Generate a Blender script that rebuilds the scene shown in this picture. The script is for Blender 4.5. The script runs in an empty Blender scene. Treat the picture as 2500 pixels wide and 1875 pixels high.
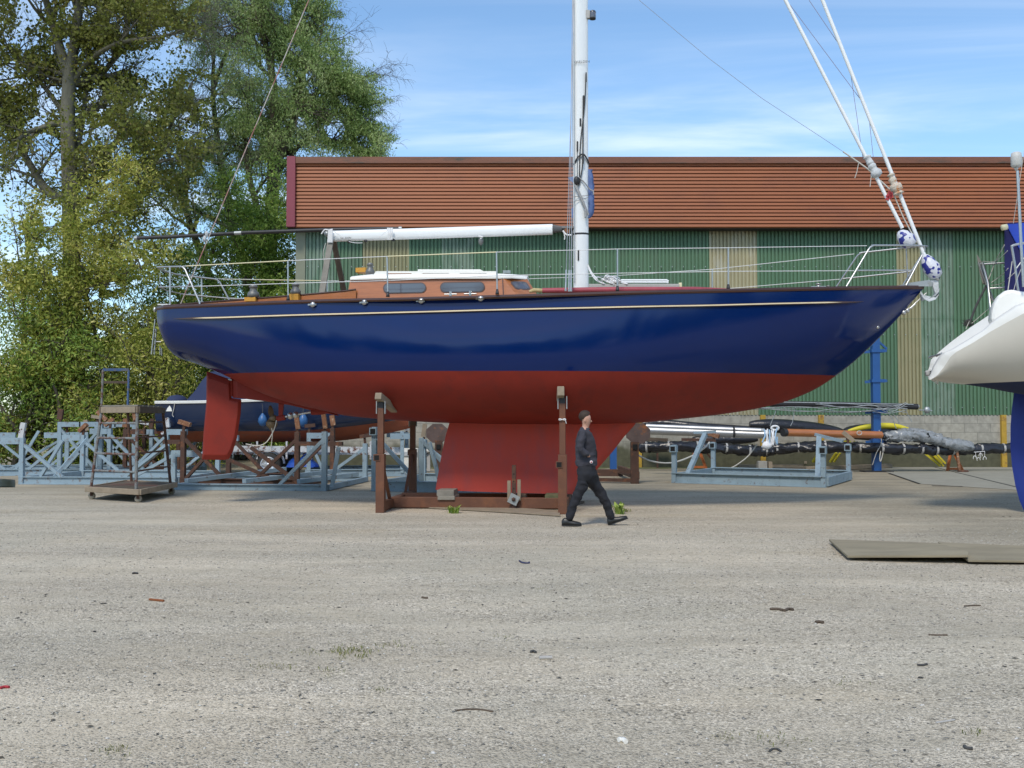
import bpy, bmesh, math, random
import numpy as np
from mathutils import Vector, Matrix

# ------------------------------------------------------------------ camera, sky, sun, exposure
SC = bpy.context.scene
COL = SC.collection
F, CX, CY = 2450.0, 1250.0, 937.5          # photograph is 2500 x 1875
CAMH, PITCH = 1.6, math.atan(89.5/2450.0)
cam_d = bpy.data.cameras.new("camera"); cam = bpy.data.objects.new("camera", cam_d); COL.objects.link(cam)
cam.location = (0, 0, CAMH); cam.rotation_euler = (math.pi/2+PITCH, 0, 0)
cam_d.sensor_width = 36.0; cam_d.lens = 36.0*F/2500.0; cam_d.clip_start = 0.1; cam_d.clip_end = 3000
SC.camera = cam
SUN_EL, SUN_AZ = math.radians(50), math.radians(198)     # azimuth clockwise from +Y (camera looks along +Y)
w = bpy.data.worlds.new("World"); SC.world = w; w.use_nodes = True
nt = w.node_tree; N = nt.nodes; L = nt.links; N.clear()
out = N.new('ShaderNodeOutputWorld'); bg = N.new('ShaderNodeBackground'); sky = N.new('ShaderNodeTexSky')
sky.sky_type = 'NISHITA'; sky.sun_disc = False; sky.sun_elevation = SUN_EL; sky.sun_rotation = SUN_AZ
sky.air_density = 1.0; sky.dust_density = 0.6; sky.ozone_density = 2.0; sky.altitude = 0
tc = N.new('ShaderNodeTexCoord'); sep = N.new('ShaderNodeSeparateXYZ'); L.new(tc.outputs['Generated'], sep.inputs[0])
# clouds laid on a high flat layer: direction / height
addz = N.new('ShaderNodeMath'); addz.operation = 'ADD'; addz.inputs[1].default_value = 0.10; L.new(sep.outputs['Z'], addz.inputs[0])
mx = N.new('ShaderNodeMath'); mx.operation = 'MAXIMUM'; mx.inputs[1].default_value = 0.05; L.new(addz.outputs[0], mx.inputs[0])
dx = N.new('ShaderNodeMath'); dx.operation = 'DIVIDE'; L.new(sep.outputs['X'], dx.inputs[0]); L.new(mx.outputs[0], dx.inputs[1])
dy = N.new('ShaderNodeMath'); dy.operation = 'DIVIDE'; L.new(sep.outputs['Y'], dy.inputs[0]); L.new(mx.outputs[0], dy.inputs[1])
cmb = N.new('ShaderNodeCombineXYZ'); L.new(dx.outputs[0], cmb.inputs[0]); L.new(dy.outputs[0], cmb.inputs[1])
def cloud(rot, scl, noise, lo, hi, amt, seed):
    mp = N.new('ShaderNodeMapping'); mp.inputs['Rotation'].default_value = (0, 0, rot); mp.inputs['Scale'].default_value = scl
    mp.inputs['Location'].default_value = (seed, seed*0.7, 0)
    L.new(cmb.outputs[0], mp.inputs[0])
    nz = N.new('ShaderNodeTexNoise'); nz.inputs['Scale'].default_value = noise; nz.inputs['Detail'].default_value = 7; nz.inputs['Roughness'].default_value = 0.55
    nz.inputs['Distortion'].default_value = 0.6
    L.new(mp.outputs[0], nz.inputs['Vector'])
    mr = N.new('ShaderNodeMapRange'); mr.interpolation_type = 'SMOOTHSTEP'; mr.inputs['From Min'].default_value = lo; mr.inputs['From Max'].default_value = hi; mr.inputs['To Max'].default_value = amt
    L.new(nz.outputs['Fac'], mr.inputs['Value']); return mr.outputs[0]
c1_ = cloud(1.05, (0.40, 1.5, 1), 0.9, 0.42, 0.74, 0.60, 3.1)
c2_ = cloud(-0.95, (0.16, 2.0, 1), 1.1, 0.52, 0.76, 0.30, 11.3)
ad = N.new('ShaderNodeMath'); ad.operation = 'MAXIMUM'; L.new(c1_, ad.inputs[0]); L.new(c2_, ad.inputs[1])
tint = N.new('ShaderNodeMixRGB'); tint.blend_type = 'MULTIPLY'; tint.inputs[0].default_value = 1.0; tint.inputs[2].default_value = (0.93, 1.06, 1.10, 1)
L.new(sky.outputs[0], tint.inputs[1])
mixc = N.new('ShaderNodeMixRGB'); mixc.inputs[2].default_value = (6.6, 6.9, 7.1, 1); L.new(ad.outputs[0], mixc.inputs[0]); L.new(tint.outputs[0], mixc.inputs[1])
L.new(mixc.outputs[0], bg.inputs[0]); bg.inputs[1].default_value = 0.15; L.new(bg.outputs[0], out.inputs[0])
sun_d = bpy.data.lights.new("sun", 'SUN'); sun_d.energy = 2.0; sun_d.angle = math.radians(11); sun_d.color = (1.0, 0.91, 0.78)
sun = bpy.data.objects.new("sun", sun_d); COL.objects.link(sun)
sdir = Vector((math.sin(SUN_AZ)*math.cos(SUN_EL), math.cos(SUN_AZ)*math.cos(SUN_EL), math.sin(SUN_EL)))
sun.rotation_euler = (-sdir).to_track_quat('-Z', 'Y').to_euler(); sun.location = sdir*60
vs = SC.view_settings; vs.view_transform = 'Standard'; vs.look = 'None'; vs.exposure = 0.38; vs.gamma = 1.0; vs.use_curve_mapping = False
SC.cycles.use_denoising = True

# ------------------------------------------------------------------ pixel -> world helpers (pixels of the 2500 x 1875 photograph)
FW = Vector((0, math.cos(PITCH), math.sin(PITCH))); UP = Vector((0, -math.sin(PITCH), math.cos(PITCH))); RT = Vector((1, 0, 0))
CAM = Vector((0, 0, CAMH))
def ray(px, py): return FW + RT*((px-CX)/F) - UP*((py-CY)/F)
def P(px, py, Y): r = ray(px, py); return CAM + r*(Y/r.y)
def PZ(px, py, z): r = ray(px, py); return CAM + r*((z-CAMH)/r.z)
def G(px, py): return PZ(px, py, 0.0)
YAW = math.radians(5.0); YC = 18.85
BD = Vector((math.cos(YAW), -math.sin(YAW), 0)); BN = Vector((math.sin(YAW), math.cos(YAW), 0)); BO = Vector((0, YC, 0))
def W(s, a, z): return BO + BD*s + BN*a + Vector((0, 0, z))
def BP(px, py, a=0.0):       # point on the yacht's fore-and-aft plane, a metres beyond the centre plane
    r = ray(px, py); t = (BO+BN*a-CAM).dot(BN)/r.dot(BN); return CAM + r*t
def SZ(px, py, a=0.0): p = BP(px, py, a); return ((p-BO).dot(BD), p.z)
def crop(x0, y0, k): return lambda x, y: (x0+x/k, y0+y/k)
c1 = crop(0, 880, 4.424); c2 = crop(400, 880, 4.424); c3 = crop(850, 900, 4.1475); c4 = crop(1200, 900, 4.1475)
c5 = crop(1550, 900, 4.424); c6 = crop(2000, 900, 3.318); c7 = crop(340, 500, 4.148); c8 = crop(780, 500, 4.424)
c9 = crop(1200, 500, 4.424); c10 = crop(1650, 500, 4.424); c11 = crop(2000, 350, 3.317); c12 = crop(2200, 350, 2.766); c13 = crop(1300, 0, 2.765)
cz = crop(0, 980, 4.809); cw = crop(2250, 600, 4.74)

# ------------------------------------------------------------------ object helpers
def tag(o, label=None, cat=None, group=None, kind=None):
    if label: o['label'] = label
    if cat: o['category'] = cat
    if group: o['group'] = group
    if kind: o['kind'] = kind
    return o
def thing(name, label, cat, loc=(0, 0, 0), group=None):
    o = bpy.data.objects.new(name, None); COL.objects.link(o); o.location = loc; o.empty_display_size = 0.2
    return tag(o, label, cat, group)
def origin(o):
    p = Vector((0, 0, 0))
    while o is not None: p = p + Vector(o.location); o = o.parent
    return p
class MB:
    def __init__(s): s.v = []; s.f = []; s.mi = []; s.sm = []
    def add(s, vs, fs, smooth=False, mi=0):
        b = len(s.v); s.v += [Vector(v) for v in vs]
        for f in fs: s.f.append(tuple(i+b for i in f)); s.mi.append(mi); s.sm.append(smooth)
        return s
    def hexa(s, q, mi=0): return s.add(q, [(0,3,2,1),(4,5,6,7),(0,1,5,4),(1,2,6,5),(2,3,7,6),(3,0,4,7)], False, mi)
    def box(s, c, sz, rz=0.0, mi=0):
        c = Vector(c); hx, hy, hz = sz[0]/2, sz[1]/2, sz[2]/2; R = Matrix.Rotation(rz, 3, 'Z')
        return s.hexa([c+R@Vector(p) for p in [(-hx,-hy,-hz),(hx,-hy,-hz),(hx,hy,-hz),(-hx,hy,-hz),(-hx,-hy,hz),(hx,-hy,hz),(hx,hy,hz),(-hx,hy,hz)]], mi)
    def beam(s, a, b, wd, h=None, up=(0, 0, 1), mi=0):
        a = Vector(a); b = Vector(b); h = wd if h is None else h; d = (b-a).normalized(); up = Vector(up)
        if abs(d.dot(up)) > 0.97: up = Vector((0, 1, 0)) if abs(d.y) < 0.9 else Vector((1, 0, 0))
        x = d.cross(up).normalized(); y = x.cross(d).normalized(); x *= wd/2; y *= h/2
        return s.hexa([a-x-y, a+x-y, a+x+y, a-x+y, b-x-y, b+x-y, b+x+y, b-x+y], mi)
    def tube(s, pts, r, seg=8, cap=True, mi=0, smooth=True):
        pts = [Vector(p) for p in pts]; n = len(pts); rs = [r]*n if not isinstance(r, (list, tuple)) else list(r)
        prev = None; rings = []
        for i in range(n):
            d = (pts[min(i+1, n-1)]-pts[max(i-1, 0)])
            d = d.normalized() if d.length > 1e-9 else Vector((0, 0, 1))
            if prev is None:
                u = Vector((0, 0, 1)) if abs(d.z) < 0.9 else Vector((0, 1, 0)); x = d.cross(u).normalized()
            else: x = (prev - d*prev.dot(d)).normalized()
            prev = x; y = d.cross(x)
            rings.append([pts[i]+(x*math.cos(2*math.pi*k/seg)+y*math.sin(2*math.pi*k/seg))*rs[i] for k in range(seg)])
        vs = [p for R_ in rings for p in R_]
        fs = [(i*seg+k, i*seg+(k+1) % seg, (i+1)*seg+(k+1) % seg, (i+1)*seg+k) for i in range(n-1) for k in range(seg)]
        s.add(vs, fs, smooth, mi)
        if cap: s.add(rings[0], [tuple(range(seg))[::-1]], False, mi); s.add(rings[-1], [tuple(range(seg))], False, mi)
        return s
    def prism(s, pts, vec, mi=0):
        pts = [Vector(p) for p in pts]; vec = Vector(vec); n = len(pts)
        return s.add(pts+[p+vec for p in pts], [tuple(range(n))[::-1], tuple(range(n, 2*n))]+[(i, (i+1) % n, n+(i+1) % n, n+i) for i in range(n)], False, mi)
    def lathe(s, o, prof, seg=16, axis=(0, 0, 1), mi=0, smooth=True):
        o = Vector(o); ax = Vector(axis).normalized(); u = Vector((1, 0, 0)) if abs(ax.x) < 0.9 else Vector((0, 1, 0))
        x = ax.cross(u).normalized(); y = ax.cross(x); vs = []
        for r, z in prof:
            for k in range(seg): vs.append(o+ax*z+(x*math.cos(2*math.pi*k/seg)+y*math.sin(2*math.pi*k/seg))*max(r, 1e-4))
        m = len(prof); fs = [(i*seg+k, i*seg+(k+1) % seg, (i+1)*seg+(k+1) % seg, (i+1)*seg+k) for i in range(m-1) for k in range(seg)]
        fs += [tuple(range(seg))[::-1], tuple(range((m-1)*seg, m*seg))]
        return s.add(vs, fs, smooth, mi)
    def blob(s, c, r, seg=12, rings=8, lump=0.0, rng=None, mi=0):
        c = Vector(c); vs = []; rx, ry, rz = r if isinstance(r, (tuple, list)) else (r, r, r); rng = rng or random.Random(1)
        for i in range(rings+1):
            th = math.pi*i/rings
            for k in range(seg):
                ph = 2*math.pi*k/seg; q = 1+lump*(rng.random()-.5)*2*(0 < i < rings)
                vs.append(c+Vector((rx*math.sin(th)*math.cos(ph)*q, ry*math.sin(th)*math.sin(ph)*q, rz*math.cos(th)*q)))
        fs = [(i*seg+k, (i+1)*seg+k, (i+1)*seg+(k+1) % seg, i*seg+(k+1) % seg) for i in range(rings) for k in range(seg)]
        return s.add(vs, fs, True, mi)
    def grid(s, rows, smooth=True, mi=0, flip=False):
        m = len(rows[0]); vs = [p for r in rows for p in r]
        fs = [(i*m+j, i*m+j+1, (i+1)*m+j+1, (i+1)*m+j) for i in range(len(rows)-1) for j in range(m-1)]
        if flip: fs = [f[::-1] for f in fs]
        return s.add(vs, fs, smooth, mi)
    def build(s, name, mat, parent=None, label=None, bevel=0.0, merge=False, recalc=True, auto=False):
        o0 = origin(parent); me = bpy.data.meshes.new(name)
        me.from_pydata([tuple(v-o0) for v in s.v], [], s.f)
        for m in (mat if isinstance(mat, (list, tuple)) else [mat]): me.materials.append(m)
        me.polygons.foreach_set('material_index', s.mi); me.polygons.foreach_set('use_smooth', s.sm)
        if recalc or merge:
            bm = bmesh.new(); bm.from_mesh(me)
            if merge: bmesh.ops.remove_doubles(bm, verts=bm.verts, dist=1e-4)
            if recalc: bmesh.ops.recalc_face_normals(bm, faces=bm.faces)
            bm.to_mesh(me); bm.free()
        me.update(); o = bpy.data.objects.new(name, me); COL.objects.link(o)
        if parent is not None: o.parent = parent
        if bevel: md = o.modifiers.new('bevel', 'BEVEL'); md.width = bevel; md.segments = 2; md.limit_method = 'ANGLE'
        if label: o['label'] = label
        return o
def copy_tree(o, parent=None):
    c = o.copy(); COL.objects.link(c); c.parent = parent
    for ch in o.children: copy_tree(ch, c)
    return c
def sag(a, b, d, n=10):
    a = Vector(a); b = Vector(b); return [a.lerp(b, i/n)-Vector((0, 0, d*4*(i/n)*(1-i/n))) for i in range(n+1)]
def curve(pts, n=6):      # Catmull-Rom through points
    pts = [Vector(p) for p in pts]; o = []
    for i in range(len(pts)-1):
        p0 = pts[max(i-1, 0)]; p1 = pts[i]; p2 = pts[i+1]; p3 = pts[min(i+2, len(pts)-1)]
        for k in range(n):
            t = k/n; o.append(0.5*((2*p1)+(p2-p0)*t+(2*p0-5*p1+4*p2-p3)*t*t+(3*p1-p0-3*p2+p3)*t*t*t))
    o.append(pts[-1]); return o
def interp(x, tab):
    if x <= tab[0][0]: return tab[0][1]
    for (a, va), (b, vb) in zip(tab, tab[1:]):
        if x <= b: return va+(vb-va)*(x-a)/(b-a)
    return tab[-1][1]
def sinterp(x, tab):      # monotone cubic-ish smooth interpolation
    xs = [t[0] for t in tab]; ys = [t[1] for t in tab]; n = len(xs)
    if x <= xs[0]: return ys[0]
    if x >= xs[-1]: return ys[-1]
    i = max(k for k in range(n) if xs[k] <= x); i = min(i, n-2)
    d = [(ys[k+1]-ys[k])/(xs[k+1]-xs[k]) for k in range(n-1)]
    def sl(k):
        if k == 0: return d[0]
        if k == n-1: return d[-1]
        if d[k-1]*d[k] <= 0: return 0
        return 2*d[k-1]*d[k]/(d[k-1]+d[k])
    h = xs[i+1]-xs[i]; t = (x-xs[i])/h; m0 = sl(i); m1 = sl(i+1)
    return (2*t**3-3*t*t+1)*ys[i]+(t**3-2*t*t+t)*h*m0+(-2*t**3+3*t*t)*ys[i+1]+(t**3-t*t)*h*m1

# ------------------------------------------------------------------ materials
MAT = {}
def M(name, col, rough=0.5, metal=0.0, var=0.18, vs=2.5, bump=0.0, bs=40, col2=None, lo=0.55, hi=0.62, ms=3.0, stretch=(1, 1, 1), coat=0.0, rough2=None, spec=0.5, detail=6, trans=0.0, alpha=1.0):
    m = bpy.data.materials.new(name); m.use_nodes = True; t = m.node_tree; n = t.nodes; l = t.links; b = n['Principled BSDF']
    b.inputs['Roughness'].default_value = rough; b.inputs['Metallic'].default_value = metal; b.inputs['Specular IOR Level'].default_value = spec
    if coat: b.inputs['Coat Weight'].default_value = coat; b.inputs['Coat Roughness'].default_value = 0.05
    if trans: b.inputs['Transmission Weight'].default_value = trans
    if alpha < 1: b.inputs['Alpha'].default_value = alpha
    tcd = n.new('ShaderNodeTexCoord'); mp = n.new('ShaderNodeMapping'); mp.inputs['Scale'].default_value = stretch; l.new(tcd.outputs['Object'], mp.inputs[0])
    nz = n.new('ShaderNodeTexNoise'); nz.inputs['Scale'].default_value = vs; nz.inputs['Detail'].default_value = detail; nz.inputs['Roughness'].default_value = 0.65; l.new(mp.outputs[0], nz.inputs['Vector'])
    cr = n.new('ShaderNodeMixRGB'); l.new(nz.outputs['Fac'], cr.inputs[0])
    k0 = 1-var*1.6; k1 = 1+var*1.6
    cr.inputs[1].default_value = (*[max(0, c*k0) for c in col], 1); cr.inputs[2].default_value = (*[min(1, c*k1) for c in col], 1)
    res = cr.outputs[0]
    if col2:
        n2 = n.new('ShaderNodeTexNoise'); n2.inputs['Scale'].default_value = ms; n2.inputs['Detail'].default_value = 9 if detail > 2 else 1; n2.inputs['Roughness'].default_value = 0.72; l.new(mp.outputs[0], n2.inputs['Vector'])
        mr = n.new('ShaderNodeMapRange'); mr.inputs['From Min'].default_value = lo; mr.inputs['From Max'].default_value = hi; l.new(n2.outputs['Fac'], mr.inputs['Value'])
        mx2 = n.new('ShaderNodeMixRGB'); l.new(mr.outputs[0], mx2.inputs[0]); l.new(res, mx2.inputs[1]); mx2.inputs[2].default_value = (*col2, 1); res = mx2.outputs[0]
        if rough2 is not None:
            rr = n.new('ShaderNodeMapRange'); rr.inputs['To Min'].default_value = rough; rr.inputs['To Max'].default_value = rough2; l.new(mr.outputs[0], rr.inputs['Value']); l.new(rr.outputs[0], b.inputs['Roughness'])
    l.new(res, b.inputs['Base Color'])
    if bump:
        nb = n.new('ShaderNodeTexNoise'); nb.inputs['Scale'].default_value = bs; nb.inputs['Detail'].default_value = 5; l.new(mp.outputs[0], nb.inputs['Vector'])
        bp = n.new('ShaderNodeBump'); bp.inputs['Strength'].default_value = bump; bp.inputs['Distance'].default_value = 0.02; l.new(nb.outputs['Fac'], bp.inputs['Height']); l.new(bp.outputs[0], b.inputs['Normal'])
    MAT[name] = m; return m
RUST = (0.13, 0.045, 0.02)
m_hullblue = M('hull_blue_gloss', (0.0010, 0.0140, 0.088), 0.115, var=0.06, vs=0.8, spec=.36, col2=(0.0014, 0.0125, 0.080), lo=.5, hi=.8, ms=1.2, bump=0.012, bs=3)
m_red = M('antifouling_red', (0.205, 0.019, 0.010), 0.62, var=0.16, vs=1.2, col2=(0.15, 0.018, 0.012), lo=.50, hi=.72, ms=2.2, bump=.05, bs=60, spec=.3)
m_mahog = M('dark_mahogany', (0.055, 0.018, 0.010), 0.3, var=0.3, vs=6, stretch=(1, 1, 6), coat=.3)
m_varn = M('varnished_mahogany', (0.39, 0.135, 0.042), 0.28, var=0.28, vs=4, stretch=(.6, 1, 7), coat=.35, detail=8)
m_varn2 = M('varnished_mahogany_shade', (0.19, 0.06, 0.035), 0.3, var=0.25, vs=4, stretch=(.6, 1, 7), coat=.3)
m_gold = M('pale_gold_line', (0.75, 0.62, 0.42), 0.35, var=.1)
m_ywood = M('golden_teak_block', (0.55, 0.27, 0.03), 0.4, var=.15, vs=8)
m_gel = M('white_gelcoat', (0.80, 0.79, 0.74), 0.35, var=.04, vs=1.5)
m_alu = M('white_painted_spar', (0.78, 0.80, 0.80), 0.3, var=.03, vs=2)
m_steel = M('stainless_steel', (0.50, 0.50, 0.49), 0.36, metal=.9, var=.1)
m_galv = M('galvanised_steel', (0.38, 0.40, 0.40), 0.5, metal=.7, var=.2, vs=12)
m_winch = M('winch_grey', (0.16, 0.16, 0.155), 0.5, metal=.4, var=.15)
m_dark = M('black_fittings', (0.02, 0.02, 0.022), 0.5, var=.2)
m_hole = M('painted_inner_shade', (0.006, 0.006, 0.006), 0.9, var=.1)  # near-black colour painting the shade inside sockets, slots and small holes
m_rope = M('pale_rope', (0.50, 0.48, 0.43), 0.9, var=.25, vs=60)
m_ropew = M('white_rope', (0.72, 0.72, 0.72), 0.85, var=.2, vs=60)
m_roped = M('dark_rope', (0.06, 0.06, 0.06), 0.9, var=.35, vs=80)
m_wire = M('grey_wire', (0.35, 0.35, 0.36), 0.4, metal=.7, var=.1)
m_wirer = M('red_sleeved_wire', (0.34, 0.14, 0.12), 0.6, var=.5, vs=5, col2=(0.5, 0.46, 0.42), lo=.45, hi=.55, ms=2)
m_cream = M('cream_sleeve', (0.72, 0.66, 0.42), 0.5, var=.1)
m_glass = M('window_smoked_glass', (0.10, 0.11, 0.14), 0.08, var=.05, coat=.6)
m_frame = M('window_gasket', (0.10, 0.08, 0.08), 0.5)
m_crim = M('crimson_cover', (0.33, 0.055, 0.075), 0.55, var=.18, vs=5)
m_greyp = M('grey_deck_paint', (0.38, 0.37, 0.35), 0.6, var=.1)
m_teak = M('teak_deck', (0.28, 0.19, 0.11), 0.7, var=.2, stretch=(1, 14, 1), vs=6)
m_brown = M('brown_primer_steel', (0.125, 0.050, 0.026), 0.62, var=.28, vs=3, col2=(0.20, 0.075, 0.03), lo=.5, hi=.75, ms=4, bump=.15, bs=30)
m_brown2 = M('dark_rusty_steel', (0.070, 0.034, 0.022), 0.75, var=.4, vs=4, col2=(0.19, 0.07, 0.025), lo=.54, hi=.68, ms=5, bump=.2, bs=35)
m_pale = M('pale_blue_painted_steel', (0.26, 0.35, 0.41), 0.55, var=.10, vs=2, col2=(0.16, 0.10, 0.07), lo=.56, hi=.68, ms=6, rough2=.85, bump=.1, bs=30)
m_pale2 = M('worn_blue_painted_steel', (0.23, 0.31, 0.36), 0.6, var=.2, vs=3, col2=(0.12, 0.075, 0.055), lo=.57, hi=.68, ms=8, rough2=.85, bump=.15, bs=30)
m_white2 = M('flaking_white_steel', (0.50, 0.52, 0.54), 0.6, var=.15, vs=3, col2=(0.12, 0.05, 0.03), lo=.52, hi=.57, ms=8, rough2=.85)
m_tim = M('weathered_timber', (0.26, 0.21, 0.15), 0.85, var=.32, vs=5, stretch=(1, 1, 1), bump=.2, bs=25, detail=9)
m_tim2 = M('orange_rotten_timber', (0.22, 0.10, 0.05), 0.85, var=.5, vs=11, bump=.3, bs=25, col2=(0.55, 0.45, 0.32), lo=.55, hi=.66, ms=12)
m_timd = M('dark_brown_timber', (0.095, 0.070, 0.050), 0.85, var=.3, vs=6, bump=.2, bs=30)
m_timg = M('grey_driftwood_timber', (0.21, 0.195, 0.165), 0.85, var=.3, vs=6, bump=.2, bs=30)
m_trol = M('grey_flaking_ladder_steel', (0.20, 0.22, 0.22), 0.75, var=.3, vs=5, col2=(0.11, 0.05, 0.035), lo=.47, hi=.56, ms=5, bump=.2)
m_trolb = M('dusty_blue_steel', (0.05, 0.10, 0.22), 0.6, var=.3, vs=5, col2=(0.13, 0.13, 0.13), lo=.5, hi=.56, ms=6)
m_blackp = M('black_plastic_wrap', (0.018, 0.019, 0.024), 0.28, var=.3, vs=8, bump=.9, bs=7)
m_clearp = M('crumpled_clear_plastic', (0.24, 0.255, 0.265), 0.28, var=.5, vs=9, bump=1.0, bs=9)
m_navy = M('navy_hull_paint', (0.010, 0.022, 0.060), 0.22, var=.15, vs=1, coat=.3)
m_canvas = M('navy_canvas', (0.016, 0.026, 0.075), 0.85, var=.15, bump=.2, bs=15)
m_canvb = M('bright_blue_canvas', (0.02, 0.06, 0.42), 0.8, var=.12, bump=.2, bs=6)
m_orange = M('orange_antifouling', (0.28, 0.07, 0.03), 0.65, var=.25, vs=2, col2=(0.20, 0.08, 0.05), lo=.55, hi=.65, ms=3)
m_fender = M('blue_fender_vinyl', (0.03, 0.11, 0.27), 0.4, var=.1)
m_tarp = M('blue_tarpaulin', (0.01, 0.06, 0.32), 0.45, var=.2, bump=.6, bs=5)
m_rubber = M('black_rubber', (0.02, 0.02, 0.02), 0.8, var=.2)
m_bluepost = M('royal_blue_paint', (0.018, 0.085, 0.26), 0.45, var=.15, vs=2)
m_yel = M('yellow_paint', (0.60, 0.52, 0.03), 0.55, var=.15)
m_yrust = M('yellow_ochre_stanchion_paint', (0.42, 0.26, 0.03), 0.7, var=.25, col2=(.20, .10, .04), lo=.55, hi=.65, ms=4)
m_otrest = M('orange_trestle_paint', (0.42, 0.12, 0.03), 0.7, var=.25)
m_kblue = M('deep_blue_antifouling', (0.010, 0.032, 0.24), 0.55, var=.10, vs=1.2)
m_bronze = M('dull_bronze', (0.16, 0.11, 0.06), 0.6, metal=.3, var=.3, vs=12)
m_jack = M('dark_grey_jacket_cloth', (0.036, 0.036, 0.048), 0.85, var=.15, vs=6, bump=.5, bs=9)
m_trou = M('black_trouser_cloth', (0.010, 0.011, 0.016), 0.85, var=.2, vs=6, bump=.6, bs=8)
m_shoe = M('black_shoe_leather', (0.014, 0.015, 0.015), 0.4, var=.2)
m_skin = M('skin', (0.50, 0.28, 0.20), 0.55, var=.06)
m_hair = M('brown_hair', (0.035, 0.020, 0.012), 0.75, var=.4, vs=40)
m_brass = M('badge_white', (.7, .65, .66), .5)
m_conc = M('grey_concrete', (0.28, 0.27, 0.24), 0.9, var=.15, vs=4, bump=.3, bs=30)
m_ply = M('weathered_plywood', (0.25, 0.215, 0.145), 0.85, var=.34, vs=1.9, bump=.15, bs=20, stretch=(.5, 1.6, 1))
m_bark = M('grey_green_bark', (0.13, 0.125, 0.095), 0.9, var=.35, vs=5, bump=.6, bs=12, stretch=(1, 1, .4))
m_barkd = M('dark_bark', (0.075, 0.062, 0.045), 0.9, var=.35, vs=5, bump=.6, bs=12)
m_bagw = M('blue_and_white_printed_bag', (0.62, 0.63, 0.68), 0.4, var=.05, col2=(0.02, 0.03, 0.24), lo=.515, hi=.53, ms=7, bump=.8, bs=14, detail=1)
m_cloth = M('pale_grey_cloth', (0.50, 0.52, 0.53), 0.85, var=.3, vs=12, bump=.8, bs=20)
m_cloth2 = M('stained_white_cloth', (0.55, 0.50, 0.42), 0.85, var=.25, col2=(.5, .2, .06), lo=.5, hi=.6, ms=7, bump=.8, bs=20)
m_clothb = M('faded_blue_cloth', (0.11, 0.17, 0.36), 0.85, var=.25, bump=.8, bs=14)
m_redc = M('red_tape', (0.38, 0.03, 0.04), 0.6)

def leafmat(name, cols, tr=0.35, rough=0.55):
    m = bpy.data.materials.new(name); m.use_nodes = True; t = m.node_tree; n = t.nodes; l = t.links; b = n['Principled BSDF']
    at = n.new('ShaderNodeAttribute'); at.attribute_name = 'tone'; rp = n.new('ShaderNodeValToRGB'); l.new(at.outputs['Fac'], rp.inputs[0])
    el = rp.color_ramp.elements; el[0].position = 0; el[0].color = (*cols[0], 1); el[1].position = 1; el[1].color = (*cols[-1], 1)
    for i, c in enumerate(cols[1:-1]): e = el.new((i+1)/(len(cols)-1)); e.color = (*c, 1)
    l.new(rp.outputs[0], b.inputs['Base Color']); b.inputs['Roughness'].default_value = rough; b.inputs['Specular IOR Level'].default_value = .35
    tl = n.new('ShaderNodeBsdfTranslucent'); l.new(rp.outputs[0], tl.inputs[0]); mxs = n.new('ShaderNodeMixShader'); mxs.inputs[0].default_value = tr
    l.new(b.outputs[0], mxs.inputs[1]); l.new(tl.outputs[0], mxs.inputs[2]); l.new(mxs.outputs[0], n['Material Output'].inputs[0]); return m
lf_pop = leafmat('poplar_leaves', [(0.095, 0.097, 0.022), (0.176, 0.193, 0.040), (0.252, 0.290, 0.062), (0.328, 0.276, 0.094)], tr=.45)
lf_wil = leafmat('willow_leaves', [(0.120, 0.187, 0.055), (0.225, 0.331, 0.094), (0.360, 0.475, 0.172), (0.540, 0.605, 0.312)], tr=.45)
lf_yel = leafmat('yellow_green_leaves', [(0.124, 0.179, 0.030), (0.289, 0.331, 0.057), (0.510, 0.510, 0.112), (0.773, 0.690, 0.255)], tr=.45)
lf_grn = leafmat('mid_green_leaves', [(0.098, 0.164, 0.030), (0.195, 0.312, 0.057), (0.341, 0.468, 0.094), (0.536, 0.624, 0.161)], tr=.42)
lf_weed = leafmat('weed_leaves', [(0.12, 0.15, 0.03), (0.20, 0.22, 0.06), (0.30, 0.27, 0.10)])

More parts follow.
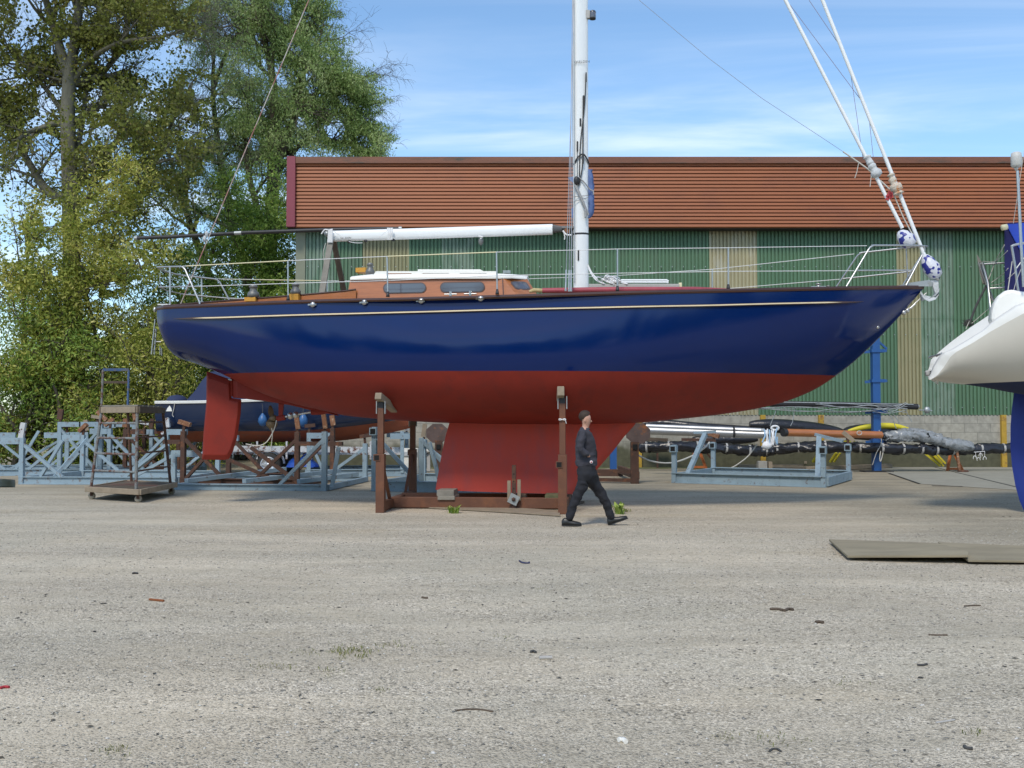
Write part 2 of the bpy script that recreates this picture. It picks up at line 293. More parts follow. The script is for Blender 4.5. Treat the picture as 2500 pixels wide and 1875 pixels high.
# ------------------------------------------------------------------ ground
def ground_mat():
    m = bpy.data.materials.new('gravel_yard'); m.use_nodes = True; t = m.node_tree; n = t.nodes; l = t.links; b = n['Principled BSDF']
    b.inputs['Roughness'].default_value = .92; b.inputs['Specular IOR Level'].default_value = .25
    tcd = n.new('ShaderNodeTexCoord')
    def noise(scale, detail=5, st=(1, 1, 1), rough=.6, dist=0):
        mp = n.new('ShaderNodeMapping'); mp.inputs['Scale'].default_value = st; l.new(tcd.outputs['Object'], mp.inputs[0])
        z = n.new('ShaderNodeTexNoise'); z.inputs['Scale'].default_value = scale; z.inputs['Detail'].default_value = detail; z.inputs['Roughness'].default_value = rough; z.inputs['Distortion'].default_value = dist
        l.new(mp.outputs[0], z.inputs['Vector']); return z.outputs['Fac']
    def rng_(v, lo, hi, a=0, bb=1):
        r = n.new('ShaderNodeMapRange'); r.interpolation_type = 'SMOOTHSTEP'; r.inputs['From Min'].default_value = lo; r.inputs['From Max'].default_value = hi; r.inputs['To Min'].default_value = a; r.inputs['To Max'].default_value = bb; l.new(v, r.inputs['Value']); return r.outputs[0]
    def mix(fac, a, c, mode='MIX'):
        x = n.new('ShaderNodeMixRGB'); x.blend_type = mode
        if isinstance(fac, float): x.inputs[0].default_value = fac
        else: l.new(fac, x.inputs[0])
        for k, q in ((1, a), (2, c)):
            if isinstance(q, tuple): x.inputs[k].default_value = (*q, 1)
            else: l.new(q, x.inputs[k])
        return x.outputs[0]
    # stones: voronoi cells at two sizes
    def stones(sc):
        v = n.new('ShaderNodeTexVoronoi'); v.inputs['Scale'].default_value = sc; v.inputs['Randomness'].default_value = 1
        l.new(tcd.outputs['Object'], v.inputs['Vector']); s = n.new('ShaderNodeSeparateColor'); l.new(v.outputs['Color'], s.inputs[0]); return v.outputs['Distance'], s.outputs[0], s.outputs[1]
    d1, r1, g1 = stones(62); d2, r2, g2 = stones(135)
    dust = mix(rng_(noise(.8, 4), .35, .7), (0.53, 0.49, 0.41), (0.47, 0.45, 0.39))
    ramp = n.new('ShaderNodeValToRGB'); l.new(r1, ramp.inputs[0]); e = ramp.color_ramp.elements
    e[0].color = (.12, .115, .105, 1); e[1].color = (.82, .79, .73, 1)
    for p_, c_ in ((.15, (.24, .225, .20)), (.42, (.40, .375, .325)), (.72, (.49, .46, .40)), (.90, (.60, .57, .50))): x = e.new(p_); x.color = (*c_, 1)
    ramp2 = n.new('ShaderNodeValToRGB'); l.new(r2, ramp2.inputs[0]); e = ramp2.color_ramp.elements
    e[0].color = (.16, .15, .14, 1); e[1].color = (.74, .71, .65, 1); x = e.new(.5); x.color = (.45, .425, .37, 1)
    grav = mix(rng_(noise(9, 3), .42, .58), ramp.outputs[0], ramp2.outputs[0])
    # tracks of dust running roughly across the picture
    trk = rng_(noise(.42, 6, (.30, .9, 1), .6, .7), .46, .70, 0, .8)
    fine = noise(70, 4, rough=.8)
    dustg = mix(rng_(fine, .3, .75, 0, .6), dust, (.30, .285, .25))
    cov = mix(.9, (0, 0, 0), trk)
    col = mix(rng_(noise(1.6, 5, (.4, 1.2, 1)), .30, .66, .0, .55), grav, dustg)
    col = mix(cov, col, mix(rng_(noise(22, 6, rough=.85), .46, .66, .1, .9), dust, grav))
    col = mix(rng_(noise(6, 7, (.55, 1.5, 1), .8), .35, .68, 0, .35), col, mix(1.0, col, (.74, .73, .70), 'MULTIPLY'))
    strk = rng_(noise(.9, 7, (.22, 1.3, 1), .62, .5), .40, .66)
    col = mix(strk, mix(1.0, col, (.89, .88, .865), 'MULTIPLY'), mix(1.0, col, (1.06, 1.05, 1.04), 'MULTIPLY'))
    col = mix(rng_(noise(2.4, 7, (.35, 1.2, 1), .7, .3), .54, .74, 0, .45), col, mix(1.0, col, (.78, .77, .75), 'MULTIPLY'))
    # cooler grey and warmer areas, sparse moss tint
    col = mix(rng_(noise(.16, 3, (1, 1, 1)), .40, .62, 0, .55), col, mix(1.0, col, (.88, .92, .95), 'MULTIPLY'))
    col = mix(rng_(noise(.33, 6, (.5, 1.4, 1)), .57, .72, 0, .5), col, mix(1.0, col, (.80, .74, .62), 'MULTIPLY'))
    # dark specks of litter
    sp = n.new('ShaderNodeTexVoronoi'); sp.inputs['Scale'].default_value = 9; mps = n.new('ShaderNodeMapping'); mps.inputs['Scale'].default_value = (.8, 1.6, 1); l.new(tcd.outputs['Object'], mps.inputs[0]); l.new(mps.outputs[0], sp.inputs['Vector'])
    sps = n.new('ShaderNodeSeparateColor'); l.new(sp.outputs['Color'], sps.inputs[0])
    a1 = rng_(sp.outputs['Distance'], .10, .16, 1, 0); a2 = rng_(sps.outputs[0], .66, .7); mul = n.new('ShaderNodeMath'); mul.operation = 'MULTIPLY'; l.new(a1, mul.inputs[0]); l.new(a2, mul.inputs[1])
    col = mix(rng_(mul.outputs[0], 0, 1, 0, .7), col, (.085, .08, .07))
    # soft shade of the white yacht toward the right, painted into the ground
    gx = n.new('ShaderNodeSeparateXYZ'); l.new(tcd.outputs['Object'], gx.inputs[0])
    sx = rng_(gx.outputs[0], 2.5, 8.0); sy = rng_(gx.outputs[1], 10.5, 13.0); ms = n.new('ShaderNodeMath'); ms.operation = 'MULTIPLY'; l.new(sx, ms.inputs[0]); l.new(sy, ms.inputs[1])
    ms2 = n.new('ShaderNodeMath'); ms2.operation = 'MULTIPLY'; l.new(ms.outputs[0], ms2.inputs[0]); l.new(rng_(noise(.5, 5, (.35, 1.2, 1)), .30, .62, .25, .9), ms2.inputs[1])
    col = mix(ms2.outputs[0], col, mix(1.0, col, (.66, .66, .64), 'MULTIPLY'))
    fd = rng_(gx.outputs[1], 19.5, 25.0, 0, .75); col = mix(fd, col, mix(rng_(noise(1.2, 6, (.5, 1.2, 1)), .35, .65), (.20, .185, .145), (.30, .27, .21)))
    col = mix(1.0, col, (1.15, 1.075, .96), 'MULTIPLY')
    l.new(col, b.inputs['Base Color'])
    h1 = n.new('ShaderNodeMath'); h1.operation = 'MULTIPLY'; l.new(rng_(d1, 0, .6, 1, 0), h1.inputs[0]); l.new(rng_(trk, 0, 1, 1, .25), h1.inputs[1])
    bp = n.new('ShaderNodeBump'); bp.inputs['Strength'].default_value = .9; bp.inputs['Distance'].default_value = .010; l.new(h1.outputs[0], bp.inputs['Height'])
    b2 = n.new('ShaderNodeBump'); b2.inputs['Strength'].default_value = .5; b2.inputs['Distance'].default_value = .05; l.new(noise(2.2, 6, (.5, 1, 1)), b2.inputs['Height']); l.new(bp.outputs[0], b2.inputs['Normal'])
    l.new(b2.outputs[0], b.inputs['Normal']); return m
g = MB()
def gh(x, y):      # very gentle undulation in front of the boats
    k = min(1, max(0, (13.5-y)/4)) * min(1, max(0, (y+6)/4)); return k*0.018*(math.sin(x*.9+y*.6)+math.sin(y*2.1-x*.35)*.6-1.7)
xs = [-400, -200, -90, -40, -25]+[-18+i*.3 for i in range(121)]+[25, 40, 90, 200, 400]
ys = [-300, -120, -50, -20, -8]+[-6+i*.2 for i in range(100)]+[16+i for i in range(0, 30, 3)]+[60, 120, 260, 500, 900]
g.grid([[Vector((x, y, gh(x, y))) for x in xs] for y in ys])
o = g.build('ground', ground_mat(), recalc=False); tag(o, kind='structure')
# loose stones
rs = np.random.RandomState(5)
def rocks(n, xr, yr, smin, smax, name, seed):
    r = np.random.RandomState(seed)
    y = yr[0]+(yr[1]-yr[0])*r.rand(n)**1.5; x = (r.rand(n)*2-1)*(.56*y+.4)
    base = np.array([(1,0,0),(.3,.95,0),(-.8,.6,0),(-.8,-.6,0),(.3,-.95,0),(.1,.05,.62),(0,0,-.4)], float)
    fs = []
    for i in range(5): fs += [(i, (i+1) % 5, 5), ((i+1) % 5, i, 6)]
    fs = np.array(fs); s = smin+(smax-smin)*r.rand(n)**2.5; an = r.rand(n)*6.28
    V = base[None]*(.75+.5*r.rand(n, 7, 1))*s[:, None, None]*np.stack([.8+.6*r.rand(n), .7+.4*r.rand(n), .55+.5*r.rand(n)], 1)[:, None, :]
    ca, sa = np.cos(an)[:, None], np.sin(an)[:, None]; X = V[..., 0]*ca-V[..., 1]*sa; Y = V[..., 0]*sa+V[..., 1]*ca
    zz = np.array([gh(a, b_) for a, b_ in zip(x, y)])
    V = np.stack([X+x[:, None], Y+y[:, None], V[..., 2]+zz[:, None]+.001], -1).reshape(-1, 3)
    Fa = (fs[None]+(np.arange(n)*7)[:, None, None]).reshape(-1, 3)
    me = bpy.data.meshes.new(name); me.vertices.add(len(V)); me.vertices.foreach_set('co', V.ravel()); me.loops.add(Fa.size); me.loops.foreach_set('vertex_index', Fa.ravel().astype(np.int32))
    me.polygons.add(len(Fa)); me.polygons.foreach_set('loop_start', np.arange(0, Fa.size, 3, dtype=np.int32)); me.polygons.foreach_set('loop_total', np.full(len(Fa), 3, np.int32)); me.update(calc_edges=True)
    at = me.attributes.new('tone', 'FLOAT', 'FACE'); at.data.foreach_set('value', np.repeat(r.rand(n), 10).astype(np.float32))
    o = bpy.data.objects.new(name, me); COL.objects.link(o); return o
m_stone = leafmat('loose_stone', [(.10, .10, .095), (.24, .23, .21), (.36, .34, .29), (.45, .42, .35), (.60, .58, .54)], tr=0.0, rough=.9)
o = rocks(26000, None, (3.6, 15), .003, .013, 'gravel', 11); o.data.materials.append(m_stone); tag(o, 'loose grey gravel chips strewn over the yard', 'gravel', kind='stuff')

# concrete apron and mossy strip beside the shed, to the right
YB = 34.4
ap = MB(); q = [G(2130, 1141), G(2245, 1182), G(2560, 1202), G(2900, 1200), G(2700, 1141)]
ap.prism([p+Vector((0, 0, .004)) for p in q], (0, 0, .008))
o = ap.build('concrete_apron', M('apron_concrete', (0.27, 0.255, 0.205), .9, var=.2, vs=1.5, bump=.2), None); tag(o, kind='structure')
jt = MB()
for (a, b_) in (((2170, 1156), (2245, 1182)), ((2280, 1141), (2480, 1190)), ((2275, 1187), (2350, 1189))):
    p, q_ = G(*a), G(*b_); jt.beam(p+Vector((0, 0, .014)), q_+Vector((0, 0, .014)), .05, .008)
o = jt.build('apron_joint', m_dark); tag(o, kind='structure')
ms_ = MB(); rows = []
for i in range(90):
    x = -8+i*.42; rows.append([Vector((x, YB-.02, .006)), Vector((x, YB-1.0-.5*math.sin(i*1.7)*math.sin(i*.41), .006))])
ms_.grid(rows, False)
o = ms_.build('moss_strip', M('damp_moss_ground', (0.085, 0.10, 0.028), .95, var=.5, vs=3, bump=.6, bs=8, col2=(.17, .15, .10), lo=.5, hi=.62, ms=2)); tag(o, kind='structure')

# ------------------------------------------------------------------ warehouse
XL = P(722, 700, YB).x; XR = 30.0
ztop = P(1400, 385, YB-.55).z; zcap = P(1400, 399, YB-.55).z; zfb = P(1400, 553, YB-.55).z; zcl = P(2100, 1013, YB).z
sh = thing('warehouse', 'long corrugated shed with rust red fascia over green cladding and pale panels', 'warehouse', (XL, YB, 0))
def corr_vertical(x0, x1, z0, z1, y, pitch=.127, depth=.055, gw=.042):
    b = MB(); pr = []; x = x0
    while x < x1-1e-6:
        for (dx_, dy_) in ((0, 0), (pitch-gw-.02, 0), (pitch-gw-.008, depth), (pitch-.012, depth)):
            if x+dx_ < x1: pr.append((x+dx_, y+dy_))
        x += pitch
    pr.append((x1, y)); b.grid([[Vector((u, v, z0)) for u, v in pr], [Vector((u, v, z1)) for u, v in pr]], False); return b
def clad(name, col, var=.12, col2=None, **k):
    return M(name, col, .6, var=var, vs=.7, stretch=(1, 1, .35), col2=col2, **k)
m_grn = clad('green_cladding', (0.082, 0.165, 0.092), .13, (0.10, 0.148, 0.10), lo=.5, hi=.75, ms=1.1)
m_crm = clad('pale_translucent_panel', (0.34, 0.31, 0.19), .28, (0.42, 0.42, 0.36), lo=.5, hi=.72, ms=1.5)
m_crm2 = clad('mossy_translucent_panel', (0.27, 0.25, 0.14), .28, (0.20, 0.21, 0.11), lo=.5, hi=.7, ms=1.5)
m_wth = clad('faded_green_panel', (0.17, 0.24, 0.18), .22, (0.10, 0.18, 0.115), lo=.45, hi=.6, ms=3)
pan = [(745, 815, 'w', 'faded grey green panel'), (815, 885, 'g', 0), (885, 998, 'c2', 'pale yellowish translucent panel'), (998, 1078, 'g', 0), (1078, 1158, 'w', 'faded striped panel'), (1158, 1733, 'g', 0), (1733, 1850, 'c', 'pale translucent panel'),
       (1850, 2191, 'g', 0), (2191, 2249, 'c2', 'yellowish weathered panel'), (2249, 2330, 'w', 'faded green panel'), (2330, 3400, 'g', 0)]
for a, b_, k, lb in pan:
    xa, xb = P(a, 800, YB).x, P(b_, 800, YB).x
    corr_vertical(xa, xb, zcl, zfb+.3, YB).build('cladding_panel', {'g': m_grn, 'c': m_crm, 'c2': m_crm2, 'w': m_wth}[k], sh, lb or None, recalc=False)
b = MB(); b.box((P(733, 800, YB).x, YB+.02, (zfb+.2)/2), (.33, .16, zfb+.2)); b.build('corner_flashing', M('olive_grey_flashing', (.19, .20, .14), .6, var=.1), sh)
# fascia (horizontal ribs), top cap, end trim, soffit
yF = YB-.55; xf0, xf1 = P(722, 480, yF).x, XR
pr = []; z = zcap; pitch = .1225
while z > zfb:
    pr += [(yF+.012, z), (yF, z-.084), (yF+.09, z-.086), (yF+.09, z-.118)]; z -= pitch
pr.append((yF, zfb))
b = MB(); b.grid([[Vector((xf0, y, z)) for y, z in pr], [Vector((xf1, y, z)) for y, z in pr]], False)
m_fas = M('rust_red_fascia', (0.31, 0.100, 0.036), .55, var=.12, vs=.6, stretch=(.3, 1, 1), col2=(0.21, 0.07, 0.036), lo=.5, hi=.75, ms=1.0)
b.build('fascia', m_fas, sh, recalc=False)
b = MB(); b.box(((xf0+xf1)/2, yF-.03, (ztop+zcap)/2), (xf1-xf0, .12, ztop-zcap+.02))
b.build('roof_cap', M('stained_ridge_cap', (0.175, 0.068, 0.038), .6, var=.2, vs=.9, stretch=(.5, 1, 3), col2=(.075, .05, .035), lo=.5, hi=.66, ms=2.2), sh)
x0t = P(701.5, 480, yF).x
b = MB(); b.box(((x0t+xf0)/2, yF+.05, (ztop+zfb)/2-.0), (xf0-x0t, .34, ztop-zfb+.05)); b.build('end_trim', M('magenta_red_trim', (0.21, 0.034, 0.052), .45, var=.12, vs=1.2), sh, 'magenta red end trim')
b = MB(); b.box(((x0t+xf1)/2, yF+.36, zfb-.03), (xf1-x0t, .56, .05)); b.build('soffit', M('dark_soffit', (.035, .03, .026), .8), sh)
b = MB(); b.prism([(XL-.1, YB-.25, ztop-.1), (XL-.1, YB+22, ztop-.1), (XL-.1, YB+11, ztop-.05+.02)], (XR-XL, 0, 0)); b.build('roof', m_greyp, sh)
b = MB(); b.box((XL+.05, YB+11.1, ztop/2-.1), (.08, 21.8, ztop-.3)); b.box((XR, YB+11.1, ztop/2-.1), (.08, 21.8, ztop-.3)); b.box(((XL+XR)/2, YB+22, ztop/2-.1), (XR-XL, .08, ztop-.3)); b.build('side_wall', m_grn, sh)
def block_mat():
    m = bpy.data.materials.new('concrete_block_wall'); m.use_nodes = True; t = m.node_tree; n = t.nodes; l = t.links; bs = n['Principled BSDF']; bs.inputs['Roughness'].default_value = .9
    tcd = n.new('ShaderNodeTexCoord'); sp = n.new('ShaderNodeSeparateXYZ'); l.new(tcd.outputs['Object'], sp.inputs[0]); cb = n.new('ShaderNodeCombineXYZ'); l.new(sp.outputs[0], cb.inputs[0]); l.new(sp.outputs[2], cb.inputs[1])
    br = n.new('ShaderNodeTexBrick'); l.new(cb.outputs[0], br.inputs['Vector']); br.inputs['Scale'].default_value = 1; br.inputs['Brick Width'].default_value = .9; br.inputs['Row Height'].default_value = .30; br.inputs['Mortar Size'].default_value = .009; br.inputs['Bias'].default_value = 0
    br.inputs['Color1'].default_value = (.345, .325, .27, 1); br.inputs['Color2'].default_value = (.30, .285, .24, 1); br.inputs['Mortar'].default_value = (.20, .19, .16, 1)
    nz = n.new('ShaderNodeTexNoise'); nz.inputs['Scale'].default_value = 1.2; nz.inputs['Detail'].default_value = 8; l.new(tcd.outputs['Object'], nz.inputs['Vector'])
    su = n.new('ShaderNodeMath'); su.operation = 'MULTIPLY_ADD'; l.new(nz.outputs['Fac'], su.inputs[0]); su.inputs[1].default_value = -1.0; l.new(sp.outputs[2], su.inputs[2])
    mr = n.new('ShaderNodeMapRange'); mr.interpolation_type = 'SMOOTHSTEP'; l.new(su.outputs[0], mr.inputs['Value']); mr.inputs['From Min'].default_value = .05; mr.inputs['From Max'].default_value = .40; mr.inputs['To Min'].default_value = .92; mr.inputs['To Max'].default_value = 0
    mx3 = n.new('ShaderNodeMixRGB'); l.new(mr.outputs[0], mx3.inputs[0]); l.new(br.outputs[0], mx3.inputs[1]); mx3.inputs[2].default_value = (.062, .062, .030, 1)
    n2 = n.new('ShaderNodeTexNoise'); n2.inputs['Scale'].default_value = 6; n2.inputs['Detail'].default_value = 8; l.new(tcd.outputs['Object'], n2.inputs['Vector'])
    m4 = n.new('ShaderNodeMixRGB'); m4.blend_type = 'OVERLAY'; m4.inputs[0].default_value = .5; l.new(mx3.outputs[0], m4.inputs[1]); l.new(n2.outputs['Fac'], m4.inputs[2]); l.new(m4.outputs[0], bs.inputs['Base Color']); return m
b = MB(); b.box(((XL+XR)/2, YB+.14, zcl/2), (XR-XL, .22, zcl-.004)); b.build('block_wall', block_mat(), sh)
for zb_ in (2.05, 4.55, 6.9):
    b = MB(); x_ = XL+.35+.0425
    while x_ < XR-.5:
        b.box((x_, YB-.006, zb_), (.03, .02, .03)); x_ += .381
    bo_ = b.build('cladding_bolts', m_galv, sh, recalc=False); bo_['kind'] = 'stuff'
b = MB(); b.beam((XL+.4, YB-.004, 5.1), (XR, YB-.004, 5.1), .012, .010); b.build('sheet_lap', m_grn, sh)
for (px, ya, yb_) in ((2004, 1010, 1045), (2449, 1020, 1141), (1862, 1015, 1141), (1560, 1015, 1141)):
    b = MB(); b.box((P(px, 1050, YB).x, YB-.02, zcl/2), (.17, .12, zcl)); b.build('steel_stanchion', m_yrust, sh, 'yellow ochre steel stanchion')

# ------------------------------------------------------------------ trees
def leaves(pts, size, name, mat, parent, seed, aspect=.55, droop=0.0, flat=.0):
    r = np.random.RandomState(seed); pts = np.asarray(pts, float); n = len(pts)
    d = r.normal(size=(n, 3)); d[:, 2] -= droop*2; d /= np.linalg.norm(d, axis=1)[:, None]
    q = r.normal(size=(n, 3)); u = np.cross(d, q); u /= np.linalg.norm(u, axis=1)[:, None]
    s = size*(.6+.8*r.rand(n))[:, None]
    o0 = np.array(origin(parent)); c = pts-o0; nn = np.cross(d, u)
    V = np.stack([c-d*s*.5, c+u*s*.5*aspect+nn*s*.08, c+d*s*.5, c-u*s*.5*aspect+nn*s*.08], 1).reshape(-1, 3)
    me = bpy.data.meshes.new(name); me.vertices.add(4*n); me.vertices.foreach_set('co', V.ravel())
    me.loops.add(4*n); me.loops.foreach_set('vertex_index', np.arange(4*n, dtype=np.int32)); me.polygons.add(n)
    me.polygons.foreach_set('loop_start', np.arange(0, 4*n, 4, dtype=np.int32)); me.polygons.foreach_set('loop_total', np.full(n, 4, np.int32)); me.update(calc_edges=True)
    # clump-wise tone: smooth hash of position plus a random part
    f = np.sin(pts[:, 0]*1.9+seed)+np.sin(pts[:, 1]*1.3+seed*2)+np.sin(pts[:, 2]*2.3+seed*3)+np.sin((pts[:, 0]+pts[:, 2])*4.1)
    tone = np.clip(.45+.10*f+.22*r.normal(size=n), 0, 1)
    at = me.attributes.new('tone', 'FLOAT', 'FACE'); at.data.foreach_set('value', tone.astype(np.float32))
    me.materials.append(mat); o = bpy.data.objects.new(name, me); COL.objects.link(o); o.parent = parent; return o
class Grower:
    def __init__(s, seed, droop=0, wig=.22, kids=3, spread=.8, shrink=.62, up=.1): s.r = random.Random(seed); s.tb = MB(); s.tips = []; s.droop = droop; s.wig = wig; s.kids = kids; s.spread = spread; s.shrink = shrink; s.up = up
    def rv(s): return Vector((s.r.gauss(0, 1), s.r.gauss(0, 1), s.r.gauss(0, 1)))
    def limb(s, pts, r0, r1, lev, Lc, every=2, start=.25):
        pts = curve(pts, 4); n = len(pts); rs_ = [r0+(r1-r0)*i/(n-1) for i in range(n)]; s.tb.tube(pts, rs_, 7, cap=False)
        for i in range(1, n):
            if i/(n-1) < start or i % every: continue
            d = (pts[i]-pts[i-1]).normalized()
            for k in range(s.kids-1 if i < n-1 else s.kids):
                dd = (d*.6+s.rv()*s.spread*.6); dd.z += s.up; s.grow(pts[i], dd.normalized(), Lc*(.7+.6*s.r.random()), rs_[i]*.55, lev)
    def grow(s, p, d, Ln, r, lev):
        n = 4; pts = [p.copy()]; q = p.copy()
        for i in range(n):
            d = d+s.rv()*s.wig; d.z += s.up*.3-s.droop*(.16 if lev > 0 else .55)*(i+1)/n; d.normalize(); q = q+d*Ln/n; pts.append(q.copy())
        seg = 5 if lev > 0 else 3; s.tb.tube(pts, [r*(1-.6*i/n) for i in range(n+1)], seg, cap=False)
        if lev == 0: s.tips.append([tuple(x) for x in pts[1:]]); return
        for i in range(1, n+1):
            for k in range(s.kids if i == n else s.r.choice((1, 2))):
                dd = d*.7+s.rv()*s.spread*.55; dd.z += s.up; s.grow(pts[i], dd.normalized(), Ln*s.shrink*(.7+.5*s.r.random()), max(r*(1-.6*i/n)*.6, .006), lev-1)
    def leafpts(s, per, sd, seed, mask=None):
        r = np.random.RandomState(seed); T = np.array(s.tips).reshape(-1, 3)
        n = len(T); k = np.repeat(np.arange(n), per); pts = T[k]+r.normal(size=(len(k), 3))*sd
        if mask is not None: pts = pts[mask(pts)]
        return pts
# frame trees: projected pixel tests keep crowns to the outlines seen
def topx(pts):
    d = pts-np.array(CAM); fy = d@np.array(FW); return CX+F*d[:, 0]/fy, CY-F*(d@np.array(UP))/fy
# 1 poplar, near left
YP = 37.0
def PP(px, py, dy=0): return P(px, py, YP+dy)
pb = P(178, 1130, YP); pb.z = 0
t = thing('poplar_tree', 'tall poplar at far left with thick pale trunk and olive brown leaves', 'tree', pb)
g1 = Grower(3, wig=.2, kids=3, spread=.95, shrink=.6, up=.12)
g1.limb([pb, PP(175, 700), PP(170, 450), PP(165, 300), PP(168, 190)], .36, .24, 2, 2.2, every=4, start=.5)
g1.limb([PP(168, 190), PP(130, 60), PP(95, -80, .5), PP(80, -330, 1)], .20, .05, 2, 2.4)
g1.limb([PP(168, 190), PP(190, 40), PP(205, -120), PP(220, -350)], .22, .05, 2, 2.4)
g1.limb([PP(168, 215), PP(215, 150), PP(290, 105, -1), PP(390, 90, -1.5), PP(455, 70, -2)], .12, .03, 2, 1.7)
g1.limb([PP(170, 205), PP(235, 190, 1), PP(285, 130, 2), PP(320, 20, 2.5), PP(340, -120, 3)], .14, .04, 2, 2.0)
g1.limb([PP(165, 290), PP(110, 215, 1), PP(60, 160, 1), PP(0, 100, 1), PP(-80, 40, 1)], .11, .03, 2, 1.8)
g1.limb([PP(172, 480), PP(120, 470, 1), PP(60, 380, 1), PP(20, 310, 1), PP(-60, 240, 1)], .19, .06, 2, 1.7)
g1.limb([PP(172, 420, .4), PP(195, 330, .5), PP(215, 200, 1), PP(250, 60, 1)], .13, .05, 2, 1.8)
g1.limb([PP(172, 520), PP(240, 470, -.5), PP(330, 420, -1), PP(440, 380, -1.5)], .12, .03, 2, 1.7)
g1.limb([PP(172, 560), PP(280, 520, 1.5), PP(350, 440, 1.8), PP(420, 300, 2), PP(470, 200, 2)], .13, .04, 2, 1.7)
g1.tb.build('trunk', m_bark, t, recalc=False)
def mpop(p):
    x, y = topx(p); r = np.random.RandomState(9).rand(len(p))
    lim = np.where(y < 100, 470-.1*y, np.where(y < 170, 420, np.where(y < 600, 500, 400)))
    k = (x < lim+r*70-35+14*np.sin(y*.11)+9*np.sin(y*.31))
    k &= (np.sin(x*.052+y*.021)+np.sin(y*.061-x*.017)+np.sin((x+y)*.093)*.7 > -.85) | (r < .18)
    for (hx, hy, rx, ry) in ((360, 150, 78, 30), (110, 380, 45, 55), (60, 450, 50, 45), (320, 430, 40, 25), (255, 330, 32, 25), (70, 30, 32, 35), (110, 250, 20, 30), (395, 520, 30, 40)): k &= ~((((x-hx)/rx)**2+((y-hy)/ry)**2 < 1) & (r < .88))
    return k
lp = g1.leafpts(4, .40, 1, mpop); leaves(lp, .125, 'foliage', lf_pop, t, 2, aspect=.8); n_pop = len(lp)

# 2 willow, middle
YW = 44.0
def PW(px, py, dy=0): return P(px, py, YW+dy)
wb = P(650, 1100, YW); wb.z = 0
t = thing('willow_tree', 'tall feathery willow rising behind the shed corner with drooping pale green sprays', 'tree', wb)
g2 = Grower(8, droop=.8, wig=.26, kids=3, spread=.85, shrink=.62, up=.14)
g2.limb([wb, PW(655, 700), PW(665, 480), PW(672, 330), PW(665, 190), PW(640, 80), PW(600, -40)], .42, .05, 2, 2.3, every=2, start=.4)
g2.limb([PW(668, 420), PW(705, 330), PW(735, 220), PW(745, 120), PW(730, 60)], .19, .04, 2, 1.8)
g2.limb([PW(672, 300), PW(745, 260), PW(805, 235), PW(850, 225)], .12, .03, 2, 1.25)
g2.limb([PW(690, 380, .5), PW(770, 340), PW(850, 350), PW(895, 370)], .12, .03, 2, 1.2)
g2.limb([wb, PW(610, 720, 1), PW(570, 560, 1), PW(540, 400, 1), PW(520, 230, 1), PW(525, 90, 1)], .3, .05, 2, 2.0, start=.4)
g2.limb([PW(520, 220, 1), PW(560, 110, 1), PW(600, 60, 1), PW(640, 20, 1)], .1, .03, 2, 1.6)
g2.limb([wb, PW(540, 760, 2), PW(490, 620, 2), PW(455, 520, 2), PW(430, 440, 2), PW(400, 330, 2)], .26, .05, 2, 1.9, start=.35)
g2.limb([PW(655, 600, -1), PW(620, 480, -1), PW(600, 370, -1), PW(610, 260, -1)], .18, .05, 2, 1.9)
g2.limb([PW(668, 330), PW(730, 200), PW(775, 110), PW(790, 60)], .12, .03, 2, 1.35)
g2.limb([PW(672, 350), PW(760, 240), PW(830, 180), PW(875, 190)], .12, .03, 2, 1.3)
g2.limb([PW(680, 420, .5), PW(780, 300), PW(860, 270), PW(905, 290)], .11, .03, 2, 1.25)
g2.tb.build('trunk', m_barkd, t, recalc=False)
def mwil(p):
    x, y = topx(p); r = np.random.RandomState(4).rand(len(p))
    ey = [-400, -60, 0, 34, 100, 147, 192, 226, 260, 290, 320, 350, 400, 3000]; ex = [700, 760, 778, 788, 808, 838, 885, 908, 898, 882, 908, 935, 925, 900]
    k = r < np.clip((np.interp(y, ey, ex)+12*np.sin(y*.21)+8*np.sin(y*.083)+50-x)/110, 0, 1)**.8
    k &= (np.sin(x*.071+y*.031)+np.sin(y*.073-x*.023)+np.sin((x-y)*.113)*.7 > -1.25) | (r < .25)
    for (hx, hy, rx, ry) in ((545, 60, 20, 30), (480, 330, 30, 22), (700, 30, 12, 32), (820, 320, 22, 28), (760, 190, 16, 16)): k &= ~((((x-hx)/rx)**2+((y-hy)/ry)**2 < 1) & (r < .8))
    return k
lp = g2.leafpts(8, .19, 3, mwil); leaves(lp, .135, 'foliage', lf_wil, t, 5, aspect=.28, droop=.6); n_wil = len(lp)

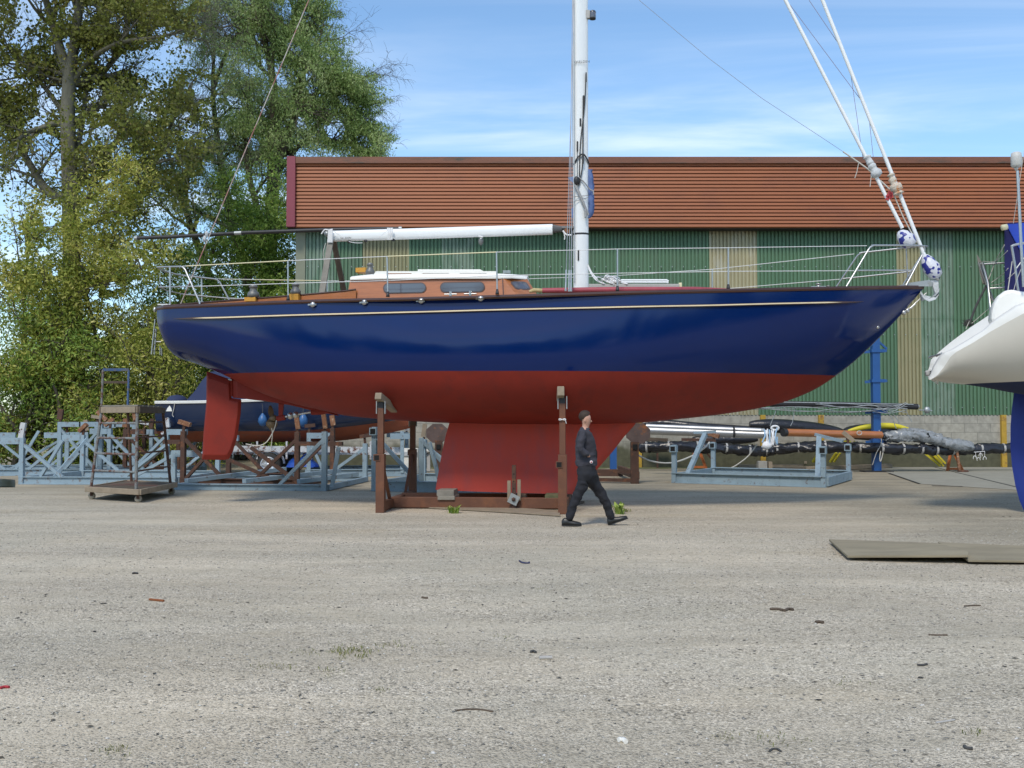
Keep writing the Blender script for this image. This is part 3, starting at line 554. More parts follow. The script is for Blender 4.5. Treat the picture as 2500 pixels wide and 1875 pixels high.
# 3 bushes and low trees in front, dense
def bush(px0, px1, ptop, Y, name, label, mat, seed, n, size, asp=.35, droop=.1, depth=2.2, fx=None, stems=9, barkm=None, nclump=60):
    r = np.random.RandomState(seed); cxp = (px0+px1)/2; base = P(cxp, 1100, Y); base.z = 0
    t = thing(name, label, 'tree' if 'tree' in name else 'bush', base); tb = MB(); rr = random.Random(seed)
    xl, xr = P(px0, 700, Y).x, P(px1, 700, Y).x; hw = (xr-xl)/2; H = P(cxp, ptop, Y).z
    # clumps spread through a dome
    cl = []
    while len(cl) < nclump:
        a = r.rand(3)*2-1; e = (abs(a[0])**2.2+max(0, a[2])**2.4)
        if e < 1.0: cl.append((base.x+a[0]*hw, base.y+a[1]*depth, H*(.06+.94*(a[2]*.5+.5))*(1-.30*abs(a[0])**2), .45+.6*r.rand()))
    cl = np.array(cl)
    for i in range(stems):
        c = cl[r.randint(len(cl))]; st = base+Vector((rr.uniform(-.35, .35)*hw, rr.uniform(-.5, .5), 0))
        mid = st.lerp(Vector(c[:3]), .5)+Vector((rr.uniform(-.5, .5), rr.uniform(-.4, .4), .4)); tb.tube(curve([st, mid, Vector(c[:3])], 4), [.11-.09*k/8 for k in range(9)], 6, cap=False)
    for c in cl:
        for k in range(5):
            v = Vector(c[:3]); e = v+Vector((rr.gauss(0, .55), rr.gauss(0, .4), rr.gauss(.35, .4))); tb.tube([v, v.lerp(e, .5)+Vector((0, 0, .08)), e], [.02, .014, .006], 3, cap=False)
    tb.build('trunk', barkm or m_barkd, t, recalc=False)
    k = r.randint(len(cl), size=n); rad = cl[k, 3][:, None]*hw**.12
    v = r.normal(size=(n, 3)); v /= np.linalg.norm(v, axis=1)[:, None]; v *= (r.rand(n, 1)**.42)*rad*np.array([1.15, 1.0, .95]); pts = cl[k, :3]+v
    # spray the leaves along short upward streaks
    pts += np.stack([r.normal(size=n)*.05, r.normal(size=n)*.05, np.abs(r.normal(size=n))*.14], 1); pts = pts[pts[:, 2] > .05]
    if fx is not None: pts = pts[fx(pts)]
    leaves(pts, size, 'foliage', mat, t, seed, aspect=asp, droop=droop); return t
def gaps(hs, pr=.9, seed=1, lim=None):
    def f(p):
        x, y = topx(p); r = np.random.RandomState(seed).rand(len(p)); k = np.ones(len(p), bool)
        for (hx, hy, rx, ry) in hs:
            rag = 1+.35*np.sin(x*.35)+.3*np.sin(y*.45+x*.11); k &= ~((((x-hx)/rx)**2+((y-hy)/ry)**2 < rag) & (r < pr))
        if lim: k &= lim(x, y)
        return k
    return f
H1 = [(a_, b_, c_*.75, d_*.75) for a_, b_, c_, d_ in [(225, 720, 20, 24), (275, 700, 22, 14), (330, 690, 26, 8), (240, 815, 22, 18), (350, 790, 16, 16), (135, 665, 10, 14), (115, 785, 10, 9), (30, 590, 40, 60), (215, 900, 12, 6), (360, 910, 16, 5), (120, 540, 22, 22), (340, 640, 14, 12), (45, 520, 30, 30), (105, 615, 14, 18), (270, 735, 14, 14), (310, 745, 10, 10)]]
bush(-40, 230, 470, 34.5, 'hazel_bush', 'broad yellow green bush at the left edge below the poplar', lf_yel, 21, 46000, .145, fx=gaps(H1, .93), nclump=85, depth=1.6)
bush(120, 430, 400, 35.0, 'sallow_bush', 'tall golden green bush below the poplar trunk, beside the boat stern', lf_yel, 22, 48000, .14, fx=gaps(H1, .93, 2), nclump=95, depth=1.6)
bush(-60, 260, 760, 33.4, 'bramble_bush', 'low darker green bush behind the pale blue cradles at left', lf_grn, 23, 17000, .14, nclump=70, depth=.9, fx=gaps([(250, 905, 14, 8)]))
bush(200, 520, 840, 33.6, 'low_willow_bush', 'low yellow green bush under the blue boat stern', lf_yel, 24, 17000, .13, nclump=70, depth=.9, fx=gaps([(215, 902, 20, 8), (365, 912, 14, 5)]))
bush(330, 560, 560, 39.5, 'hawthorn_bush', 'dark green bush behind the stern rail of the blue yacht', lf_grn, 25, 26000, .15, nclump=70, fx=gaps([(360, 640, 20, 20), (420, 730, 14, 10), (450, 700, 14, 6), (385, 520, 26, 34), (440, 575, 24, 26)]))
bush(470, 800, 420, 40.5, 'holly_tree', 'dense mid green tree behind the shed corner, right of the backstay', lf_grn, 26, 44000, .15, nclump=95, fx=gaps([(605, 690, 14, 14), (640, 640, 12, 10), (660, 700, 14, 9), (530, 540, 12, 12)]))
bush(430, 780, 560, 41.5, 'alder_tree', 'deep green low tree between the yacht cockpit and the shed', lf_grn, 27, 32000, .15, nclump=75)
bush(740, 1020, 395, 52.0, 'osier_bush', 'pale green bush top showing above the left end of the shed roof', lf_wil, 28, 15000, .16, nclump=60, fx=gaps([], lim=lambda x, y: (x < 935-.6*(np.maximum(0, 385-y)))&(y > 330+.5*np.maximum(0, x-800)-20)))
# tree belt added out of view behind the camera to darken the topsides' reflection
r = np.random.RandomState(77); wm = []
for i in range(60):
    x = -60+i*2.1+r.normal(); h = 12.5+2.0*math.sin(i*.6)+r.rand()*2.5-(3.5 if 19 < i < 27 else 0); n_ = 340
    a = r.normal(size=(n_, 3)); a /= np.linalg.norm(a, axis=1)[:, None]; a *= r.rand(n_, 1)**.33
    wm.append(np.stack([x+a[:, 0]*2.2, -34+a[:, 1]*2.5, h*.5+a[:, 2]*h*.5], 1))
wd = leaves(np.concatenate(wm), .95, 'added_reflection_wood', lf_grn, None, 6, aspect=.9); tag(wd, 'unseen belt of trees added behind the yard to darken the hull reflection', 'wood', kind='stuff')

# ------------------------------------------------------------------ the blue yacht
BT = [(-6.95, .62), (-6.4, .80), (-5, 1.16), (-3, 1.56), (-1, 1.76), (.5, 1.80), (2, 1.70), (3.6, 1.40), (5, 1.0), (6, .66), (6.8, .34), (7.35, .03)]
def hbm(s): return sinterp(s, BT)
shp = [(376, 751), (500, 746), (629, 740), (738, 735.5), (840, 732), (960, 729), (1060, 726), (1160, 723), (1280, 720), (1400, 717), (1520, 714), (1650, 711.5), (1780, 709), (1900, 706.5), (2020, 704), (2150, 701.8), (2256, 701)]
SH = []
for px, py in shp:
    a = 0
    for _ in range(6): s_, z_ = SZ(px, py, a); a = -hbm(s_)
    SH.append((s_, z_))
S0, S1 = SH[0][0], SH[-1][0]
BT[0] = (S0, .60); BT[-1] = (S1, .02)
bot = [(376, 753), (383, 806), (395, 837), (404, 857), (419, 872), (460, 886), (509, 899), (567, 923), (626, 953), (680, 975), (740, 992), (793, 1004), (850, 1015.6), (1000, 1028), (1100, 1033), (1250, 1037), (1400, 1037), (1550, 1033), (1650, 1024), (1765, 1011), (1884, 990), (1979, 956), (2042, 917), (2082, 886), (2120, 851), (2190, 779), (2254, 703)]
BZ = []
for px, py in bot:
    a = 0
    if px < 500: a = -.45 if px > 380 else -.6
    BZ.append(SZ(px, py, a))
BZ[0] = (S0, SH[0][1]-.03); BZ[-1] = (S1, SH[-1][1]-.02)
def zs(s): return sinterp(s, SH)
def zb(s): return min(sinterp(s, BZ), zs(s)-.012)
def shape(s):
    k = max(0, (s-1.0)/(S1-1.0)); a_ = 4.6*(1-k)**1.3+1.45*(1-(1-k)**1.3); b_ = .50+.42*k**1.3
    k2 = max(0, (-2.5-s)/4.4); a_ = a_*(1-k2)+3.2*k2; return a_, b_
def hb(s, z):
    u = min(1, max(0, (z-zb(s))/(zs(s)-zb(s)))); a_, b_ = shape(s)
    y = (1-(1-u)**a_)**b_; tum = .085*math.exp(-((s+.6)/3.0)**2)*max(0, u-.52)**1.5*3.2; return hbm(s)*(y-tum+.0)
wl0 = SZ(650, 908, -1.3); wl1 = SZ(2042, 916.5, -.12); wk = (wl1[1]-wl0[1])/(wl1[0]-wl0[0])
def zwl(s): return wl0[1]+wk*(s-wl0[0])
yb = BO.copy(); yb.z = 0
Y_ = thing('sailing_yacht', 'large sailing yacht with glossy navy blue topsides, red bottom and tall white mast', 'sailing yacht', yb)
NS = 110; us = [0, .015, .04, .08, .13, .19, .26, .34, .42, .50, .58, .66, .74, .82, .90, 1.0]
ss = [S0+(S1-S0)*(.5-.5*math.cos(math.pi*i/NS)) for i in range(NS+1)]
bmh = bmesh.new(); gridv = []
o0 = origin(Y_)
for s in ss:
    row = []
    for sg, uu in ((1, us[::-1]), (-1, us[1:])):
        for u in uu:
            z = zb(s)+(zs(s)-zb(s))*u; row.append(bmh.verts.new(W(s, sg*hb(s, z), z)-o0))
    gridv.append(row)
for i in range(NS):
    for j in range(len(gridv[0])-1): bmh.faces.new((gridv[i][j], gridv[i+1][j], gridv[i+1][j+1], gridv[i][j+1]))
bmh.faces.new(gridv[0]); bmh.normal_update()
# cut exactly along the boot line and colour below it red
pa = W(wl0[0], 0, wl0[1])-o0; dv = (BD+Vector((0, 0, wk))).normalized(); nrm = dv.cross(BN).normalized()
if nrm.z < 0: nrm = -nrm
bmesh.ops.bisect_plane(bmh, geom=bmh.verts[:]+bmh.edges[:]+bmh.faces[:], plane_co=pa, plane_no=nrm, dist=1e-5)
bmesh.ops.remove_doubles(bmh, verts=bmh.verts, dist=1e-5); bmesh.ops.recalc_face_normals(bmh, faces=bmh.faces)
for f in bmh.faces: f.material_index = 1 if (f.calc_center_median()-pa).dot(nrm) < 0 else 0; f.smooth = True
me = bpy.data.meshes.new('hull'); bmh.to_mesh(me); bmh.free(); me.materials.append(m_hullblue); me.materials.append(m_red)
ho = bpy.data.objects.new('hull', me); COL.objects.link(ho); ho.parent = Y_
# deck
b = MB(); b.grid([[W(s, a*hbm(s)*.985, zs(s)-.03+.05*(1-a*a)) for a in (-1, -.6, -.2, .2, .6, 1)] for s in ss]); b.build('deck', m_teak, Y_)
# toe rail both sides
for sg in (-1, 1):
    b = MB(); rows = []
    for s in ss:
        q = sg*(hbm(s)*(1-.085*math.exp(-((s+.6)/3.0)**2)*.48**1.5*3.2)); z = zs(s)
        rows.append([W(s, q+sg*.012, z-.035), W(s, q+sg*.022, z-.005), W(s, q+sg*.018, z+.03), W(s, q-sg*.03, z+.035), W(s, q-sg*.03, z-.03)])
    b.grid(rows, False); b.build('toe_rail', m_mahog, Y_)
# rubbing strake with gold line
st = [(423, 778.5), (560, 775), (780, 768), (1000, 762.5), (1200, 757), (1400, 752.5), (1700, 746.5), (1900, 741.5), (2087, 737.2), (2109, 735.8)]
ST = []
for px, py in st:
    a = -1
    for _ in range(6): s_, z_ = SZ(px, py, a); a = -hb(s_, z_)-.01
    ST.append((s_, z_))
for sg in (-1, 1):
    b = MB(); bg_ = MB(); rows = []; rg = []; n = 90
    for i in range(n+1):
        s = ST[0][0]+(ST[-1][0]-ST[0][0])*i/n; z = sinterp(s, ST); q = sg*hb(s, z); tp = min(1, min(i, n-i)/3.5); h = .022*tp+.002; e = .03*tp+.004
        rows.append([W(s, q-sg*.01, z+h), W(s, q+sg*e, z+h*.8), W(s, q+sg*e, z-h*.8), W(s, q-sg*.01, z-h)])
        tg = min(1, max(0, min(i-3, n-3-i))/2)
        rg.append([W(s, q+sg*(e+.005), z+.012*tg), W(s, q+sg*(e+.005), z-.010*tg)])
    b.grid(rows, False); sk = b.build('rubbing_strake', m_mahog, Y_); bg_.grid(rg, False); bg_.build('gold_line', m_gold, sk)
# keel, skeg, rudder
def foil(prof, th, mat, name, parent, bev=.02):      # prof: pixel outline on the centre plane
    pts = [BP(x, y) for x, y in prof]; c = sum(pts, Vector())/len(pts); b = MB(); n = len(pts)
    fr = [c+(p-c)*.86-BN*th/2 for p in pts]; bk = [c+(p-c)*.86+BN*th/2 for p in pts]; md = pts
    vs = fr+md+bk; fs = [tuple(range(n)), tuple(range(2*n, 3*n))[::-1]]
    for i in range(n): j = (i+1) % n; fs += [(i, n+i, n+j, j), (n+i, 2*n+i, 2*n+j, n+j)]
    b.add(vs, fs, False); return b.build(name, mat, parent, bevel=bev)
m_keel = M('keel_red', (0.44, 0.052, 0.034), 0.6, var=0.14, vs=1.0, col2=(0.30, 0.062, 0.060), lo=.46, hi=.70, ms=1.6, bump=.06, bs=50, spec=.35, stretch=(1, 1, .35))
b = MB()
def keelrow(pl, pr, th, n=12):
    L_, R_ = BP(*pl), BP(*pr); fr = []; bk = []
    for i in range(n+1):
        t_ = i/n; q = th*(math.sin(math.pi*(t_**.75))**.6)/2+.004; fr.append(L_.lerp(R_, t_)-BN*q); bk.append(L_.lerp(R_, t_)+BN*q)
    return fr+bk[::-1]
kr = [((1097, 1032), (1556, 1026), .36), ((1095, 1040), (1549, 1038), .30), ((1088, 1065), (1524, 1066), .27), ((1080, 1100), (1497, 1101), .27), ((1071, 1150), (1456, 1148), .28), ((1063, 1195.5), (1402, 1206.5), .30)]
b.grid([keelrow(*k) for k in kr], True); last = keelrow(*kr[-1]); b.add(last, [tuple(range(len(last)))])
b.build('keel', m_keel, Y_)
foil([(567, 918), (567, 971), (592, 973), (650, 980), (712, 990), (760, 1002), (830, 1016), (800, 990), (700, 965), (620, 935)], .13, m_red, 'skeg', Y_, .01)
ru = foil([(504, 905), (563, 925.5), (565.5, 971), (590, 974.5), (588, 1010), (579, 1070), (568, 1105), (559, 1121), (549, 1124), (492.7, 1123), (496, 1060), (503, 988)], .12, m_red, 'rudder', Y_, .012)
b = MB(); b.tube([BP(565, 920, 0), BP(565.5, 968, 0)], .022); b.build('rudder_stock', m_red, ru)
b = MB(); b.beam(BP(558, 926, -.05), BP(566, 928, -.05), .04, .022); b.build('rudder_gland', m_galv, ru)
# shaft, bracket, propeller
b = MB(); b.tube([BP(671, 1022), BP(786, 1001)], .022); b.lathe(BP(722, 1013), [(.045, -.05), (.07, 0), (.045, .05)], 12, axis=BD); b.lathe(BP(709, 1015.3), [(.045, -.05), (.07, 0), (.045, .05)], 12, axis=BD); b.build('propeller_shaft', m_steel, Y_)
b = MB(); b.tube([BP(760, 1007), BP(786, 1003), BP(830, 999)], [.05, .075, .02]); b.build('stern_tube', m_red, Y_)
b = MB(); b.prism([BP(680, 985, -.02), BP(692, 987, -.02), BP(689, 1020, -.02), BP(680, 1020, -.02)], BN*.04); b.tube([BP(676, 1022.5), BP(696, 1019)], .052, 10); b.build('shaft_bracket', m_red, Y_)
b = MB(); b.lathe(BP(669, 1022), [(.02, -.09), (.06, -.04), (.07, 0.02), (.03, .05)], 12, axis=BD)
for sgn, tip in ((1, (660, 990)), (-1, (664, 1048))):
    c_ = BP(663, 1022); T = BP(*tip); w_ = .11 if sgn < 0 else .05
    b.grid([[c_.lerp(T, t_)+(BD*math.cos(.6)+BN*math.sin(.6))*(k*w_*math.sin(math.pi*min(1, t_*.9+.08))**.8)+BN*.03*t_*k for k in (-1, -.5, 0, .5, 1)] for t_ in [i/8 for i in range(9)]])
b.build('propeller', m_bronze, Y_)
b = MB(); b.lathe(BP(663, 1030), [(.10, 0), (.085, -.07), (.02, -.17)], 12, mi=0); b.build('propeller_boss', m_bronze, Y_)
# cabin
def CW(px, py, a): return BP(px, py, a)
def hull_z(px, a): s_ = SZ(px, 730, a)[0]; return zs(s_)
AC = -.98
bt = [(850, 707), (855, 684), (925, 682), (1060, 680), (1229, 681), (1262, 711)]
side = [CW(x, y, AC) for x, y in bt]; zd = zs(SZ(1000, 720, AC)[0])
def cabin_ring(px_bot, py_bot, px_top, py_top, ain, aout): return None
b = MB()
lo_pts = [CW(846, 733, AC), CW(925, 731, AC), CW(1060, 727, AC), CW(1229, 722, AC), CW(1262, 721, AC)]
hi_pts = [CW(855, 682.5, AC+.06), CW(925, 681.5, AC+.06), CW(1060, 680, AC+.06), CW(1227, 680.5, AC+.06), CW(1229, 680.5, AC+.06)]
def mir(p): d = (p-BO).dot(BN); return p-BN*2*d
fr_lo, fr_hi = CW(1311, 719, -.45), CW(1287, 681, -.42)
ring_lo = lo_pts+[fr_lo]; ring_hi = hi_pts+[fr_hi]
b.grid([ring_lo, ring_hi], False); b.grid([[mir(p) for p in ring_lo], [mir(p) for p in ring_hi]], False)
b.add([fr_lo, mir(fr_lo), mir(fr_hi), fr_hi], [(0, 1, 2, 3)]); b.add([lo_pts[0], mir(lo_pts[0]), mir(hi_pts[0]), hi_pts[0]], [(0, 1, 2, 3)])
cab = b.build('cabin_side', m_varn, Y_)
b = MB(); b.beam(lo_pts[3]-BN*.012+Vector((0, 0, .0)), hi_pts[3]-BN*.012, .015, .02); b.build('corner_seam', m_mahog, cab)
# roof (white) with rounded edge and handrail coaming
b = MB(); rows = []
edge = [(855, 677.5), (905, 672), (925, 672.5), (1060, 670.5), (1213, 670.5), (1250, 672), (1286, 679)]
loe = [(855, 684.5), (905, 683), (925, 682.5), (1060, 681), (1213, 681), (1250, 680), (1287, 683)]
for (e, l_) in zip(edge, loe):
    a = AC+.04 if e[0] < 1240 else AC+.04+(e[0]-1240)/46*.55
    pe, pl = CW(*e, a), CW(*l_, a-.02); inn = pe+BN*(.10)+Vector((0, 0, .035)); mid = pe+BN*(-a)+Vector((0, 0, .10))
    rows.append([pl, pl-BN*.01+Vector((0, 0, .01)), pe, inn, mid, mir(inn), mir(pe), mir(pl-BN*.01+Vector((0, 0, .01))), mir(pl)])
b.grid(rows, True); b.add(rows[0], [tuple(range(9))]); b.add(rows[-1], [tuple(range(9))]); b.build('cabin_roof', m_gel, Y_)
# handrail coaming with three slots, both sides
for sg in (-1, 1):
    b = MB(); a = sg*.80
    xs_ = [915, 945, 1006, 1032, 1097, 1123, 1189, 1213]
    def hp(px, py): p = CW(px, py, -.80); return p if sg < 0 else mir(p)
    for i in range(0, 8, 2): b.prism([hp(xs_[i]-(4 if i == 0 else 0), 676), hp(xs_[i+1], 676), hp(xs_[i+1], 663), hp(xs_[i]+(4 if i == 0 else 0), 663)], -BN*.05*(1 if sg < 0 else -1))
    for i in range(1, 7, 2):
        b.prism([hp(xs_[i], 667.8), hp(xs_[i+1], 667.8), hp(xs_[i+1], 663), hp(xs_[i], 663)], -BN*.05*(1 if sg < 0 else -1)); b.prism([hp(xs_[i], 677), hp(xs_[i+1], 677), hp(xs_[i+1], 673), hp(xs_[i], 673)], -BN*.05*(1 if sg < 0 else -1))
    b.build('handrail', m_gel, Y_)
b = MB(); b.beam(BP(945, 671, -.72), BP(1190, 669.5, -.72), .02, .10); b.build('roof_beading', m_varn, Y_)
b = MB(); b.prism([BP(1020, 663, -.3), BP(1182, 663, -.3), BP(1172, 657.5, -.3), BP(1020, 657.5, -.3)], BN*.6); b.build('sliding_hatch', m_gel, Y_)
b = MB(); b.beam(BP(872, 661.5, -.4), BP(896, 660.5, -.4), .25, .08); b.build('companionway_board', m_ywood, Y_)
b = MB()
for i in range(6): b.box(BP(1229+i*3.2, 666, -.2), (.016, .3, .05))
b.build('deck_vent', m_steel, Y_)
# windows
def win(x0, y0, x1, y1, a, name='window', tilt=0):
    n = 14; cx0, cx1 = x0+(y1-y0)/2, x1-(y1-y0)/2
    def ring(gr):
        pts = []
        for (cx_, sgn) in ((cx1, 0), (cx0, 1)):
            for i in range(n+1):
                th = -math.pi/2+math.pi*i/n+math.pi*sgn; yy = (y0+y1)/2+tilt*((cx_-(x0+x1)/2)/(x1-x0)); pts.append((cx_+math.cos(th)*((y1-y0)/2+gr), yy+math.sin(th)*((y1-y0)/2+gr)))
        return pts
    for sg in (-1, 1):
        f = MB(); g_ = MB()
        fo = [BP(x, y, a-.002) for x, y in ring(1.6)]; gl = [BP(x, y, a-.014) for x, y in ring(-.8)]
        if sg > 0: fo = [mir(p) for p in fo]; gl = [mir(p) for p in gl]
        f.prism(fo, BN*.012*sg); fo_ = f.build(name, m_frame, Y_); g_.prism(gl, BN*.004*sg); g_.build('pane', m_glass, fo_)
win(937, 692, 1039, 714.5, AC+.02, tilt=-1.8); win(1076, 690, 1182, 712.5, AC+.02, tilt=-1.5)
# front raked facet window
pA = [CW(1229+25, 690, 0)]
v00, v10, v01, v11 = lo_pts[4], fr_lo, hi_pts[4], fr_hi
nn = (v10-v00).cross(v01-v00).normalized(); nn = nn if nn.dot(BN) < 0 else -nn
def fac(u, v): return v00.lerp(v10, u).lerp(v01.lerp(v11, u), v)
for off, sh_, mt in ((.010, 0, m_frame), (.016, .05, m_glass)):
    pts = [fac(.5+math.copysign(abs(math.cos(t_))**.5, math.cos(t_))*(.36-sh_), .56+math.copysign(abs(math.sin(t_))**.5, math.sin(t_))*(.27-sh_))+nn*off for t_ in [2*math.pi*i/24 for i in range(24)]]
    b = MB(); b.prism(pts, -nn*.006); fo_ = b.build('window' if sh_ == 0 else 'pane', mt, Y_ if sh_ == 0 else fo_)
# mast-side eyebrow: cockpit coaming, aft of the cabin
for sg in (-1, 1):
    b = MB(); top = [(405, 747.5), (485, 740.5), (629, 729.5), (738, 720.8), (840, 711.5), (869, 707.5)]; tw = []; lw = []
    for px, py in top:
        a = -min(1.02, hbm(SZ(px, py, -1)[0])-.12); p = BP(px, py, a); q = BP(px, 752-(px-376)*.037, a); q.z -= .05; tw.append(p); lw.append(q)
    if sg > 0: tw = [mir(p) for p in tw]; lw = [mir(p) for p in lw]
    b.grid([lw, tw, [p-BN*.03*(-1 if sg < 0 else 1) for p in tw], [p-BN*.03*(-1 if sg < 0 else 1) for p in lw]], False); co = b.build('cockpit_coaming', m_varn, Y_)
    b = MB(); b.tube([p+Vector((0, 0, .008)) for p in tw], .016, 6); b.build('coaming_cap', m_mahog, co)
# winches
def winch(px, py0, py1, r, a, block=None):
    for sg in (-1, 1):
        p0 = BP(px, py1, a); p1 = BP(px, py0, a); h = p1.z-p0.z
        if sg > 0: p0 = mir(p0)
        if block:
            bb = MB(); q0, q1 = BP(block[0], block[2], a), BP(block[1], block[3], a)
            if sg > 0: q0, q1 = mir(q0), mir(q1)
            c_ = (q0+q1)/2; bb.box(c_, (abs((q1-q0).dot(BD)), .2, abs(q1.z-q0.z)), -YAW); bl = bb.build('winch_block', m_ywood, Y_)
        b = MB(); b.lathe(p0, [(r, 0), (r, h*.28), (r*.9, h*.42), (r*.60, h*.54), (r*.58, h*.76), (r*.68, h*.80), (r*.72, h*.86), (r*.72, h*.93), (r*.5, h)], 18); wn = b.build('winch', m_winch, Y_)
        b = MB(); b.lathe(p0+Vector((0, 0, h*.9)), [(r*.55, 0), (r*.55, h*.1), (r*.2, h*.14)], 14); b.build('winch_cap', m_steel, wn)
winch(618.5, 696.5, 727, .108, -1.0, (601, 628, 737, 727)); winch(721.5, 692.5, 719, .095, -1.05, (709, 732, 734, 719)); winch(903.5, 643, 671, .082, -.72)
# mast
mz = 21.0; mb = BP(1418.5, 700); mb.z = zs(SZ(1418, 715)[0])-.02
def mast_ring(z, k=1.0):
    return [mb+BD*(math.cos(t_)*.143*k)+BN*(math.sin(t_)*.095*k)+Vector((0, 0, z-mb.z)) for t_ in [2*math.pi*i/20 for i in range(20)]]
b = MB(); rows = [mast_ring(z)+[mast_ring(z)[0]] for z in (mb.z+.14, 8, 14, mz-.5, mz)]; b.grid(rows, True); b.add(mast_ring(mz), [tuple(range(20))]); ma = b.build('mast', m_alu, Y_)
b = MB(); b.grid([mast_ring(mb.z+z, k)+[mast_ring(mb.z+z, k)[0]] for z, k in ((0, 1.12), (.06, 1.1), (.12, 1.0), (.17, 1.02))], True); b.build('mast_step', m_galv, ma)
zz = BP(1418, 572).z; b = MB(); b.grid([mast_ring(z, 1.012)+[mast_ring(z, 1.012)[0]] for z in (zz-.018, zz+.018)], True); b.build('gooseneck_band', m_dark, ma)
b = MB(); b.beam(BP(1402.5, 690, -.09), Vector(W(SZ(1402.5, 690, -.09)[0], -.09, mz)), .012, .03); b.build('sail_track', m_galv, ma)
for (x, y0, y1, w_) in ((1425, 233, 258, 4), (1417, 289, 308, 4), (1409.5, 345, 370, 3.5), (1412, 610, 636, 3.5), (1431, 177, 200, 3)):
    b = MB(); b.beam(BP(x, y0, -.1), BP(x, y1, -.1), w_*.0077, .012); b.build('halyard_slot', m_dark, ma)
b = MB(); b.tube(curve([BP(1430.5, 180, -.11), BP(1427, 260, -.11), BP(1417, 350, -.12), BP(1414, 440, -.12), BP(1413, 452, -.12)]), .010, 6); b.tube(curve([BP(1424, 235, -.11), BP(1423.5, 300, -.12), BP(1423, 375, -.125)]), .012, 6)
b.tube(curve([BP(1423, 398, -.13), BP(1420, 420, -.13), BP(1414, 450, -.13)]), .012, 6); b.tube(curve([BP(1401, 402, -.05), BP(1410, 385, -.12), BP(1423, 376, -.13), BP(1432, 386, -.11), BP(1438, 400, -.02)]), .015, 6); b.tube(curve([BP(1409, 345, -.11), BP(1409, 430, -.12)]), .006, 5)
b.build('black_halyard', m_roped, ma)
b = MB(); b.beam(BP(1423.3, 376, -.15), BP(1423.3, 399, -.15), .035, .04); b.blob(BP(1407.5, 441, -.15), (.055, .045, .085)); b.build('halyard_block', m_dark, ma)
b = MB(); b.tube(curve([BP(1404, 450, -.13), BP(1412, 468, -.15), BP(1424, 496, -.15), BP(1436, 525, -.12)]), .026, 8); b.tube(curve([BP(1413, 432, -.13), BP(1428, 447, -.13), BP(1440, 462, -.1), BP(1448, 466, -.1), BP(1449, 475, -.1)]), .013, 6); b.tube(curve([BP(1428, 505, -.15), BP(1431, 520, -.16), BP(1429, 532, -.16), BP(1428, 512, -.15)]), .016, 6)
b.tube([BP(1401, 480, -.12), BP(1437, 477, -.12)], .006); b.tube([BP(1401, 492, -.12), BP(1437, 482, -.12)], .006); b.build('tied_rope', M('marled_rope', (0.25, .25, .25), .9, var=.9, vs=60), ma)
rg = random.Random(2)
b = MB(); rows = []
for py in range(413, 540, 8):
    e = 1446+5*math.sin((py-413)/127*3.0)+rg.uniform(-1.5, 1.5)-(6 if py > 528 else 0); rows.append([BP(1434, py, .02), BP((1434+e)/2, py, -.05+rg.uniform(-.02, .02)), BP(e, py, .02+rg.uniform(-.03, .03)), BP(1434, py, .09)])
b.grid(rows, True); b.prism([BP(1386, 434, .03), BP(1399, 431, .03), BP(1399, 446, .03)], BN*.03); b.prism([BP(1394, 512, .03), BP(1399, 505, .03), BP(1399, 530, .03), BP(1395, 535, .03)], BN*.03); b.build('sail_cover', m_clothb, ma)
# steaming light
b = MB(); b.beam(BP(1430, 36, -.02), BP(1440, 36, -.02), .09, .15); sl = b.build('steaming_light', m_greyp, ma); b = MB(); b.lathe(BP(1447, 46, -.02), [(.055, 0), (.062, .02), (.062, .13), (.05, .15)], 14); b.build('lamp_lens', m_glass, sl); b = MB(); b.lathe(BP(1447, 47, -.02), [(.06, 0), (.06, .035)], 14); b.lathe(BP(1447, 30.5, -.02), [(.065, 0), (.05, .03)], 14); b.build('lamp_cap', m_dark, sl)
# mast lettering
def text(s, px, py, h, a, parent, mat, rot=0):
    cu = bpy.data.curves.new('lettering', 'FONT'); cu.body = s; cu.size = h; cu.extrude = .001; cu.space_character = 1.15; o = bpy.data.objects.new('lettering', cu); COL.objects.link(o)
    dg = bpy.context.evaluated_depsgraph_get(); me = bpy.data.meshes.new_from_object(o.evaluated_get(dg)); bpy.data.objects.remove(o); o = bpy.data.objects.new('lettering', me); COL.objects.link(o)
    me.materials.append(mat); p = BP(px, py, a); Rm = Matrix((BD*math.cos(rot)+Vector((0, 0, 1))*math.sin(rot), Vector((0, 0, 1))*math.cos(rot)-BD*math.sin(rot), -BN)).transposed()
    me.transform(Matrix.Translation(p-origin(parent)) @ Rm.to_4x4()); o.parent = parent
text('SELDEN', 1409, 153.5, .062, -.125, ma, m_dark); text('SELDEN', 831, 584, .055, -.13, Y_, m_dark, .03)
b = MB(); b.tube([BP(1405.6+2.2*math.cos(t_), 151.5+2.6*math.sin(t_), -.105) for t_ in [i*.52 for i in range(13)]], .004, 5); b.build('maker_ring', m_dark, ma)
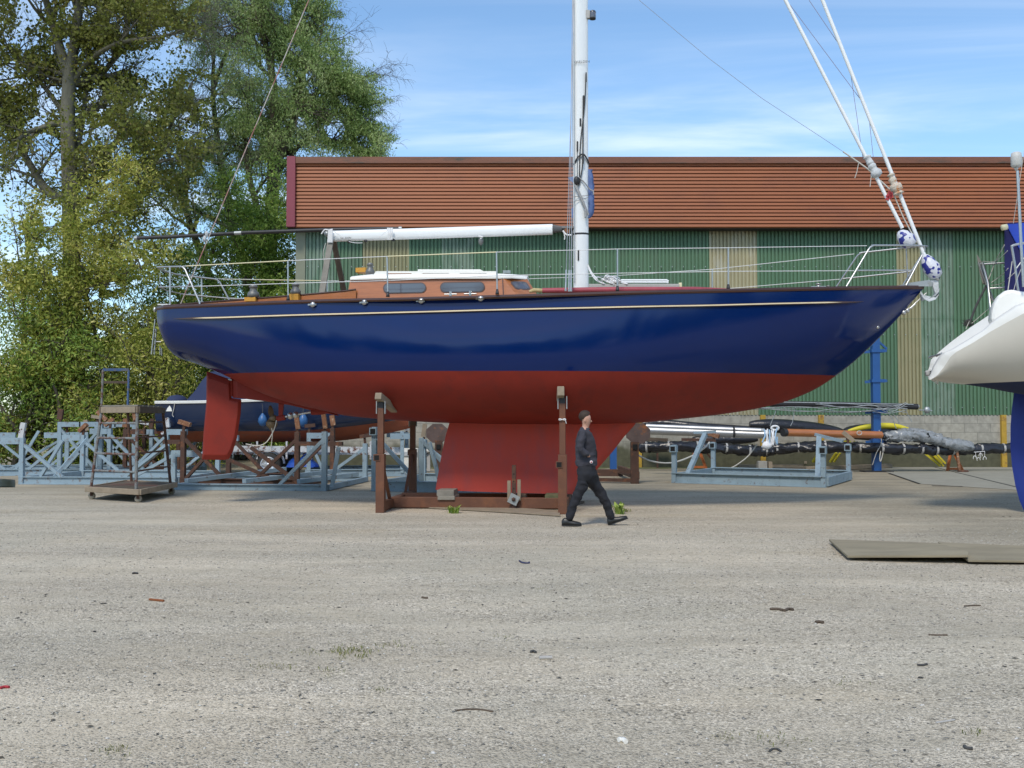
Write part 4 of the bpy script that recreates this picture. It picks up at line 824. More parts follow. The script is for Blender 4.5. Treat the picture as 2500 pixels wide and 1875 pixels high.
# boom
b = MB(); n = 16
def boom_ring(px, yt, yb__):
    c_ = (BP(px, yt)+BP(px, yb__))/2; h = (BP(px, yt)-BP(px, yb__)).length/2; return [c_+BN*(math.copysign(abs(math.cos(t_))**.75, math.cos(t_))*h*.62)+Vector((0, 0, math.copysign(abs(math.sin(t_))**.75, math.sin(t_))*h)) for t_ in [2*math.pi*i/n for i in range(n)]]
r0_, r1_ = boom_ring(809, 563.5, 590.5), boom_ring(1349, 547, 573)
b.grid([r0_+[r0_[0]], r1_+[r1_[0]]], True); b.add(r0_, [tuple(range(n))]); b.add(r1_, [tuple(range(n))]); bo = b.build('boom', m_alu, Y_)
b = MB(); rA = boom_ring(1349, 547.5, 569.5); rB = boom_ring(1372, 552, 566); b.grid([rA+[rA[0]], rB+[rB[0]]], False); b.add(rB, [tuple(range(n))]); b.tube([BP(1372, 557), BP(1401, 557)], .045); b.build('gooseneck', M('grey_casting', (.10, .10, .10), .45, metal=.5), bo)
b = MB(); rA = boom_ring(809, 563, 590); rB = boom_ring(799, 566, 580); b.grid([rA+[rA[0]], rB+[rB[0]]], False); b.add(rB, [tuple(range(n))]); b.lathe(BP(797, 570, -.06), [(.05, 0), (.05, .1)], 12, axis=BN); b.build('boom_end_cap', m_galv, bo)
for x in (853, 893, 960): b = MB(); b.lathe(BP(x, 590-(x-809)*.045, -.01), [(.035, -.04), (.035, .0)], 10); b.build('reefing_eye', m_dark, bo)
b = MB()
for i in range(4): b.tube([BP(803+i*2.5, 561, -.16), BP(801+i*3.2, 592, -.16)], .015, 6)
for i in range(5): b.tube(curve([BP(946+i*3, 556.5, -.15), BP(949+i*2+rg.uniform(-3, 3), 570, -.17), BP(947+i*2.5, 585, -.15)]), .013, 6)
b.tube([BP(924, 581, -.14), BP(946, 562, -.15)], .006); b.tube([BP(813, 563, -.15), BP(842, 583, -.14)], .006); b.tube(curve([BP(785, 571, -.1), BP(793, 561, -.12), BP(803, 562, -.14), BP(812, 560, -.12)]), .014, 6)
b.tube(curve([BP(852, 590, -.1), BP(868, 593, -.1), BP(885, 593, -.1)]), .006); b.build('lashing', m_ropew, bo)
b = MB(); b.blob(BP(1174, 589, -.02), (.05, .03, .075), 10, 8); b.build('boom_block', m_winch, bo); b = MB(); b.tube([BP(1168, 577, -.05), BP(1180, 578, -.05), BP(1173, 583, -.05)], .018, 6); b.build('block_strop', m_ropew, bo)
b = MB(); b.tube(curve([BP(1374, 563, -.1), BP(1383, 573, -.1), BP(1396, 574, -.1)]), .018, 6); b.tube(curve([BP(1376, 566, -.1), BP(1379, 578, -.1), BP(1378, 585, -.1)]), .01, 6); b.build('tack_lashing', m_ropew, bo)
b = MB(); b.prism([BP(1376, 562, -.06), BP(1382, 556, -.06), BP(1391, 562, -.06), BP(1391, 568, -.06), BP(1384, 569, -.06)], BN*.1); b.build('wooden_chock', m_tim2, bo)
# wires: shrouds, backstay
def wire(name, pts, r, mat=None, a=None, parent=Y_): b = MB(); b.tube(pts, r, 6); return b.build(name, mat or m_wire, parent)
top_ = W(SZ(1418, 400)[0], 0, mz)
for sg in (-1, 1):
    def ms_p(p): return p if sg < 0 else mir(p)
    for (x0_, x1_, yb1) in ((1397.5, 1389, 706), (1400, 1394, 706), (1402, 1381, 705)):
        a0 = -.75; lo_p = ms_p(BP(x1_, yb1, -1.55)); hi_p = ms_p(BP(x0_, 0, a0))
        d_ = hi_p-lo_p; wire('shroud', [lo_p, lo_p+d_*1.6], .006, parent=Y_)
        b = MB(); b.tube([lo_p, lo_p+d_.normalized()*.34], .014); b.tube([lo_p, lo_p-Vector((0, 0, .04))], .022); b.build('turnbuckle', m_steel, Y_)
b_lo = BP(441, 742); b_hi = BP(754, 0); wire('backstay', [b_lo, b_lo+(b_hi-b_lo)*2.02], .010, m_wirer)
for (px, py) in ((500, 583), (505, 571)): b = MB(); b.blob(BP(px, py), (.035, .03, .06), 8, 6, .3, rg); b.build('backstay_tie', m_cloth if py > 500 else m_redc, Y_)
# furled forestays
def fore(p0, p1, r, ext): q0, q1 = BP(*p0), BP(*p1); b = MB(); b.tube([q0, q1, q1+(q1-q0)*ext], r, 12); return b.build('furled_forestay', m_alu, Y_)
fore((2203, 557), (1917.5, 0), .033, 1.4); fore((2256, 622), (2008, 0), .034, 1.6)
def bundle(name, a_, b__, r, mat, seed, lump=.3): 
    A, B = BP(*a_), BP(*b__); rr = random.Random(seed); m_ = MB(); n = 9; ax = (B-A).normalized()
    pr_ = [(r*(.45 if i in (0, n) else 1)*(1+rr.uniform(-lump, lump)), (B-A).length*i/n) for i in range(n+1)]; m_.lathe(A, pr_, 14, axis=ax); return m_.build(name, mat, Y_)
bundle('furling_wrap', (2115, 379), (2128, 405), .06, m_cloth, 1); bundle('furling_wrap', (2124, 398), (2145, 432), .085, m_cloth, 4)
bundle('furling_wrap', (2174, 424), (2184, 455), .06, m_cloth2, 2); bundle('furling_wrap', (2184, 448), (2194, 476), .09, m_cloth2, 5)
b = MB()
for q in ([(2162, 478), (2174, 466), (2182, 480), (2170, 486)], [(2168, 466), (2180, 470), (2176, 487)], [(2160, 486), (2172, 474), (2170, 490)]): b.prism([BP(x, y, -.04) for x, y in q], BN*.02)
b.build('red_tape', m_redc, Y_)
for (x0_, y0_, x1_, y1_) in ((2195, 564, 2228, 602), (2254, 622, 2290, 680)):
    A, B = BP(x0_, y0_), BP(x1_, y1_); m_ = MB(); L_ = (B-A).length; m_.lathe(A, [(.03, 0), (.07, .07*L_), (.12, .25*L_), (.13, .4*L_), (.155, .55*L_), (.13, .75*L_), (.115, .9*L_), (.03, L_)], 18, axis=(B-A)); m_.build('furling_drum_bag', m_bagw, Y_)
wire('inner_forestay_foot', [BP(2212, 600), BP(2217, 700)], .012, m_wire)
wire('spinnaker_halyard', [BP(1560, 0), BP(1730, 142), BP(1860, 240), BP(1990, 325), BP(2058, 370)], .004)
wire('spinnaker_halyard_tail', [BP(2058, 370), BP(2080, 385), BP(2118, 412), BP(2172, 462)], .014, m_rope)
wire('halyard_tail', [BP(2180, 470), BP(2205, 530), BP(2238, 592)], .012, m_rope)
for pts in ([(2096, 399), (2092, 420), (2087, 435)], [(2127, 430), (2124, 456)]): wire('rope_end', [BP(*p, -.03) for p in pts], .007, m_rope)
for pts in ([(1920, 0), (2104, 247), (2118, 280)], [(1975, 0), (2063, 130), (2077, 180)], [(2077, 180), (2100, 340), (2107, 388)], [(2123, 300), (2132, 384)]): wire('signal_halyard', [BP(*p, .05) for p in pts], .005, M('mauve_line', (.25, .22, .30), .8) if 'mauve_line' not in MAT else MAT['mauve_line'])
# lifelines, stanchions, pulpits
def aside(s, sg): return sg*(hbm(s)*.955-.035)
def railp(px, py, sg, inset=0):
    a = -1.2
    for _ in range(7): s_, z_ = SZ(px, py, a); a = -(hbm(s_)*.955-.035-inset)
    return W(s_, sg*-a*1.0 if sg > 0 else a, z_)
stn = [((703, 636.5), (703.5, 731)), ((945, 626), (947, 722)), ((1212, 615.5), (1214, 716)), ((1507.5, 608), (1507.5, 708)), ((1778, 605), (1778, 704))]
tops = [(446, 650)]+[s_[0] for s_ in stn]+[(2116, 600)]
lows = [(485, 699), (702, 692), (945, 685), (1212, 673), (1507.5, 667), (1778, 662.5), (2085, 661)]
for sg in (-1, 1):
    for (t_, b__) in stn:
        b = MB(); p0, p1 = railp(*b__, sg), railp(*t_, sg); p0.z -= .02; b.tube([p0, p1], .0135, 8); so = b.build('stanchion', m_steel, Y_); b = MB(); b.lathe(p0, [(.035, -.0), (.03, .03), (.02, .09)], 10); b.build('stanchion_base', m_dark, so)
    for nm, pl in (('upper_lifeline', tops), ('lower_lifeline', lows)):
        b = MB(); b.tube([railp(*p, sg) for p in pl], .0065, 6, smooth=False); b.build(nm, m_ropew, Y_)
    for q0_, q1_ in (((455, 649.6), tops[1]), (tops[2], tops[3])): b = MB(); b.tube([railp(*q0_, sg), railp(*q1_, sg)], .010, 6); b.build('lifeline_sleeve', m_cream, Y_)
    # stern pushpit
    R_ = .0165; b = MB(); b.tube([railp(385, 651.8, sg), railp(440, 650.5, sg), railp(446, 651.8, sg), railp(452, 658, sg), railp(487, 737, sg), railp(488, 744, sg)], R_, 8)
    b.tube([railp(388, 700.5, sg), railp(470, 699.6, sg), railp(486, 699, sg)], R_*.8, 8); b.tube([railp(415, 652, sg), railp(415.5, 742, sg)], R_, 8); b.build('pushpit', m_steel, Y_)
    b = MB(); b.tube([railp(2127, 599.5, sg, .0), railp(2133, 599, sg), railp(2200, 599, sg, -.02), railp(2244, 599.3, sg, -.02), railp(2256, 601, sg, -.05), railp(2258, 610, sg, -.03), railp(2250, 625, sg, -.02), railp(2212, 697, sg)], R_, 8)
    b.tube([railp(2133, 599, sg), railp(2124, 604, sg), railp(2118, 613, sg), railp(2065, 702, sg)], R_, 8); b.tube([railp(2092, 660.5, sg), railp(2160, 660, sg), railp(2232, 660, sg)], R_*.85, 8); b.build('pulpit', m_steel, Y_)
b = MB(); pa_, pb_ = railp(385, 651.8, -1), railp(385, 651.8, 1); b.tube([pa_, pa_.lerp(pb_, .15)-BD*.06, pa_.lerp(pb_, .5)-BD*.1, pa_.lerp(pb_, .85)-BD*.06, pb_], .0165, 8)
pa2, pb2 = railp(388, 700.5, -1), railp(388, 700.5, 1); b.tube([pa2, pa2.lerp(pb2, .5)-BD*.08, pb2], .013, 8); b.build('pushpit_crossbar', m_steel, Y_)
b = MB(); pa_, pb_ = railp(2256, 601, -1, -.05), railp(2256, 601, 1, -.05); b.tube([pa_, pa_.lerp(pb_, .5)+BD*.07, pb_], .0165, 8); b.build('pulpit_crossbar', m_steel, Y_)
b = MB(); b.tube(curve([BP(393, 658, -.5), BP(390, 680, -.5), BP(392, 696, -.5), BP(398, 702, -.5)]), .006); b.build('horseshoe_bracket', m_steel, Y_)
# deck fittings
def dbox(name, x0, y0, x1, y1, a, dep, mat, label=None, bev=.01): b = MB(); p, q = BP(x0, y1, a), BP(x1, y0, a); b.prism([p, BP(x1, y1, a), q, BP(x0, y0, a)], BN*dep); return b.build(name, mat, Y_, label, bevel=bev)
dbox('foredeck_hatch', 1437, 693, 1659, 712, -.45, .9, m_greyp); dbox('hatch_hinge', 1657, 690, 1665, 706, -.3, .03, m_cream)
b = MB()
for k in range(2): b.tube([BP(1516, 684+k*5, -.3), BP(1628, 684+k*5, -.3), BP(1632, 687+k*3, -.3)], .018, 8); b.tube([BP(1516, 684+k*5, .0), BP(1628, 684+k*5, .0)], .018, 8)
b.build('hatch_rail', m_alu, Y_)
for (px, y0, y1, r_) in ((1998, 692.5, 703, .05), (2022, 697, 703, .035)):
    b = MB(); p_ = BP(px, y1, -.4); h = BP(px, y0, -.4).z-p_.z; b.lathe(p_, [(r_*1.3, 0), (r_*1.3, h*.2), (r_*.6, h*.3), (r_*.6, h*.8), (r_, h*.85), (r_, h)], 14); b.beam(p_+Vector((0, 0, h*.3))-BD*.13, p_+Vector((0, 0, h*.3))+BD*.13, .03, .02); b.build('mooring_cleat', m_steel, Y_)
for (px, py) in ((1100, 718.5), (1148, 717.5)):
    b = MB(); p_ = BP(px, py, -1.45); b.tube([p_-BD*.11, p_+BD*.11], .014, 8); b.tube([p_-Vector((0, 0, .03)), p_+Vector((0, 0, .05))], .025, 8); b.build('deck_cleat', m_steel, Y_)
for (px, py) in ((757, 741), (887, 737), (1028, 734.5), (1174, 729.5)):
    s_, z_ = SZ(px, py, -1.65); q = -hb(s_, z_)-.02; b = MB(); p_ = W(s_, q, z_); b.lathe(p_-BN*.02, [(.045, -.02), (.05, 0), (.03, .03)], 12, axis=BN); b.beam(p_-BD*.09, p_+BD*.06, .03, .028); b.build('fairlead_block', m_steel, Y_)
b = MB(); s_, z_ = SZ(2141.5, 799.5, -.15); b.lathe(W(s_, -hb(s_, z_)-.004, z_), [(.028, -.01), (.028, .01)], 12, axis=BN); b.build('through_hull_fitting', m_steel, Y_)
b = MB(); b.blob(BP(378, 756, -.55), (.03, .03, .05)); b.build('transom_fitting', m_steel, Y_)
for (px, a_) in ((398, -.45), (405, -.2)): b = MB(); p_ = BP(px, 744, a_); b.tube([p_-BD*.1+Vector((0, 0, .0)), p_+BD*.1], .02, 8); b.tube([p_-Vector((0, 0, .08)), p_], .03, 8); b.build('stern_cleat', m_steel, Y_)
# transom ladder
b = MB()
for (x0_, y0_, x1_, y1_, a_) in ((379, 779, 370, 865, -.28), (381.5, 803, 377, 865, .02)): b.tube([BP(x0_, y0_, a_), BP(x1_, y1_, a_)], .014, 8)
for k in range(4): b.tube([BP(376.5-k*1.4, 800+k*18, -.28), BP(380-k*.8, 812+k*15, .02)], .011, 6)
b.tube([BP(379, 834, -.2), BP(393, 834.5, -.2)], .012); b.tube([BP(391, 845, .1), BP(391, 866, .1)], .012); b.tube([BP(395, 850, .1), BP(395, 868, .1)], .012); b.build('transom_ladder', m_steel, Y_)
# bow roller
b = MB(); b.prism([BP(2222, 690, -.09), BP(2270, 683, -.09), BP(2277, 688, -.09), BP(2277, 699, -.09), BP(2222, 699, -.09)], BN*.02); b.prism([BP(2222, 690, .07), BP(2270, 683, .07), BP(2277, 688, .07), BP(2277, 699, .07), BP(2222, 699, .07)], BN*.02)
b.prism([BP(2185, 699, -.1), BP(2222, 690, -.1), BP(2222, 699, -.1)], BN*.2); b.tube([BP(2271, 694, -.1), BP(2271, 694, .1)], .04, 10); b.build('bow_roller', m_galv, Y_)

# things lying on or tied to the yacht
b = MB(); b.tube([BP(330, 581.5, .26), BP(420, 578, .26), BP(600, 568, .26), BP(800, 561, .26), BP(978, 558, .26)], .036, 10)
t = thing('spinnaker_pole', 'long thin black pole lashed beside the white boom, sticking out over the stern', 'pole', BP(650, 566, .26)); b.build('pole_tube', m_dark, t)
b = MB(); b.tube([BP(573, 569.4, .26), BP(590, 568.5, .26)], .039, 10); b.build('silver_band', m_galv, t)
b = MB(); b.tube([BP(329, 581.5, .26), BP(336, 581, .26)], .041, 10); b.tube([BP(974, 558, .26), BP(981, 558, .26)], .041, 10); b.build('end_fitting', m_galv, t)
t = thing('boom_crutch', 'crossed grey and brown timber legs propping up the end of the white boom', 'prop', BP(808, 715, 0))
b = MB(); b.beam(BP(785, 722, -.6), BP(807, 588, -.08), .11, .04, up=BN); b.build('leg', m_timg, t, 'pale grey plank leg'); b = MB(); b.beam(BP(842, 722, .55), BP(815, 590, .08), .10, .05, up=BN); b.build('leg', m_timd, t, 'dark brown plank leg')
b = MB(); b.tube(curve([BP(795, 594, -.12), BP(789, 618, -.2), BP(792, 640, -.2)]), .006); b.build('lashing', m_rope, t)
t = thing('covered_pole', 'crimson covered pole lying along the side deck beside the white mast', 'pole', BP(1550, 712, -1.3))
b = MB(); b.tube([BP(1324, 709.5, -1.3), BP(1500, 707.5, -1.25), BP(1700, 707, -1.1), BP(1788, 709, -.95)], [.045, .052, .05, .03], 12); b.build('cover', m_crim, t)
b = MB(); b.tube([BP(1292, 712, -1.32), BP(1303, 708.5, -1.31), BP(1325, 709.5, -1.3)], [.02, .04, .035], 10); b.build('tied_end', M('straw_cover', (.45, .36, .18), .8, var=.3, vs=20), t)
b = MB(); rr = random.Random(8)
for i in range(26):
    cx_, cy_ = 1485+rr.gauss(0, 15), 686.5+rr.gauss(0, 2); wd_, hg = rr.uniform(6, 17), rr.uniform(2, 6)
    if i < 8: cx_, wd_, hg, cy_ = 1495+rr.uniform(-12, 12), rr.uniform(7, 14), rr.uniform(5, 10), 681
    ph = rr.random()*6; b.tube([BP(cx_+wd_*math.cos(t_), cy_+hg*math.sin(t_+ph*.3), -.35+.12*math.sin(t_+ph)) for t_ in [k*.55 for k in range(13)]], .010, 5)
o = b.build('rope_coil', m_ropew, None); tag(o, 'tangled heap of white ropes on deck at the foot of the mast', 'rope')
b = MB()
for k in range(3): b.tube(curve([BP(1435, 649-k*2, -.05), BP(1441+k*2, 665, -.1), BP(1452+k*3, 681, -.2), BP(1462, 689, -.3)]), .008, 6)
o = b.build('halyard_tails', m_ropew, Y_)
# anchor
t = thing('anchor', 'grey galvanised anchor hanging from the bow roller of the blue yacht', 'anchor', BP(2283, 695))
b = MB(); b.tube([BP(2255, 696, 0), BP(2276, 688, 0), BP(2287, 684, 0)], .03, 8); b.prism([BP(2278, 684, -.03), BP(2291, 684, -.03), BP(2292, 714, -.03), BP(2284, 716, -.03), BP(2278, 700, -.03)], BN*.06); b.build('shank', m_cloth, t)
b = MB(); top_e = [(2292, 712, 0), (2284, 723, 0), (2268, 728, 0), (2256, 722, 0), (2247, 708, 0)]
b.grid([[BP(x, y, a_*.20*math.sin(math.pi*(.15+.7*i/4))) + Vector((0, 0, -abs(a_)*.06)) for a_ in (-1, -.5, 0, .5, 1)] for i, (x, y, _) in enumerate(top_e)], True); b.prism([BP(2292, 712, -.1), BP(2294, 704, -.1), BP(2284, 722, -.1)], BN*.2); b.prism([BP(2247, 718, -.03), BP(2275, 725, -.03), BP(2252, 735, -.03)], BN*.06); b.build('fluke', m_cloth, t)
b = MB(); b.lathe(BP(2290, 679, -.05), [(.04, 0), (.04, .1)], 10, axis=BN); b.build('shackle', m_steel, t)
b = MB(); b.tube([BP(2203, 766), BP(2222, 751), BP(2240, 735), BP(2262, 715)], .012, 6); b.blob(BP(2206, 763), .05, 8, 6); b.blob(BP(2215, 758), .045, 8, 6); b.tube([BP(2222, 753), BP(2234, 742)], .022, 6); b.build('bobstay', m_steel, Y_)
# rope hanging from the propeller
b = MB(); b.tube(curve([BP(675, 1026, -.05), BP(672, 1040, -.05), BP(665, 1058, -.05), BP(650, 1080, -.1), BP(630, 1088, -.1), BP(600, 1084, -.1)]), .010, 6); b.tube(curve([BP(663, 1045, -.05), BP(665, 1060, -.05), BP(661, 1100, -.05)]), .008, 6)
o = b.build('hanging_rope', m_rope, None); tag(o, 'thin pale rope hanging down from the yacht propeller', 'rope')

# ------------------------------------------------------------------ cradles
Z3 = lambda z: Vector((0, 0, z))
# the yacht's own brown cradle
def WG(s, a, z=0): return W(s, a, z)
pl = [SZ(929, 1180, -1.5), None]
sL, sR = SZ(929.5, 1180, -1.5)[0], SZ(1373.5, 1200, -1.5)[0]
t = thing('yacht_cradle', 'rust brown steel cradle with four tall posts carrying the blue and red yacht', 'cradle', W((sL+sR)/2, 0, 0))
for s in (sL, sR):
    for sg in (-1, 1):
        a = 1.5*sg; hp_ = 2.02 if sg < 0 else 1.78; hp_ += .06 if s == sR else -.02
        b = MB(); b.beam(W(s, a, .001), W(s, a, 1.02), .15, .15, up=BD); b.beam(W(s, a, 1.02), W(s, a, hp_-.18), .105, .105, up=BD); po = b.build('post', m_brown, t, bevel=.006)
        zs_ = P(0, 1117 if s == sL else 1134, (W(s, a, 0)).y).z if sg < 0 else .95
        b = MB(); d_ = -1; b.beam(W(s-.055, a-.09*(-sg), zs_), W(s-.055, a-.02*(-sg), zs_), .115, .115); b.build('socket', m_brown, po)
        b = MB(); b.box(W(s-.055, a+.092*sg, zs_), (.085, .006, .085), -YAW); b.build('painted_socket_hole', m_hole, po)
        b = MB(); b.beam(W(s, a, hp_-.2), W(s, a, hp_-.08), .10, .10, up=BD); b.build('pad_neck', m_dark, po)
        for e in (-.075, .075): b = MB(); b.beam(W(s+e, a, hp_-.28), W(s+e, a, hp_-.06), .016, .07, up=BN); b.build('pad_cheek', m_galv, po)
        b = MB(); b.beam(W(s-.02, a-.16*(-sg)*-1*-1, hp_+.03), W(s+.12 if s == sL else s-.10, a*.62, hp_-.20), .12, .12 if s == sL else .17); b.build('pad_timber', m_tim if sg < 0 else m_timd, po, bevel=.01)
        ai = a*.48
        b = MB(); b.beam(W(s, a-.04*sg, .92), W(s, ai, .16), .06, .05, up=BD); b.build('brace', m_brown, t)
    b = MB(); b.beam(W(s, -1.43, .10), W(s, 1.43, .10), .12, .16); b.build('cross_beam', m_brown, t, bevel=.006)
    if s == sR:
        b = MB(); pa_ = W(s, -1.58, 1.62); b.tube([pa_+BD*(.06*math.cos(q_))+BN*(.045*math.sin(q_)*0-.0)+Z3(.012*math.sin(q_*2)) for q_ in [i*.5 for i in range(14)]], .008, 5); b.tube([pa_+BD*.05, pa_+BD*.07-Z3(.07)], .006, 5); b.build('tied_cord', m_ropew, t)
for a in (-.62, .42):
    b = MB(); b.beam(W(sL, a, .115), W(sR, a, .115), .13, .19); b.build('long_beam', m_brown, t, bevel=.008)
s_ = SZ(1256, 1200, -.62)[0]
b = MB(); b.beam(W(s_, -.72, .02), W(s_, -.72, .80), .085, .07, up=BD)
for k in range(5): b.box(W(s_, -.762, .12+.13*k), (.022, .006, .022), -YAW, mi=1)
kp = b.build('keel_prop', [m_brown2, m_hole], t)
b = MB(); b.beam(W(s_-.09, -.70, .16), W(s_-.09, -.70, .52), .05, .06, up=BD); b.beam(W(s_+.09, -.70, .16), W(s_+.09, -.70, .54), .05, .06, up=BD); b.build('timber_cheek', m_tim, kp)
b = MB(); c_ = W(s_, -.80, .19); b.prism([c_+BD*(.125*math.cos(q_))+Z3(.125*math.sin(q_)) for q_ in (.35, .35+math.pi/2, .35+math.pi, .35+1.5*math.pi)], BN*.02); b.build('square_washer', m_galv, kp)
b = MB(); b.lathe(c_-BN*.03, [(.035, 0), (.04, .03)], 6, axis=BN); b.build('bolt_nut', m_brown2, kp)
def block(px0, px1, py0, py1, a, dep, mat, name, label, cat='block', grp=None):
    b = MB(); p0, p1 = BP(px0, py1, a), BP(px1, py0, a); b.prism([p0, BP(px1, py1, a), p1, BP(px0, py0, a)], BN*dep); o = b.build(name, mat, None, bevel=.01); tag(o, label, cat, grp); return o
kz = BP(1075, 1196).z
block(1066, 1108, 1196.5, 1212, -.66, .5, m_timg, 'timber_block', 'grey timber block wedged under the aft end of the red keel', grp='blocks under the keel')
block(1068, 1110, 1211, 1221, -.72, .6, m_timg, 'timber_block', 'thin grey timber packing under the block at the aft end of the keel', grp='blocks under the keel')
block(1330, 1366, 1208, 1231, -.66, .5, M('mossy_timber', (.10, .10, .05), .9, var=.4, vs=8), 'timber_block', 'mossy dark timber block under the forward end of the red keel', grp='blocks under the keel')
block(1270, 1283, 1207, 1222, -.4, .4, m_timd, 'timber_block', 'small black block under the middle of the keel beside the prop', grp='blocks under the keel')
# ply strip lying in front of the cradle
b = MB(); q = [G(1026, 1241), G(1200, 1251), G(1367, 1262), G(1367, 1250), G(1213, 1240), G(1060, 1238.5)]; b.prism([p+Z3(.012) for p in q], (0, 0, .018)); o = b.build('plywood_strip', m_tim); tag(o, 'thin warped plywood strip lying on gravel in front of the yacht cradle', 'board')
b = MB(); b.beam(G(1405, 1232)+Z3(.02), G(1418, 1228)+Z3(.02), .15, .04); o = b.build('timber_offcut', m_timd); tag(o, 'small dark offcut on gravel just behind the walking person', 'offcut')

def cradle(name, label, FL, FR, dep, h, bm_, pm, bh=.2, posts=(1, 1, 1, 1), arms='out', armw=.16, brace=True, pads=None, group='steel boat cradles', seed=1, bw=.12, inner=()):
    rr = random.Random(seed); FL, FR = Vector(FL), Vector(FR); u = (FR-FL).normalized(); v = Vector((-u.y, u.x, 0)) if dep > 0 else Vector((u.y, -u.x, 0)); BL, BR = FL+v*abs(dep), FR+v*abs(dep)
    t = thing(name, label, 'cradle', (FL+FR)/2, group)
    for (p, q) in ((FL, FR), (BL, BR)):
        b = MB(); z = bh/2; b.beam(p+Z3(z), q+Z3(z), .03, bh-.05); b.beam(p+Z3(bh-.012), q+Z3(bh-.012), bw, .022); b.beam(p+Z3(.014), q+Z3(.014), bw, .022); b.build('base_beam', bm_, t)
    for (p, q) in ((FL, BL), (FR, BR)): b = MB(); b.beam(p+Z3(bh/2)+v*.07, q+Z3(bh/2)-v*.07, .09, bh*.8); b.build('side_beam', bm_, t)
    for i, (c_, su, sv) in enumerate(((FL, 1, 1), (FR, -1, 1), (BL, 1, -1), (BR, -1, -1))):
        if not posts[i]: continue
        hh = h*(posts[i] if posts[i] != 1 else 1+rr.uniform(-.03, .03)); b = MB(); c_ = c_+u*su*.06; b.beam(c_+Z3(.005)+v*sv*.001, c_+Z3(hh), .115, .115, up=u); po = b.build('post', bm_, t, bevel=.006)
        if arms == 'out': b = MB(); b.beam(c_+Z3(hh-armw/2)-u*su*.58, c_+Z3(hh-armw/2)-u*su*.055, armw*.9, armw); b.build('arm', bm_, po)
        if arms == 'in': b = MB(); b.beam(c_+Z3(hh-armw/2)+u*su*.62, c_+Z3(hh-armw/2)+u*su*.055, armw*.9, armw); b.build('arm', bm_, po)
        if arms == 'box':
            b = MB(); cc = c_+Z3(hh-.10)-v*.06; b.beam(cc-v*.06, cc+v*.1, .17, .17); b.build('socket', bm_, po); b = MB(); b.beam(cc-v*.064, cc-v*.058, .12, .12); b.build('painted_socket_hole', m_hole, po)
        if brace: b = MB(); b.beam(c_+Z3(hh*.86)+u*su*.03, c_+u*su*(1.05)+Z3(bh*.9), .075, .09, up=v); b.build('brace', bm_, t)
        if pads and i < len(pads) and pads[i]:
            k = pads[i]; b = MB(); b.beam(c_+Z3(hh)+u*su*.0, c_+Z3(hh+.16)+u*su*.02, .06, .06); b.build('pad_neck', m_brown2, po)
            an = rr.uniform(-.5, .9)*su; dd = (u*math.cos(an)+Z3(math.sin(an))); dd = dd if k == 1 else Z3(1)+u*.15*su; dd = dd.normalized(); pk = (pm, m_tim, m_white2, pm, m_brown2)[rr.randrange(5)]
            b = MB(); b.beam(c_+Z3(hh+.2)-dd*rr.uniform(.12, .22), c_+Z3(hh+.2)+dd*rr.uniform(.12, .24), rr.uniform(.09, .15), .10); b.build('pad_timber', pk, po)
    for (p, q, w_) in inner: b = MB(); b.beam(FL+u*p[0]+v*p[1]+Z3(p[2]), FL+u*q[0]+v*q[1]+Z3(q[2]), w_, w_*.8); b.build('brace', bm_, t)
    return t
# left group
A0, A1 = P(47, 1182, 25.3), P(430, 1182, 25.1); A0.z = A1.z = 0
cradle('boat_cradle', 'pale blue steel cradle directly behind the wheeled ladder frame at left', A0, A1, 3.2, 1.19, m_pale, m_tim2, posts=(1, .72, 1, 1), pads=(2, 0, 1, 2), seed=3, inner=(((.9, 0, .2), (1.5, .5, 1.15), .09), ((2.3, 1.0, .15), (3.7, .2, 1.0), .1), ((.5, .1, .2), (1.05, .1, 1.1), .09)))
B0, B1 = P(-90, 1160, 28.9), P(168, 1160, 29.5); B0.z = B1.z = 0
cradle('boat_cradle', 'pale blue steel cradle cut off by the left edge of the picture', B0, B1, 2.8, 1.25, m_pale, m_tim2, arms='in', pads=(1, 1, 2, 2), seed=4, inner=(((1.4, 0, .2), (2.0, 0, 1.3), .09), ((1.0, .4, .1), (2.7, .4, 1.15), .08)))
C0, C1 = P(140, 1156, 29.4), P(250, 1156, 29.4); C0.z = C1.z = 0
cradle('boat_cradle', 'narrow pale blue cradle between the left edge cradle and the ladder frame', C0, C1, 2.6, 1.55, m_pale2, m_tim2, arms='in', armw=.14, pads=(2, 1, 1, 2), seed=5)
D0, D1 = P(262, 1158, 29.0), P(412, 1158, 28.8); D0.z = D1.z = 0
cradle('boat_cradle', 'worn blue cradle seen through the rungs of the ladder frame', D0, D1, 2.6, 1.35, m_pale2, m_tim2, arms='out', pads=(1, 2, 2, 1), seed=6)
D0, D1 = P(300, 1150, 31.0), P(440, 1150, 31.0); D0.z = D1.z = 0
cradle('boat_cradle', 'brown rusty cradle standing behind the worn blue cradle', D0, D1, 1.6, 1.35, m_brown2, m_tim2, arms='in', pads=(2, 0, 1, 2), seed=16)
E0, E1 = G(441, 1187), G(731, 1190)
cradle('boat_cradle', 'dark brown steel cradle with crossed braces below the yacht rudder', E0, E1, 2.6, 1.36, m_brown2, m_tim2, arms='none', brace=True, pads=(1, 2, 1, 2), seed=7, bh=.20, inner=(((.1, 0, .15), (1.05, 0, 1.15), .09), ((2.95, 0, .15), (1.8, 0, .95), .1), ((1.0, 0, .75), (2.3, 0, .22), .09), ((.0, 0, 1.08), (-.45, 0, 1.08), .13), ((3.0, 0, 1.05), (4.1, 0, 1.05), .12)))
F0, F1 = G(425, 1196), G(798, 1199)
